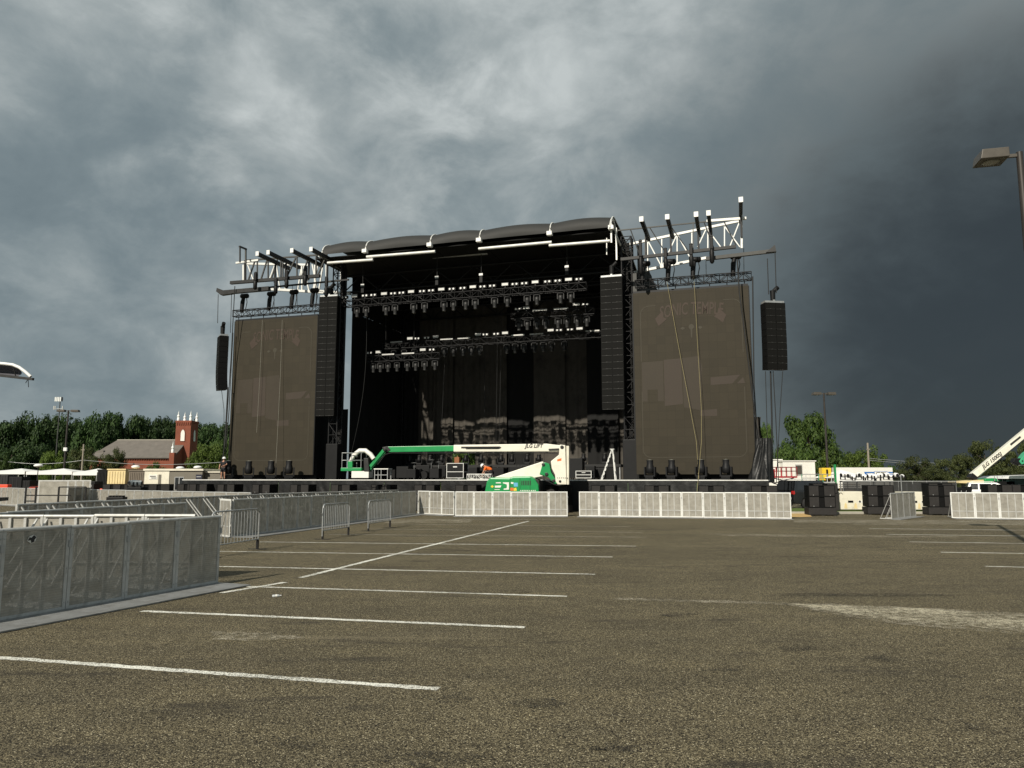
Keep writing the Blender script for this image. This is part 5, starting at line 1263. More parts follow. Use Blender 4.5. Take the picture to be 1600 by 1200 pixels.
# floor lights before the screens and upstage
for i, (x, t) in enumerate([(388, -1.1), (423, -1.1), (451, -1.1)]):
    p = S(x, 745, t); o = place(FLOOR, USED, STG.world(p.x, t, DK + 0.01), STG.rz + 0.6, 'black moving head on the deck before the left screen, %s from left' % ORD[i]); o.scale = (1.6, 1.6, 1.65)
for i, (x, t) in enumerate([(1016, -1.1), (1050, -1.1), (1096, -1.1), (1135, -1.1)]):
    p = S(x, 745, t); o = place(FLOOR, USED, STG.world(p.x, t, DK + 0.01), STG.rz - 0.3, 'black moving head on the deck before the right screen, %s from left' % ORD[i]); o.scale = (1.5, 1.5, 1.5)
for i, x in enumerate([640, 655, 672, 690, 728, 752, 783, 800, 824, 842, 912, 945]):
    p = S(x, 728, 9.5); o = place(FLOOR, USED, STG.world(p.x, 9.5, 2.9), STG.rz, 'moving head on the upstage riser, %s from left' % ORD[i]); o.scale = (1.2, 1.2, 1.0)
o = thing('drum_riser', 'long dark riser across the rear of the stage', 'riser', STG.world(-8.5, 9.1, DK), STG.rz)
m = MB(); m.box(0, 17, 0, 2.2, 0.9, 1.09); m.build('platform', M_deck, o)
for k in range(12):
    m = MB(); m.box(0.05 + k * 1.53, 0.12 + k * 1.53, 0.05, 0.12, 0, 0.898); m.build('leg', M_galv if k % 2 else M_black_metal, o)
# drum kit silhouettes
o = thing('drum_kit', 'dark drum kit in the stage clutter behind the flight case', 'drum kit', STG.world(S(668, 740, 4.5).x, 4.0, DK), STG.rz)
m = MB(); m.lathe([(0.28, -0.22), (0.30, -0.2), (0.30, 0.2), (0.28, 0.22)], (0, 0, 0.3), 16, 'y'); m.build('bass_drum', M_black, o)
for x, z in ((-0.45, 0.62), (0.45, 0.6), (0.8, 0.4)):
    m = MB(); m.lathe([(0.17, z - 0.12), (0.18, z - 0.1), (0.18, z + 0.1), (0.17, z + 0.12)], (x, 0.1, 0), 12); m.build('tom', M_black, o)
for x, z in ((-0.9, 1.15), (0.95, 1.2), (0.4, 1.35)):
    m = MB(); m.lathe([(0.26, z), (0.05, z + 0.035)], (x, 0.2, 0), 14); m.build('cymbal', M_galv, o)
    m = MB(); m.tube([(x, 0.2, 0), (x, 0.2, z)], 0.015, 5); m.build('stand', M_galv, o)
# black tarp bundle at the right end of the stage
def tarp_fn(u, v):
    a = u * 2 * math.pi; w = 0.62 - 0.34 * v + 0.10 * math.sin(5 * a + 3 * v) * (1 - 0.4 * v) + 0.07 * math.sin(9 * a - 4 * v)
    return (1.0 * w * math.cos(a) + 0.25 * v, 0.7 * w * math.sin(a), v * 2.3 - 0.15 * (1 - v) ** 2)
for nm, px, hgt, lab in (('tarp_bundle', 1188, 1.0, 'crumpled black plastic sheeting hung at the right end of the stage'),):
    o = tag(MB().grid(tarp_fn, 48, 18).build(nm, M_tarp, fix=False), lab, 'tarp'); p = S(px, 745, -0.6); o.location = STG.world(p.x, -0.6, DK); o.rotation_euler = (0, 0, STG.rz)
o = tag(MB().grid(lambda u, v: (0.55 + 0.15 * math.sin(6 * v) - 0.2 * v + (u - 0.5) * (0.9 - 0.3 * v), 0.12 * math.sin(u * 20 + 2 * v) + 0.07 * math.sin(u * 43), v * 3.6), 40, 12).build('grey_scrim', M_drape_grey, fix=False), 'grey scrim sheet hanging beside the right screen', 'tarp')
p = S(1178, 745, 0.8); o.location = STG.world(p.x - 0.1, 0.8, DK); o.rotation_euler = (0, 0, STG.rz)

# ---------------------------------------------------------------- people
def skin_figure(name, verts, edges, radii, mt, parent):
    me = bpy.data.meshes.new(name); me.from_pydata(verts, edges, [])
    o = bpy.data.objects.new(name, me); col.objects.link(o); o.parent = parent
    me.materials.append(mt)
    md = o.modifiers.new('skin', 'SKIN')
    if not me.skin_vertices: me.attributes.new
    lay = me.skin_vertices[0].data if len(me.skin_vertices) else None
    if lay is None:
        bm = bmesh.new(); bm.from_mesh(me); bm.verts.layers.skin.verify(); bm.to_mesh(me); bm.free(); lay = me.skin_vertices[0].data
    for i, r_ in enumerate(radii): lay[i].radius = (r_, r_) if not isinstance(r_, tuple) else r_; lay[i].use_root = (i == 0)
    md.use_smooth_shade = True
    sb = o.modifiers.new('sub', 'SUBSURF'); sb.levels = 1; sb.render_levels = 2
    return o
def person(label, loc, rz, J, cloth, leg_mt, scale=1.0):
    """J: named joints in local metres, y away from viewer"""
    o = thing('person', label, 'person', loc, rz)
    order = ['pelvis', 'waist', 'chest', 'neck', 'head', 'crown', 'lsh', 'lel', 'lwr', 'rsh', 'rel', 'rwr', 'lhip', 'lkn', 'lan', 'ltoe', 'rhip', 'rkn', 'ran', 'rtoe']
    V = [J[k] for k in order]; ix = {k: i for i, k in enumerate(order)}
    E = [(ix[a], ix[b]) for a, b in (('pelvis', 'waist'), ('waist', 'chest'), ('chest', 'neck'), ('neck', 'head'), ('head', 'crown'), ('chest', 'lsh'), ('lsh', 'lel'), ('lel', 'lwr'), ('chest', 'rsh'), ('rsh', 'rel'), ('rel', 'rwr'),
                                     ('pelvis', 'lhip'), ('lhip', 'lkn'), ('lkn', 'lan'), ('lan', 'ltoe'), ('pelvis', 'rhip'), ('rhip', 'rkn'), ('rkn', 'ran'), ('ran', 'rtoe'))]
    rad = [0.13, 0.125, 0.14, 0.055, 0.10, 0.085, 0.065, 0.048, 0.036, 0.065, 0.048, 0.036, 0.09, 0.062, 0.042, 0.035, 0.09, 0.062, 0.042, 0.035]
    skin_figure('body', V, E, rad, M_skin, o)
    tl = ['pelvis', 'waist', 'chest', 'lsh', 'rsh']; ti = {k: i for i, k in enumerate(tl)}
    V2 = [Vector(J[k]) for k in tl]; mid = lambda a, b, f: Vector(J[a]).lerp(Vector(J[b]), f)
    V2 += [mid('lsh', 'lel', 0.8), mid('rsh', 'rel', 0.8)]
    skin_figure('shirt', [tuple(v) for v in V2], [(0, 1), (1, 2), (2, 3), (2, 4), (3, 5), (4, 6)], [0.155, 0.15, 0.165, 0.085, 0.085, 0.065, 0.065], cloth, o)
    V3 = [J['pelvis'], J['lhip'], J['lkn'], tuple(mid('lkn', 'lan', 0.9)), J['rhip'], J['rkn'], tuple(mid('rkn', 'ran', 0.9))]
    if leg_mt: skin_figure('trousers', [tuple(v) for v in V3], [(0, 1), (1, 2), (2, 3), (0, 4), (4, 5), (5, 6)], [0.15, 0.108, 0.08, 0.06, 0.108, 0.08, 0.06], leg_mt, o)
    else: skin_figure('shorts', [tuple(J['pelvis']), tuple(J['lhip']), tuple(mid('lhip', 'lkn', 0.8)), tuple(J['rhip']), tuple(mid('rhip', 'rkn', 0.8))], [(0, 1), (1, 2), (0, 3), (3, 4)], [0.15, 0.112, 0.095, 0.112, 0.095], M_darkcloth, o)
    # helmet on the crown, nose and ears
    hd, cr = Vector(J['head']), Vector(J['crown']); up = (cr - hd).normalized(); q = up.to_track_quat('Z', 'Y')
    m = MB(); m.lathe([(0.135, 0.0), (0.132, 0.05), (0.105, 0.11), (0.05, 0.14), (0.01, 0.148)], n=14); m.lathe([(0.165, -0.005), (0.15, 0.012)], n=14)
    h = m.build('helmet', M_whitecap, o); h.location = hd + up * 0.035; h.rotation_mode = 'QUATERNION'; h.rotation_quaternion = q
    for side in ('l', 'r'):     # hands: palm with fingers
        w_, e2 = Vector(J[side + 'wr']), Vector(J[side + 'el']); dr = (w_ - e2).normalized(); sd = dr.cross(Vector((0, 1, 0.2))).normalized()
        hv = [tuple(w_), tuple(w_ + dr * 0.07)]; he = [(0, 1)]; hr = [0.034, 0.036]
        for k in range(4):
            b0 = w_ + dr * 0.09 + sd * (k - 1.5) * 0.02; hv += [tuple(b0), tuple(b0 + dr * (0.065 - abs(k - 1.3) * 0.009))]; n = len(hv); he += [(1, n - 2), (n - 2, n - 1)]; hr += [0.010, 0.008]
        hv += [tuple(w_ + dr * 0.04 + sd * 0.045)]; he += [(0, len(hv) - 1)]; hr += [0.011]
        skin_figure('hand', hv, he, hr, M_skin, o)
        an, to = Vector(J[side + 'an']), Vector(J[side + 'toe'])
        m = MB(); m.tube([an + (an - to).normalized() * 0.04 - Vector((0, 0, 0.03)), an.lerp(to, 0.5) - Vector((0, 0, 0.02)), to + Vector((0, 0, 0.0))], [0.05, 0.055, 0.04], 8); m.build('boot', M_black, o)
    return o
stand = dict(pelvis=(0, 0, .93), waist=(0, 0, 1.10), chest=(0.02, -.02, 1.33), neck=(0.03, -.03, 1.50), head=(0.05, -.07, 1.62), crown=(0.05, -.07, 1.74), lsh=(-.19, -.02, 1.42), lel=(-.27, -.06, 1.15), lwr=(-.24, -.22, .93),
             rsh=(.22, -.02, 1.42), rel=(.30, -.10, 1.18), rwr=(.16, -.30, 1.10), lhip=(-.10, 0, .88), lkn=(-.13, -.03, .48), lan=(-.14, .02, .09), ltoe=(-.17, -.15, .04), rhip=(.10, 0, .88), rkn=(.12, -.03, .48), ran=(.12, .02, .09), rtoe=(.15, -.15, .04))
p = S(348.5, 745, -0.9)
o = person('person in black shirt and shorts with white helmet standing by the left screen', STG.world(p.x, -0.9, DK), STG.rz + R(15), stand, M_darkcloth, None); o.scale = (0.86, 0.86, 0.86)
bend = dict(pelvis=(.22, 0, .50), waist=(.12, 0, .66), chest=(-.06, -.02, .80), neck=(-.20, -.03, .84), head=(-.30, -.05, .83), crown=(-.39, -.06, .90), lsh=(-.08, -.20, .76), lel=(-.20, -.24, .50), lwr=(-.33, -.20, .30),
            rsh=(-.08, .18, .76), rel=(-.22, .20, .50), rwr=(-.36, .12, .30), lhip=(.20, -.11, .47), lkn=(-.14, -.17, .48), lan=(.10, -.15, .09), ltoe=(-.06, -.16, .04), rhip=(.20, .11, .47), rkn=(-.12, .18, .46), ran=(.12, .16, .09), rtoe=(-.04, .18, .04))
p = S(764, 745, -0.2)
person('person in orange hi-vis and white helmet crouching behind the lift', STG.world(p.x, -0.4, DK), STG.rz, bend, M_orange, M_darkcloth)
# equipment stand beside the person at left: tripod light
p = S(356, 745, -0.5)
o = place(FLOOR, USED, STG.world(p.x, -0.5, DK + 0.01), STG.rz + 0.9, 'black moving head beside the standing person at the left screen'); o.scale = (1.6, 1.6, 1.7)

# ================================================================== RIGHT BACKGROUND
def car(name, label, loc, rz, paint_m, L=4.9, Wd=1.95, Hc=1.75, suv=True):
    """rear at local x=0, nose at +x; the side at y=0 faces the viewer"""
    o = thing(name, label, 'car', loc, rz)
    k = L / 4.9; hz = Hc / 1.75
    def prof(pts): return [(x * k, z * hz) for x, z in pts]
    body = [(0.05, 0.42), (0.0, 0.60), (0.04, 0.98), (0.10, 1.08), (3.45, 1.08), (4.55, 0.98), (4.86, 0.80), (4.9, 0.48), (4.75, 0.36), (4.35, 0.33), (4.25, 0.62), (3.95, 0.74), (3.6, 0.62), (3.5, 0.33), (1.45, 0.33), (1.38, 0.62), (1.05, 0.74), (0.72, 0.62), (0.62, 0.33), (0.2, 0.36)]
    m = MB(); m.prism(prof(body), 0.03, Wd - 0.03); m.build('body', paint_m, o, bevel=0.05)
    # cabin: tapered greenhouse
    lo = prof([(0.12, 1.07), (3.5, 1.07)]); hi = prof([(0.38, 1.70), (2.35, 1.70)])
    def gh(inset_l, inset_h, x_in=0.0):
        return [(lo[0][0] + x_in, 0.06 + inset_l, lo[0][1]), (lo[1][0] - x_in, 0.06 + inset_l, lo[1][1]), (lo[1][0] - x_in, Wd - 0.06 - inset_l, lo[1][1]), (lo[0][0] + x_in, Wd - 0.06 - inset_l, lo[0][1]),
                (hi[0][0], 0.24 + inset_h, hi[0][1]), (hi[1][0], 0.24 + inset_h, hi[1][1]), (hi[1][0], Wd - 0.24 - inset_h, hi[1][1]), (hi[0][0], Wd - 0.24 - inset_h, hi[0][1])]
    F6 = [(0, 3, 2, 1), (4, 5, 6, 7), (0, 1, 5, 4), (1, 2, 6, 5), (2, 3, 7, 6), (3, 0, 4, 7)]
    m = MB(); m.add(gh(0.0, 0.0), F6); m.build('cabin', paint_m, o, bevel=0.04)
    # windows: set 4 mm proud of the sloping cabin sides
    def side_pt(x, f, side):
        y = (0.06 + (0.24 - 0.06) * f - 0.006) if side == 0 else (Wd - 0.06 - (0.24 - 0.06) * f + 0.006)
        return (x * k, y, (1.07 + (1.70 - 1.07) * f) * hz)
    for side in (0, 1):
        for xa, xb, xc, xd in ((0.36, 0.98, 1.0, 0.50), (1.08, 1.95, 1.93, 1.1), (2.05, 2.98, 2.25, 2.03)):
            m = MB(); m.add([side_pt(xa, 0.12, side), side_pt(xb, 0.12, side), side_pt(xc, 0.86, side), side_pt(xd, 0.86, side)], [(0, 1, 2, 3)]); m.build('side_window', M_glass, o)
    m = MB(); m.add([(0.125 * k, 0.2, 1.14 * hz), (0.125 * k, Wd - 0.2, 1.14 * hz), (0.33 * k, Wd - 0.32, 1.62 * hz), (0.33 * k, 0.32, 1.62 * hz)], [(0, 1, 2, 3)]).shift((-0.012, 0, 0)); m.build('rear_window', M_glass, o)
    m = MB(); m.add([(3.38 * k, 0.2, 1.14 * hz), (3.38 * k, Wd - 0.2, 1.14 * hz), (2.52 * k, Wd - 0.32, 1.62 * hz), (2.52 * k, 0.32, 1.62 * hz)], [(0, 1, 2, 3)]).shift((0.02, 0, 0)); m.build('windscreen', M_glass, o)
    for y in (0.02, Wd - 0.30):
        m = MB(); m.prism(prof([(-0.015, 0.92), (0.03, 0.88), (0.16, 0.92), (0.13, 1.10), (0.04, 1.10)]), y, y + 0.2); m.build('tail_light', M_red_light, o, bevel=0.015)
    m = MB(); m.box(-0.012, 0.02, Wd * 0.36, Wd * 0.64, 0.62 * hz, 0.75 * hz); m.build('number_plate', M_white, o)
    m = MB(); m.box(-0.06, 0.12, 0.1, Wd - 0.1, 0.40 * hz, 0.56 * hz); m.build('bumper', M_darkgrey, o, bevel=0.03)
    for x in (1.05, 3.92):
        for y in (-0.01, Wd - 0.23):
            m = MB(); m.lathe([(0.24, 0), (0.345, 0.02), (0.36, 0.08), (0.36, 0.17), (0.34, 0.24)], (x * k, y, 0.36), 20, 'y'); wh = m.build('wheel', M_rubber, o)
            m = MB(); m.lathe([(0.235, 0), (0.19, 0.02), (0.05, 0.0)], (x * k, y - 0.006 if y < 0.5 else y + 0.235, 0.36), 14, 'y'); m.build('rim', M_chrome, wh)
    if suv:
        for y in (0.33, Wd - 0.33):
            m = MB(); m.tube([(0.6 * k, y, 1.72 * hz), (0.7 * k, y, 1.78 * hz), (2.1 * k, y, 1.78 * hz), (2.2 * k, y, 1.72 * hz)], 0.018, 5); m.build('roof_rail', M_alu_white, o)
    m = MB(); m.box(2.75 * k, 2.95 * k, -0.14, 0.05, 1.06 * hz, 1.2 * hz); m.build('wing_mirror', paint_m, o, bevel=0.02)
    return o
p = G(1243, 790); car('parked_car', 'dark grey sport utility car parked beside the right stage end', (W(1240, 780, 45.5).x, 45.5, 0), R(20), M_car, 4.9, 1.95, 1.80)
q = W(1508, 770, 56); car('parked_car', 'white hatchback car behind the right subwoofers', (q.x, 56, 0), R(-25), M_carwhite, 4.3, 1.8, 1.62)
# wooden pallet-like stuff seen through the dark car's far window area
o = thing('pallet', 'stack of wooden boards behind the dark car', 'pallet', (W(1321, 760, 54).x, 54, 0), R(5))
for k in range(6):
    m = MB(); m.box(0, 1.1, 0, 0.9, 0.75 + k * 0.13, 0.75 + k * 0.13 + 0.05); m.build('board', M_ply, o)
m = MB(); m.box(0.05, 1.05, 0.05, 0.85, 0, 0.74); m.build('crate', M_black, o)

def block(name, label, cat, x0, x1, yt, Y, depth, mt, z0=0.0, yaw=0.0, group=None, bevel=0.02, part='body'):
    a, b = W(x0, 747, Y), W(x1, 747, Y); h = W((x0 + x1) / 2, yt, Y).z
    o = thing(name, label, cat, (a.x, Y, 0), R(yaw), group)
    m = MB(); m.box(0, b.x - a.x, 0, depth, z0, h); m.build(part, mt, o, bevel=bevel)
    return o, b.x - a.x, h
# white site trailers
o, w, h = block('site_trailer', 'white office trailer with a window behind the dark car', 'trailer', 1224, 1274.5, 721, 70, 3, M_white, 0.6)
m = MB(); m.box(w * 0.38, w * 0.60, -0.03, -0.003, h * 0.62, h * 0.92); wi = m.build('window', M_alu, o); m = MB(); m.box(w * 0.40, w * 0.58, -0.045, -0.033, h * 0.65, h * 0.89); m.build('pane', M_drape_grey, wi)
m = MB(); m.box(0, w, 0.2, 2.8, 0, 0.59); m.build('skirting', M_office, o)
m = MB(); m.box(-0.1, w + 0.1, -0.08, 3.08, h + 0.003, h + 0.09); m.build('roof', M_white, o)
o, w, h = block('site_trailer', 'white trailer half hidden by the stage end', 'trailer', 1190, 1223, 719, 71, 3, M_white, 0.6)
m = MB(); m.box(0, w, 0.2, 2.8, 0, 0.59); m.build('skirting', M_office, o)
m = MB(); m.box(-0.05, w + 0.05, -0.08, 3.08, h + 0.003, h + 0.09); m.build('roof', M_white, o)
# red scissor lift
o = thing('scissor_lift', 'red scissor lift platform with guard rails before the white trailer', 'scissor lift', (W(1206, 747, 64).x, 64, 0), R(4))
wS = W(1247, 747, 64).x - W(1206, 747, 64).x; zt = W(1220, 730, 64).z; zp = W(1220, 744, 64).z
m = MB(); m.box(0, wS, 0, 1.2, zp - 0.14, zp); m.build('platform', M_red, o)
m = MB()
for i in range(6):
    for y in (0.02, 1.18): m.tube([(wS * i / 5, y, zp), (wS * i / 5, y, zt)], 0.03, 5)
m.build('posts', M_red, o)
for z in (zt, (zt + zp) / 2 + 0.05):
    m = MB(); m.tube([(0, 0.02, z), (wS, 0.02, z), (wS, 1.18, z), (0, 1.18, z), (0, 0.02, z)], 0.03, 5); m.build('guard_rail', M_red, o)
m = MB(); m.box(0.05, 0.3, 0.0, 0.3, zp, zp + 0.6); m.build('control_box', M_red, o)
m = MB()
for k in range(3):
    za = 0.55 + (zp - 0.7) * k / 3; zb = 0.55 + (zp - 0.7) * (k + 1) / 3
    m.bar((0.2, 0.2, za), (wS - 0.2, 0.2, zb), 0.08); m.bar((0.2, 0.2, zb), (wS - 0.2, 0.2, za), 0.08)
m.build('scissor_arm', M_darkgrey, o)
m = MB(); m.box(0, wS, 0.05, 1.15, 0.2, 0.54); m.build('chassis', M_red, o)
for x in (0.25, wS - 0.25):
    m = MB(); m.lathe([(0.2, 0), (0.2, 0.2)], (x, -0.05, 0.2), 12, 'y'); m.build('wheel', M_rubber, o)
# green railed platform with yellow box
o = thing('railed_platform', 'platform with green and white rails beside the red lift', 'platform', (W(1253, 747, 62).x, 62, 0), 0)
wS = W(1306, 747, 62).x - W(1253, 747, 62).x; zt = W(1260, 741, 62).z; zp = W(1260, 753, 62).z
m = MB(); m.box(0, wS, 0, 1.4, zp - 0.1, zp); m.build('deck', M_alu, o)
for i in range(9):
    m = MB(); m.tube([(wS * i / 8, 0.03, zp), (wS * i / 8, 0.03, zt)], 0.028, 5); m.build('rail_post', M_green2 if i in (0, 4, 5, 8) else M_alu_white, o)
m = MB(); m.tube([(0, 0.03, zt), (wS, 0.03, zt)], 0.03, 5); m.tube([(0, 0.03, (zt + zp) / 2), (wS, 0.03, (zt + zp) / 2)], 0.025, 5); m.build('handrail', M_galv, o)
m = MB(); m.box(wS - 0.06, wS + 0.06, 0.0, 0.2, 0, zt + 0.8); m.build('end_post', M_green, o)
for x in (0.1, wS - 0.1):
    m = MB(); m.box(x - 0.05, x + 0.05, 0.1, 0.2, 0, zp - 0.101); m.build('leg', M_galv, o)
o, w, h = block('yellow_cabinet', 'yellow cabinet around the foot of the double lamp post', 'cabinet', 1285, 1299.5, 731, 68, 0.7, M_yellow, 1.7)
m = MB(); m.box(w * 0.44, w * 0.64, -0.04, -0.003, 1.7, h - 0.15); m.build('dark_strip', M_black, o); m = MB(); m.box(0.1, w - 0.1, 0.1, 0.6, 0, 1.698); m.build('stand', M_darkgrey, o)
# white semi-trailer with blue stripe and lettering
o, w, h = block('truck_trailer', 'white box truck trailer with blue stripe and framed lettering', 'truck', 1306, 1395.5, 730.5, 74, 2.5, M_white, 0.9)
zs, ze = W(1340, 741.8, 74).z, W(1340, 737.2, 74).z
xl = lambda px: W(px, 740, 74).x - o.location.x
m = MB(); m.prism([(xl(1352), zs), (xl(1395), zs), (xl(1395), ze), (xl(1350), ze)], -0.008, -0.002); m.build('stripe', M_blue, o)
m = MB(); m.box(xl(1354), xl(1395.4), -0.013, -0.009, zs + 0.10, zs + 0.15); m.build('stripe_line', M_white, o)
m = MB(); m.box(xl(1366), xl(1386), -0.014, -0.009, zs - 0.06, ze + 0.06); pl = m.build('name_board', M_blue, o); m = MB(); m.box(xl(1366.6), xl(1385.4), -0.019, -0.015, zs - 0.02, ze + 0.02); m.build('board_face', M_white, pl)
text_part('PENSKE', 0.28, M_decal, o, ((xl(1366) + xl(1386)) / 2, -0.024, (zs + ze) / 2), shear=0.3, width=1.0, bold=0.012)
for x in (0.8, 1.8):
    m = MB(); m.lathe([(0.3, 0), (0.48, 0.03), (0.48, 0.28), (0.3, 0.3)], (x, 0.0, 0.49), 16, 'y'); m.build('wheel', M_rubber, o)
m = MB(); m.box(0.2, w - 0.2, 0.3, 2.2, 0.7, 0.898); m.build('frame', M_darkgrey, o)
# white peaked tent in front of the trailer
def tent(name, label, x0, x1, yp, ye, Y, depth, legs=True, group=None):
    a, b = W(x0, 747, Y), W(x1, 747, Y); w = b.x - a.x; ze = W(x0, ye, Y).z; zp = W(x0, yp, Y).z
    o = thing(name, label, 'tent', (a.x, Y, 0), 0, group)
    cx = w / 2
    def fn_side(p, q):
        return lambda u, v: tuple(Vector(p).lerp(Vector(q), u).lerp(Vector((cx, depth / 2, zp)), v) - Vector((0, 0, 0.25 * math.sin(math.pi * v) * (zp - ze) * 0.35)))
    cs = [(0, 0, ze), (w, 0, ze), (w, depth, ze), (0, depth, ze)]
    m = MB()
    for i in range(4): m.grid(fn_side(cs[i], cs[(i + 1) % 4]), 8, 8)
    m.build('canopy', M_tent, o, fix=False)
    m = MB(); vz = 0.3
    m.box(0, w, -0.01, 0.0, ze - vz, ze); m.box(0, w, depth, depth + 0.01, ze - vz, ze); m.build('valance', M_tent, o)
    for x in (0.05, w - 0.05):
        for y in (0.05, depth - 0.05):
            m = MB(); m.tube([(x, y, 0), (x, y, ze)], 0.035, 6); m.build('pole', M_alu, o)
    return o
tent('event_tent', 'white peaked tent before the box truck trailer', 1303, 1368, 733, 746.5, 66, 5.5)
# dark windscreen fence
fA, fB = W(1318, 770, 52), W(1495, 770, 50)
o = thing('screened_fence', 'black screened mesh fence behind the right subwoofer stacks', 'fence', (fA.x, fA.y, 0), math.atan2(fB.y - fA.y, fB.x - fA.x)); Lf = (Vector((fB.x, fB.y)) - Vector((fA.x, fA.y))).length
hf = W(1400, 752.5, 51).z
for i in range(4):
    def fn(u, v, i=i): return (Lf * (i + u * 0.995) / 4, 0.03 * math.sin(u * 17 + i) * math.sin(v * 5), 0.05 + (hf - 0.07) * v)
    m = MB(); m.grid(fn, 24, 6); m.build('windscreen_panel', M_wind, o, fix=False)
for i in range(9):
    m = MB(); m.tube([(Lf * i / 8, 0.05, 0), (Lf * i / 8, 0.05, hf + 0.05)], 0.03, 6); m.build('post', M_galv, o)
m = MB(); m.tube([(0, 0.05, hf + 0.02), (Lf, 0.05, hf + 0.02)], 0.025, 6); m.build('top_rail', M_galv, o)
# row of silver stage lights on a rack above the fence
def make_par():
    o = thing('stage_par_light', 'x', 'stage light', group='silver stage lights on the rack')
    m = MB(); m.lathe([(0.07, -0.18), (0.14, -0.12), (0.15, 0.2), (0.16, 0.22)], (0, 0, 0.25), 10, 'y'); m.build('can', M_whitecap, o)
    m = MB(); m.box(-0.19, -0.16, -0.05, 0.05, 0, 0.3); m.box(0.16, 0.19, -0.05, 0.05, 0, 0.3); m.box(-0.19, 0.19, -0.05, 0.05, -0.03, -0.001); m.build('yoke', M_black, o)
    m = MB(); m.lathe([(0.10, -0.2), (0.05, -0.205)], (0, 0, 0.25), 10, 'y'); m.build('socket', M_black, o)
    return o
PAR = make_par()
zr = W(1360, 750.5, 53).z
for i in range(12):
    x = W(1317 + i * 8.4, 748, 53.5).x
    oo = place(PAR, USED, (x, 53.5, zr + random.uniform(-0.04, 0.08)), R(random.uniform(-70, 70)), 'silver stage light on the rack over the screened fence, %s from left' % ORD[i]); oo.scale = (1.0, 1.0, 1.0 + random.uniform(-0.1, 0.3))
o = thing('light_rack', 'long rack carrying silver stage lights behind the fence', 'rack', (W(1313, 750, 53.5).x, 53.5, 0)); wR = W(1416, 750, 53.5).x - W(1313, 750, 53.5).x
m = MB(); m.box(0, wR, -0.15, 0.15, zr - 0.12, zr - 0.035); m.build('shelf', M_black_metal, o)
for k in range(5):
    m = MB(); m.box(wR * k / 4 - 0.03, wR * k / 4 + 0.03, -0.05, 0.05, 0, zr - 0.121); m.build('leg', M_galv, o)
# thin steel post by the angled barricades, dark green cabin at the extreme right, jumble of cables
o = tag(MB().tube([(0, 0, 0), (0, 0, 2.1)], 0.025, 6).build('steel_post', M_galv), 'thin steel post behind the angled barricades', 'post'); q = W(1411, 800, 41); o.location = (q.x, 41, 0)
o, w, h = block('green_cabin', 'dark green cabin with white roof at the right edge', 'cabin', 1572, 1640, 748, 60, 3, mat('dark green cabin paint', (0.008, 0.03, 0.028), 0.5), 0)
m = MB(); m.prism([(-0.4, h + 0.004), (w, h + 0.004), (w, h + 0.32), (0.2, h + 0.22)], -0.2, 3.2); m.build('roof', M_whitecap, o)
for x in (0.4, 0.95):
    m = MB(); m.lathe([(0.12, -0.05), (0.12, -0.003)], (x, 0, h - 0.55), 10, 'y'); m.build('round_lamp', M_galv, o)
o = thing('post_rack', 'dark rack with upright grey posts left of the green cabin', 'rack', (W(1554, 755, 60).x, 60, 0))
m = MB(); m.box(0, 1.6, 0, 0.5, 0, W(1560, 752, 60).z); m.build('box', M_black, o)
for x in (0.15, 0.38, 0.78, 1.0, 1.12):
    m = MB(); m.tube([(x, 0.2, W(1560, 752, 60).z), (x, 0.2, W(1560, 744, 60).z)], 0.03, 5); m.build('upright', M_galv, o)
# small dark jumble under the second lift: cable trunks
for i, x in enumerate((1494, 1502, 1511)):
    o = thing('cable_trunk', 'dark cable trunk under the second lift, %s from left' % ORD[i], 'case', (W(x, 765, 54).x, 54, 0), R(5 * i), 'cable trunks under the second lift')
    m = MB(); m.box(0, 0.42, 0, 0.5, 0, 1.05 + 0.12 * i); m.build('body', M_black, o, bevel=0.02)
    m = MB(); m.tube([(0.05, -0.03, 0.9), (0.15, -0.05, 0.75), (0.28, -0.05, 0.85), (0.36, -0.03, 1.0)], 0.02, 5); m.build('cable_loop', M_galv, o)

# ------------------------------------------------------------------ lamps and poles
def lamp_post(label, x, Y, ytop, px_head, heads=2, base_r=0.11, yaw=0.0, mt=None, hl=0.72, clamp=None):
    p = W(x, ytop, Y); mt = mt or M_bronze_dark
    o = thing('street_lamp', label, 'street lamp', (p.x, Y, 0), R(yaw))
    m = MB(); m.tube([(0, 0, 0), (0, 0, p.z)], [base_r, base_r * 0.62], 10); m.build('pole', mt, o)
    m = MB(); m.lathe([(0.30, 0), (0.30, 0.55), (0.26, 0.6)], n=14); m.build('footing', M_concrete, o)
    for s_ in ((-1, 1) if heads == 2 else (-1,)):
        m = MB(); m.bar((s_ * 0.04, 0, p.z - 0.08), (s_ * 0.36, 0, p.z - 0.08), 0.08); m.build('arm', M_bronze, o)
        x0, x1 = sorted((s_ * 0.34, s_ * (0.34 + hl)))
        m = MB(); m.prism([(x0, p.z - 0.20), (x1, p.z - 0.20), (x1 - (0.05 if s_ > 0 else 0), p.z + 0.05), (x0 + (0.05 if s_ < 0 else 0), p.z + 0.05)], -0.33, 0.33); hd = m.build('lamp_head', M_bronze, o, bevel=0.015)
        m = MB(); m.lathe([(0.20, p.z - 0.206), (0.17, p.z - 0.225)], ((x0 + x1) / 2, 0, 0), 14); m.build('lens', M_lens, hd)
    if clamp:
        m = MB(); z = W(x, clamp, Y).z; m.box(-0.18, 0.18, -0.2, 0.15, z - 0.2, z + 0.2); m.build('junction_box', M_whitecap, o)
    return o
lamp_post('tall double headed lamp post behind the right side of the lot', 1287, 72, 614, 0, 2, 0.13, 0, hl=0.75)
lamp_post('dark double headed lamp post before the trees at left', 107, 88, 641, 0, 2, 0.15, 10, hl=0.85, clamp=702)
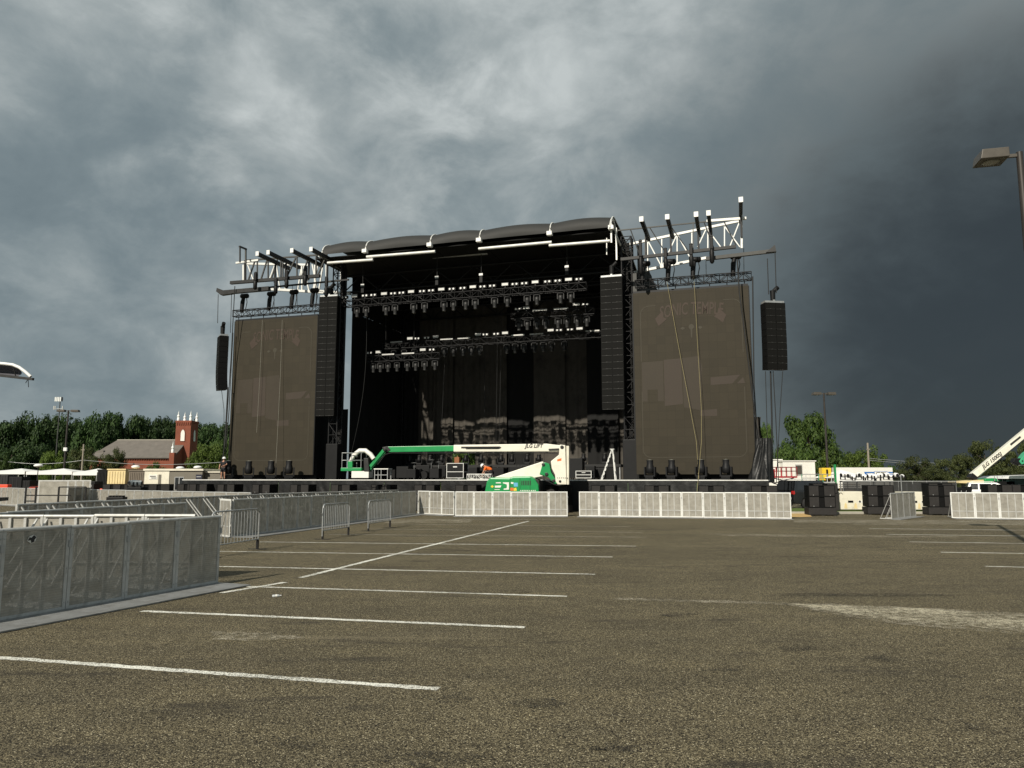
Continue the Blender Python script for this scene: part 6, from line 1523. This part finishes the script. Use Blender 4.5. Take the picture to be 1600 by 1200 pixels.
lamp_post('large single lamp head on a bronze pole at the upper right edge', 1592.5, 18.5, 238, 0, 1, 0.13, -14, M_bronze_dark, 0.66)
o = thing('cell_tower', 'slim mast with white antenna panels above the left trees', 'mast', (W(93, 640, 165).x, 165, 0)); zt = W(93, 624, 165).z
m = MB(); m.tube([(0, 0, 0), (0, 0, zt)], [0.16, 0.10], 8); m.build('mast', M_midgrey, o)
for k in range(5):
    x = -0.75 + k * 0.37; m = MB(); m.box(x - 0.11, x + 0.11, -0.6, -0.45, zt - 0.5, zt + 0.45); m.build('antenna_panel', M_whitecap if k < 4 else M_black, o)
m = MB(); m.tube([(-0.9, -0.4, zt), (0.9, -0.4, zt)], 0.06, 5); m.tube([(-1.2, -0.2, zt - 2.1), (0.9, -0.2, zt - 2.1)], 0.06, 5); m.build('crossarm', M_galv, o)
for x in (-1.1, -0.8, 0.8):
    m = MB(); m.box(x - 0.08, x + 0.08, -0.35, -0.22, zt - 2.3, zt - 1.5); m.build('antenna_panel', M_alu, o)
for x, yt, Y, lab in ((131, 694, 112, 'slim wooden utility pole before the church'), (1355.5, 692, 100, 'wooden utility pole behind the white trailer')):
    p = W(x, yt, Y); o = thing('utility_pole', lab, 'pole', (p.x, Y, 0))
    m = MB(); m.tube([(0, 0, 0), (0, 0, p.z)], [0.17, 0.12], 8); m.build('pole_shaft', M_pole_wood, o)
    m = MB(); m.box(-0.25, 0.25, -0.12, -0.05, p.z - 0.9, p.z - 0.8); m.build('crossarm', M_pole_wood, o)
for i, (pa, pb, Y0, Y1) in enumerate([((1355, 716), (1640, 722), 100, 100), ((1355, 719), (1640, 725.5), 100, 100), ((0, 720), (131, 719), 112, 112), ((131, 719), (350, 722), 112, 105)]):
    a, b = W(*pa, Y0), W(*pb, Y1)
    cable('power_line', [a.lerp(b, k / 14) - Vector((0, 0, 0.5 * math.sin(math.pi * k / 14))) for k in range(15)], 0.035, M_galv, ('upper thin wire crossing before the right trees', 'lower thin wire crossing before the right trees', 'thin wire left of the utility pole before the trees', 'thin wire between utility pole and stage before the church')[i], 'power lines', 'wire')

# ================================================================== LEFT BACKGROUND
# church
CY = 150
CX = lambda px, Y=CY: W(px, 700, Y).x
CZ = lambda py, Y=CY: W(200, py, Y).z
church = thing('church', 'red brick church with square tower and white pinnacles', 'church', (CX(272), CY, 0), 0)
bx0 = CX(146) - CX(272); ze, zr = CZ(713), CZ(685.5); dep = 11.0
m = MB(); m.box(bx0, -0.1, 0, dep, 0, ze); m.build('nave_wall', M_brick, church)
m = MB(); m.prism([(0, 0), (0, 0), (0, 0)], 0, 0) if False else None
mm = MB()
xr0 = CX(160) - CX(272)
mm.add([(bx0 - 0.7, -0.5, ze - 0.15), (0.25, -0.5, ze - 0.15), (0.25, dep / 2, zr), (xr0, dep / 2, zr), (0.25, dep + 0.5, ze - 0.15), (bx0 - 0.7, dep + 0.5, ze - 0.15),
        (bx0 - 0.7, -0.5, ze - 0.4), (0.25, -0.5, ze - 0.4), (0.25, dep / 2, zr - 0.3), (0.25, dep + 0.5, ze - 0.4), (bx0 - 0.7, dep + 0.5, ze - 0.4)],
       [(0, 1, 2, 3), (3, 2, 4, 5), (0, 3, 5), (0, 6, 7, 1), (1, 7, 8, 2), (2, 8, 9, 4), (5, 4, 9, 10), (0, 5, 10, 6)])
roof = mm.build('roof', M_slate, church)
m = MB(); m.tube([(xr0, dep / 2, zr + 0.02), (0.2, dep / 2, zr + 0.02)], 0.12, 6); m.build('ridge_cap', M_concrete, roof)
m = MB(); m.prism([(0, ze), (0.01, ze), (0.01, ze)], 0, 0.01) if False else None
g = MB(); g.add([(-0.08, 0, 0), (-0.08, dep, 0), (-0.08, dep, ze), (-0.08, dep / 2, zr - 0.25), (-0.08, 0, ze), (0.12, 0, 0), (0.12, dep, 0), (0.12, dep, ze), (0.12, dep / 2, zr - 0.25), (0.12, 0, ze)],
                [(0, 1, 2, 3, 4), (9, 8, 7, 6, 5), (0, 4, 9, 5), (1, 6, 7, 2), (4, 3, 8, 9), (3, 2, 7, 8)]); g.build('gable_wall', M_brick, church)
for k in range(34):
    x = bx0 + 0.2 + (-0.4 - bx0) * k / 33; m = MB(); m.box(x, x + 0.26, -0.16, -0.01, ze - 0.75, ze - 0.42); m.build('corbel', M_brick, church)
for k in range(5):
    x = bx0 + (-bx0) * k / 4.0 - (0.0 if k else 0); m = MB(); m.box(x - 0.25, x + 0.25, -0.45, -0.005, 0, ze - 1.3); m.build('buttress', M_brick, church)
# small lower annex roof at left
m = MB(); m.prism([(bx0 - 3.4, ze - 1.0), (bx0 + 0.4, ze + 1.2), (bx0 + 1.5, ze + 1.2), (bx0 + 1.5, ze - 1.0)], 1, dep - 1); m.build('annex_roof', M_slate, church)
tx0, tx1 = CX(273) - CX(272), CX(297.5) - CX(272); td = 3.6; ty = dep / 2 - td / 2; zt = CZ(657.5)
sc_ = (CY + ty) / CY
tx0 = CX(273) * sc_ - CX(272); tx1 = CX(296.5) * sc_ - CX(272); zt = CAM_H + (zt - CAM_H) * sc_
m = MB(); m.box(tx0, tx1, ty, ty + td, 0, zt); tow = m.build('tower', M_brick, church)
m = MB(); m.box(tx0 - 0.1, tx1 + 0.1, ty - 0.1, ty + td + 0.1, zt - 0.35, zt + 0.05); m.build('tower_cornice', M_brick, church)
for k in range(7):
    x = tx0 + 0.15 + (tx1 - tx0 - 0.5) * k / 6; m = MB(); m.box(x, x + 0.2, ty - 0.16, ty - 0.104, zt - 0.85, zt - 0.36); m.build('corbel', M_brick, church)
cxm = (tx0 + tx1) / 2; wz0, wz1 = CAM_H + (CZ(689) - CAM_H) * sc_, CAM_H + (CZ(671) - CAM_H) * sc_
def lancet(w, z0, z1): return [(-w, z0), (w, z0), (w, z0 + (z1 - z0) * 0.68), (w * 0.72, z0 + (z1 - z0) * 0.86), (0, z1), (-w * 0.72, z0 + (z1 - z0) * 0.86), (-w, z0 + (z1 - z0) * 0.68)]
m = MB(); m.prism(lancet(0.50, wz0 - 0.1, wz1 + 0.15), ty - 0.10, ty - 0.005).shift((cxm, 0, 0)); wn_ = m.build('window_surround', M_brick, church)
m = MB(); m.prism(lancet(0.40, wz0, wz1), ty - 0.14, ty - 0.104).shift((cxm, 0, 0)); m.build('louvred_window', M_white, church)
m = MB(); m.add([(tx1 + 0.06 if a == 0 else tx1 + 0.1, ty + td / 2 + x, z) for a in (0, 1) for x, z in lancet(0.4, wz0, wz1)], [tuple(range(7)), tuple(range(13, 6, -1))] + [(i, (i + 1) % 7, (i + 1) % 7 + 7, i + 7) for i in range(7)]); m.build('louvred_window', M_white, church)
def pinnacle(x, y, z, h):
    m = MB(); m.lathe([(0.30, 0), (0.28, h * 0.28), (0.16, h * 0.36), (0.34, h * 0.42), (0.30, h * 0.48), (0.12, h * 0.62), (0.16, h * 0.66), (0.05, h * 0.86), (0.01, h)], (x, y, z), 8); m.build('pinnacle', M_whitecap, church)
for x in (tx0 + 0.3, tx1 - 0.25):
    for y in (ty + 0.3, ty + td - 0.3): pinnacle(x, y, zt + 0.05, 2.1)
m = MB(); m.box(-0.62, 0.35, -0.6, 0.3, 0, ze + 0.7); m.build('corner_pier', M_brick, church); pinnacle(-0.15, -0.2, ze + 0.7, 2.3)

# containers, office, tents, boxes
def corrugated(name, label, x0, x1, yt, Y, depth, mt, z0=0.1, yaw=0, ribs=14):
    a, b = W(x0, 747, Y), W(x1, 747, Y); w = b.x - a.x; h = W(x0, yt, Y).z
    o = thing(name, label, 'container', (a.x, Y, 0), R(yaw))
    m = MB(); m.box(0.05, w - 0.05, 0.04, depth, z0, h - 0.08); m.build('shell', mt, o)
    for k in range(ribs):
        x = 0.12 + (w - 0.24) * k / ribs; m = MB(); m.box(x, x + (w - 0.24) / ribs * 0.55, 0.0, 0.038, z0 + 0.15, h - 0.2); m.build('rib', mt, o)
    m = MB(); m.box(0, w, -0.03, depth + 0.03, h - 0.078, h + 0.03); m.build('roof_frame', mt, o)
    m = MB(); m.box(0, w, -0.03, depth + 0.03, 0, z0 - 0.004); m.build('sill', M_darkgrey, o)
    return o, w, h
corrugated('shipping_container', 'tan shipping container end with vertical ribs', 166.5, 196, 733, 66, 6, M_tan, ribs=6)
corrugated('shipping_container', 'dark container left of the tan container', 151, 166, 734, 68, 6, M_black, ribs=5)
corrugated('shipping_container', 'brown corrugated container between tan container and cream office', 200, 226.5, 735, 65, 6, M_brown, ribs=8)
o, w, h = block('site_office', 'cream and grey site office with window and signs', 'office', 226, 316, 735.5, 62, 6, M_office, 0.3)
wc = W(264.5, 747, 62).x - W(226, 747, 62).x
m = MB(); m.box(0.0, wc, -0.04, -0.003, 0.3, h - 0.05); m.build('cream_end', M_cream, o)
m = MB(); m.box(-0.1, w + 0.1, -0.12, 6.1, h + 0.003, h + 0.16); m.build('roof', M_cream, o)
def on_office(x0, x1, y0, y1, name, mt, d0, par=None):
    Y = 62; a = W(x0, y1, Y); b = W(x1, y0, Y); m = MB(); m.box(a.x - o.location.x, b.x - o.location.x, -d0 - 0.02, -d0, a.z, b.z); return m.build(name, mt, par or o)
on_office(233, 246.5, 742, 749, 'notice_board', M_white, 0.045); on_office(235, 244, 743.6, 744.6, 'notice_line', M_darkgrey, 0.07); on_office(237, 245, 746.2, 747.2, 'notice_line', M_darkgrey, 0.07)
on_office(246.8, 252.5, 741.5, 765, 'door', M_office, 0.045)
wi = on_office(272, 287.5, 745, 766, 'window', M_galv, 0.005); on_office(273.2, 279.4, 746.2, 765, 'pane', M_glass, 0.03, wi); on_office(280.1, 286.4, 746.2, 765, 'pane', M_glass, 0.03, wi)
on_office(306, 316, 741.5, 748.5, 'name_sign', M_navy, 0.005); on_office(307.5, 314.5, 744.2, 745.6, 'sign_lettering', M_galv, 0.03)
m = MB(); m.box(0.1, w - 0.1, 0.1, 5.9, 0, 0.298); m.build('skirting', M_darkgrey, o)
o, w, h = block('grey_wall_unit', 'low grey annex right of the site office by the stage', 'office', 317, 352, 738.5, 62.5, 4, M_office, 0.0); m = MB(); m.box(-0.05, w + 0.05, -0.1, 4.1, h + 0.003, h + 0.1); m.build('roof', M_cream, o)
# light balloons on masts
for x, y, Y, lab in ((60, 727.5, 74, 'white light balloon above the left tents'), (212, 729.5, 70, 'white light balloon above the brown container'), (281.5, 731.5, 70, 'white light balloon above the site office, left of two'), (309, 730.5, 70, 'white light balloon above the site office, right of two')):
    p = W(x, y, Y); o = thing('light_balloon', lab, 'light balloon', (p.x, Y, 0), 0, 'light balloons')
    m = MB(); m.lathe([(0.05, -0.17), (0.30, -0.15), (0.34, 0), (0.30, 0.15), (0.05, 0.17)], (0, 0, p.z), 14) if False else None
    m = MB(); vs_ = []
    m.grid(lambda u, v, z=p.z: (0.36 * math.cos(2 * math.pi * u) * math.sin(math.pi * v), 0.36 * math.sin(2 * math.pi * u) * math.sin(math.pi * v), z + 0.17 * math.cos(math.pi * v)), 18, 10); m.build('balloon', M_whitecap, o, fix=False)
    m = MB(); m.tube([(0, 0, 0), (0, 0, p.z - 0.15)], 0.04, 6); m.build('mast', M_darkgrey, o)
    o.scale = (1.05 if x > 100 else 1.2, 1, 1)
# left tents
for x0, x1, yp, ye, Y, lab in ((-20, 38, 731.5, 736.5, 80, 'white flat tent at the left edge behind the fence'), (40, 112, 731.5, 737, 78, 'white tent behind the stacked barricades'), (113, 151, 731.5, 738, 76, 'white tent left of the dark container')):
    tent('event_tent', lab, x0, x1, yp, ye, Y, 5, group='white tents at left')
# dark stock below the tents
for i, (x0, x1, yt, Y, mt, lab) in enumerate([(14, 34, 745, 64, M_black, 'black equipment crate stack under the left tent'), (36, 47, 751, 63, M_black, 'low black crate right of the crate stack at left'), (0, 12, 742, 66, M_darkgrey, 'dark grey cabinet at the left edge under the tent'), (120, 149, 752, 60, M_black, 'black equipment stack left of the tan container')]):
    o, w, h = block('equipment_crate', lab, 'crate', x0, x1, yt, Y, 1.2, mt, 0.0)
    for k in (0.33, 0.66):
        m = MB(); m.box(w * k - 0.02, w * k + 0.02, -0.02, -0.003, 0.05, h - 0.05); m.build('batten', M_darkgrey, o)
for i, (x0, x1, yt, Y) in enumerate([(-6, 13, 757, 58), (46, 57, 760, 58), (150, 166, 763.5, 56), (199, 222, 764, 55)]):
    o, w, h = block('water_barrier', 'red plastic barrier behind the far left fence, %s from left' % ORD[i], 'barrier', x0, x1, yt, Y, 0.5, M_redorange, 0.0, group='red plastic barriers', bevel=0.05)
    m = MB(); m.box(0.1, w - 0.1, -0.04, -0.003, 0.1, 0.3); m.build('foot_flange', M_redorange, o)
# black subwoofers behind the far fence
for i, (x, Y, k, yaw) in enumerate([(175, 50, 2, 0), (191, 49.7, 2, 0), (228, 49, 2, 8), (248, 48.8, 2, 8), (240, 49.9, 2, 8), (290, 50.5, 2, -10), (309, 50.2, 2, -10), (131, 52, 2, 5)]):
    q = W(x, 770, Y)
    sub_stack((q.x, q.y, 0), R(yaw), 'behind the far left fence, %s stack' % ORD[i], rows=k, group='subwoofers behind the left fence', base=0.4)
for i, (x, Y) in enumerate([(204, 47), (211, 47.2), (217, 47.1)]):
    q = W(x, 760, Y); oo = place(PAR, USED, (q.x, Y, q.z - 0.1), R(40 * i), 'silver stage light on a dark trunk behind the far left fence, %s from left' % ORD[i], 'silver lights at left')
o, w, h = block('equipment_crate', 'low dark trunk carrying silver lights behind the left fence', 'crate', 200, 221, 761, 46.9, 0.9, M_black, 0.0); m = MB(); m.box(0.05, w - 0.05, -0.02, -0.003, 0.2, 0.26); m.build('batten', M_darkgrey, o)
# stacked upright barricades on a cart
for i in range(4):
    p = W(57 + i * 1.2 + (0 if i < 1 else 0), 790, 44 - 0 * i); oo = place(BARR, USED, (W(57, 790, 43.6).x + 0.12 * i, 43.6 + 0.55 * i, 0.25), R(-4), 'spare barricade standing on end behind the lanes, %s in its row' % ORD[i], 'spare barricades at left')
    oo.scale = (1.85, 0.12, 1.25)
o = thing('barricade_cart', 'dark steel frame cart beside the spare barricades', 'cart', (W(38, 790, 41).x, 41, 0), R(2)); wS = W(130, 790, 41).x - W(38, 790, 41).x
for x in (0, wS * 0.17, wS * 0.55, wS):
    m = MB(); m.box(x - 0.035, x + 0.035, 0, 0.07, 0, W(50, 760, 41).z if x in (0, ) else W(50, 761, 41).z); m.build('post', M_black_metal, o)
for x0, x1, y in ((0, wS * 0.17, 761), (wS * 0.55, wS, 761), (0, wS * 0.75, 774), (0.0, wS * 0.17, 783), (wS * 0.55, wS, 785)):
    m = MB(); z = W(50, y, 41).z; m.bar((x0, 0.035, z), (x1, 0.035, z), 0.06); m.build('rail', M_black_metal, o)
o, w, h = block('equipment_crate', 'black tray resting by the far fence in the lane', 'crate', 168, 194, 776.5, 33, 0.4, M_black, 0.55); 
for k in range(5):
    m = MB(); m.box(w * (0.08 + 0.19 * k), w * (0.08 + 0.19 * k) + 0.06, 0.05, 0.3, h + 0.002, h + 0.06); m.build('handle', M_black, o)
m = MB(); m.box(0.05, w - 0.05, 0.05, 0.35, 0, 0.548); m.build('stand', M_darkgrey, o)

# second stage canopy tip at the left edge
Y2 = 40
o = thing('stage_canopy', 'tip of a second stage canopy with white curved tube at the left edge', 'canopy', (W(-120, 600, Y2).x, Y2, 0))
P2 = lambda x, y, dy=0: Vector((W(x, y, Y2).x - o.location.x, dy, W(x, y, Y2).z))
m = MB(); m.tube([P2(x, y) for x, y in ((-60, 566), (-20, 566.5), (8, 568.5), (20, 570), (30, 574), (39, 580.5), (48, 588.5))], 0.085, 8); m.build('arch_tube', M_whitecap, o)
m = MB(); m.bar(P2(-60, 580), P2(52, 592.5), 0.16, 0.13); m.build('bottom_tube', M_darkgrey, o)
m = MB(); m.grid(lambda u, v: tuple(P2(-60 + 81 * u + 3.0 * (1 - v) * u, 568 + 3.5 * u ** 3 + (16.0 + 0.5 * u) * (1 - v), 0.12 + 0.5 * math.sin(math.pi * v))), 14, 8); m.build('membrane', mat('slate fabric', (0.10, 0.10, 0.115), 0.7), o, fix=False)
m = MB(); m.tube([P2(44, 592), P2(44.6, 605)], 0.018, 5); m.tube([P2(43.5, 592.5), P2(40, 598.5)], 0.018, 5); m.build('strap', M_black, o)
m = MB(); m.tube([P2(19, 569.5), P2(22, 579), P2(24.5, 587)], 0.03, 5); m.build('lashing', M_black, o)
m = MB(); p0 = P2(-55, 580); m.tube([p0, Vector((p0.x, 0, 0))], 0.2, 8); m.build('mast', M_darkgrey, o)

# ================================================================== TREES
def crown_mesh(seed, nclump, nleaf, leaf, shape='round', flat=1.0):
    """leaf clusters through a unit crown: radius 1, height 0..1 (base to top)"""
    rnd = random.Random(seed); vs_ = []; fs = []
    clumps = []
    while len(clumps) < nclump:
        x, y, z = rnd.uniform(-1, 1), rnd.uniform(-1, 1), rnd.uniform(0, 1)
        if shape == 'round': rr = math.sqrt(max(0, 1 - ((z - 0.45) / 0.56) ** 2))
        elif shape == 'cone': rr = max(0.06, 1.0 - z) ** 0.8
        else: rr = math.sqrt(max(0, 1 - ((z - 0.35) / 0.66) ** 2)) * (0.75 + 0.25 * math.sin(9 * z))
        d = math.hypot(x, y)
        if d > rr or d < rr * 0.35 and rnd.random() < 0.7: continue
        clumps.append((x, y, z, rnd.uniform(0.14, 0.27)))
    for cx_, cy_, cz_, cr_ in clumps:
        for _ in range(nleaf):
            a = rnd.uniform(0, 6.283); b = math.acos(rnd.uniform(-1, 1)); q = cr_ * rnd.uniform(0.55, 1.1)
            p = Vector((cx_ + q * math.sin(b) * math.cos(a), cy_ + q * math.sin(b) * math.sin(a), cz_ + 0.62 * q * math.cos(b) * flat))
            n = Vector((math.sin(b) * math.cos(a) + rnd.uniform(-.6, .6), math.sin(b) * math.sin(a) + rnd.uniform(-.6, .6), math.cos(b) + 0.5 + rnd.uniform(-.5, .5))).normalized()
            u = n.orthogonal().normalized(); w = n.cross(u); an = rnd.uniform(0, 6.28)
            u, w = u * math.cos(an) + w * math.sin(an), w * math.cos(an) - u * math.sin(an)
            l = leaf * rnd.uniform(0.6, 1.4); o_ = len(vs_)
            vs_ += [tuple(p - u * l), tuple(p + w * l * 0.55), tuple(p + u * l), tuple(p - w * l * 0.55 + n * l * 0.2)]
            fs.append((o_, o_ + 1, o_ + 2, o_ + 3))
    me = bpy.data.meshes.new('crown'); me.from_pydata(vs_, [], fs)
    return me
CROWNS = {'round': [crown_mesh(100 + i, 70, 150, 0.036) for i in range(4)], 'cone': [crown_mesh(200 + i, 40, 110, 0.05, 'cone') for i in range(2)], 'broad': [crown_mesh(300 + i, 70, 150, 0.030, 'broad', 0.8) for i in range(3)]}
def tree(label, px, Y, ytop, w_px, mt, kind='round', trunk=0.25, group=None, seed=0, base=None):
    top = W(px, ytop, Y); h = top.z; r = w_px / F_PX * Y / 2
    rnd = random.Random(seed * 7 + 1)
    o = thing('tree', label, 'tree', (top.x, Y, 0), rnd.uniform(0, 6.28), group)
    m = MB(); z1 = h * 0.72
    pts = [(0, 0, -0.1), (0.02 * h * rnd.uniform(-1, 1), 0.02 * h, z1 * 0.4), (0.03 * h * rnd.uniform(-1, 1), 0.0, z1)]
    m.tube(pts, [0.030 * h, 0.020 * h, 0.006 * h], 7)
    for k in range(7):
        a = rnd.uniform(0, 6.28); zb = h * rnd.uniform(trunk, 0.55); q = Vector((math.cos(a) * r * 0.65, math.sin(a) * r * 0.65, zb + h * rnd.uniform(0.12, 0.3)))
        m.tube([(0, 0, zb), tuple(Vector((0, 0, zb)).lerp(q, 0.5) + Vector((0, 0, 0.02 * h))), tuple(q)], [0.011 * h, 0.008 * h, 0.003 * h], 5, False)
    m.build('trunk', M_bark, o)
    src = CROWNS[kind][rnd.randrange(len(CROWNS[kind]))]
    key = src.name + mt.name
    if key not in MESH:
        me = src.copy(); me.materials.append(mt); MESH[key] = me
    c = bpy.data.objects.new('crown', MESH[key]); col.objects.link(c); c.parent = o
    z0 = h * trunk; c.location = (0, 0, z0); c.scale = (r, r, (h - z0) * 0.97)
    return o
MESH = {}
row = [(-12, 655, 60), (22, 655, 52), (52, 648, 54), (80, 652, 50), (108, 648, 52), (134, 652, 46), (158, 646, 48), (184, 650, 46), (206, 645, 46), (230, 650, 46), (254, 654, 44), (280, 660, 44), (312, 656, 46), (338, 660, 44), (364, 664, 44)]
for i, (x, yt, w) in enumerate(row):
    tree('dark leafy tree, %s from the left in the tall wood behind the church' % ORD[i], x, 185 + (i * 37 % 17), yt, w * 1.5, M_leaf_dark, 'round', 0.05, 'wood behind the church', i)
for i, (x, yt, w, Y, mt, kd, lab) in enumerate([(84, 703, 36, 120, M_leaf_light, 'round', 'light green young tree left of the lamp post'), (128, 697, 56, 128, M_leaf_olive, 'broad', 'olive spreading cedar before the church roof at left'), (165, 712, 60, 122, M_leaf_olive, 'broad', 'low olive cedar before the church wall'), (183, 702, 40, 118, M_leaf_olive, 'broad', 'taller olive tree touching the church eave'),
        (238, 722, 40, 115, M_leaf_mid, 'round', 'low rounded bush before the church nave'), (325, 692, 54, 118, M_leaf_light, 'round', 'bright green tree right of the church tower'), (347, 685, 44, 125, M_leaf_mid, 'round', 'green tree behind the left rigging cables'), (20, 690, 80, 135, M_leaf_dark, 'round', 'dark lower tree at the far left'), (58, 695, 60, 138, M_leaf_dark, 'round', 'dark lower tree left of the young tree'), (4, 712, 30, 110, M_leaf_mid, 'round', 'small bright tree at the left edge')]):
    tree(lab, x, Y, yt, w, mt, kd, 0.04 if 'bush' in lab or 'low' in lab else 0.08, None, 30 + i)
for i, (x, yt, w, Y, mt, kd, lab) in enumerate([(1262, 643, 92, 98, M_leaf_mid, 'round', 'tall bushy green tree behind the right lamp post'), (1240, 690, 60, 90, M_leaf_mid, 'round', 'lower green tree left under the tall bushy tree'), (1192, 664, 44, 105, M_leaf_mid, 'round', 'green tree just right of the right screen'), (1298, 700, 50, 96, M_leaf_light, 'round', 'small green tree right under the tall bushy tree'),
        (1350, 698, 66, 108, M_leaf_light, 'round', 'rounded light green tree behind the white truck trailer'), (1318, 706, 34, 140, M_leaf_dark, 'round', 'dark distant tree left of the utility pole'), (1385, 726, 40, 112, M_leaf_mid, 'round', 'low tree right of the truck trailer'),
        (1428, 714, 62, 90, M_leaf_olive, 'broad', 'spreading olive tree right of the truck trailer'), (1474, 716, 50, 92, M_leaf_olive, 'broad', 'olive tree in the middle of the right hedge row'), (1505, 708, 60, 94, M_leaf_olive, 'broad', 'olive tree left of the raised lift arm'), (1538, 687, 66, 98, M_leaf_olive, 'broad', 'tallest olive tree behind the raised lift arm'), (1570, 704, 60, 96, M_leaf_olive, 'broad', 'olive tree right of the raised lift arm'), (1605, 688, 60, 100, M_leaf_olive, 'broad', 'tall olive tree at the right edge'),
        (1455, 730, 60, 84, M_leaf_olive, 'broad', 'low olive bush behind the screened fence'), (1408, 732, 40, 82, M_leaf_olive, 'broad', 'low olive bush beside the truck trailer'), (1530, 728, 70, 88, M_leaf_olive, 'broad', 'low olive bush under the raised lift arm'), (1585, 728, 60, 86, M_leaf_olive, 'broad', 'low olive bush at the right edge')]):
    tree(lab, x, Y, yt, w, mt, kd, 0.04, None, 60 + i)
for i, (x, yt, w, Y) in enumerate([(728, 690, 60, 105), (898, 700, 50, 105), (830, 705, 50, 110), (690, 705, 50, 110)]):
    tree('green tree seen in gaps behind the stage curtains, %s' % ORD[i], x, Y, yt, w, M_leaf_mid, 'round', 0.05, 'trees behind the stage', 90 + i)
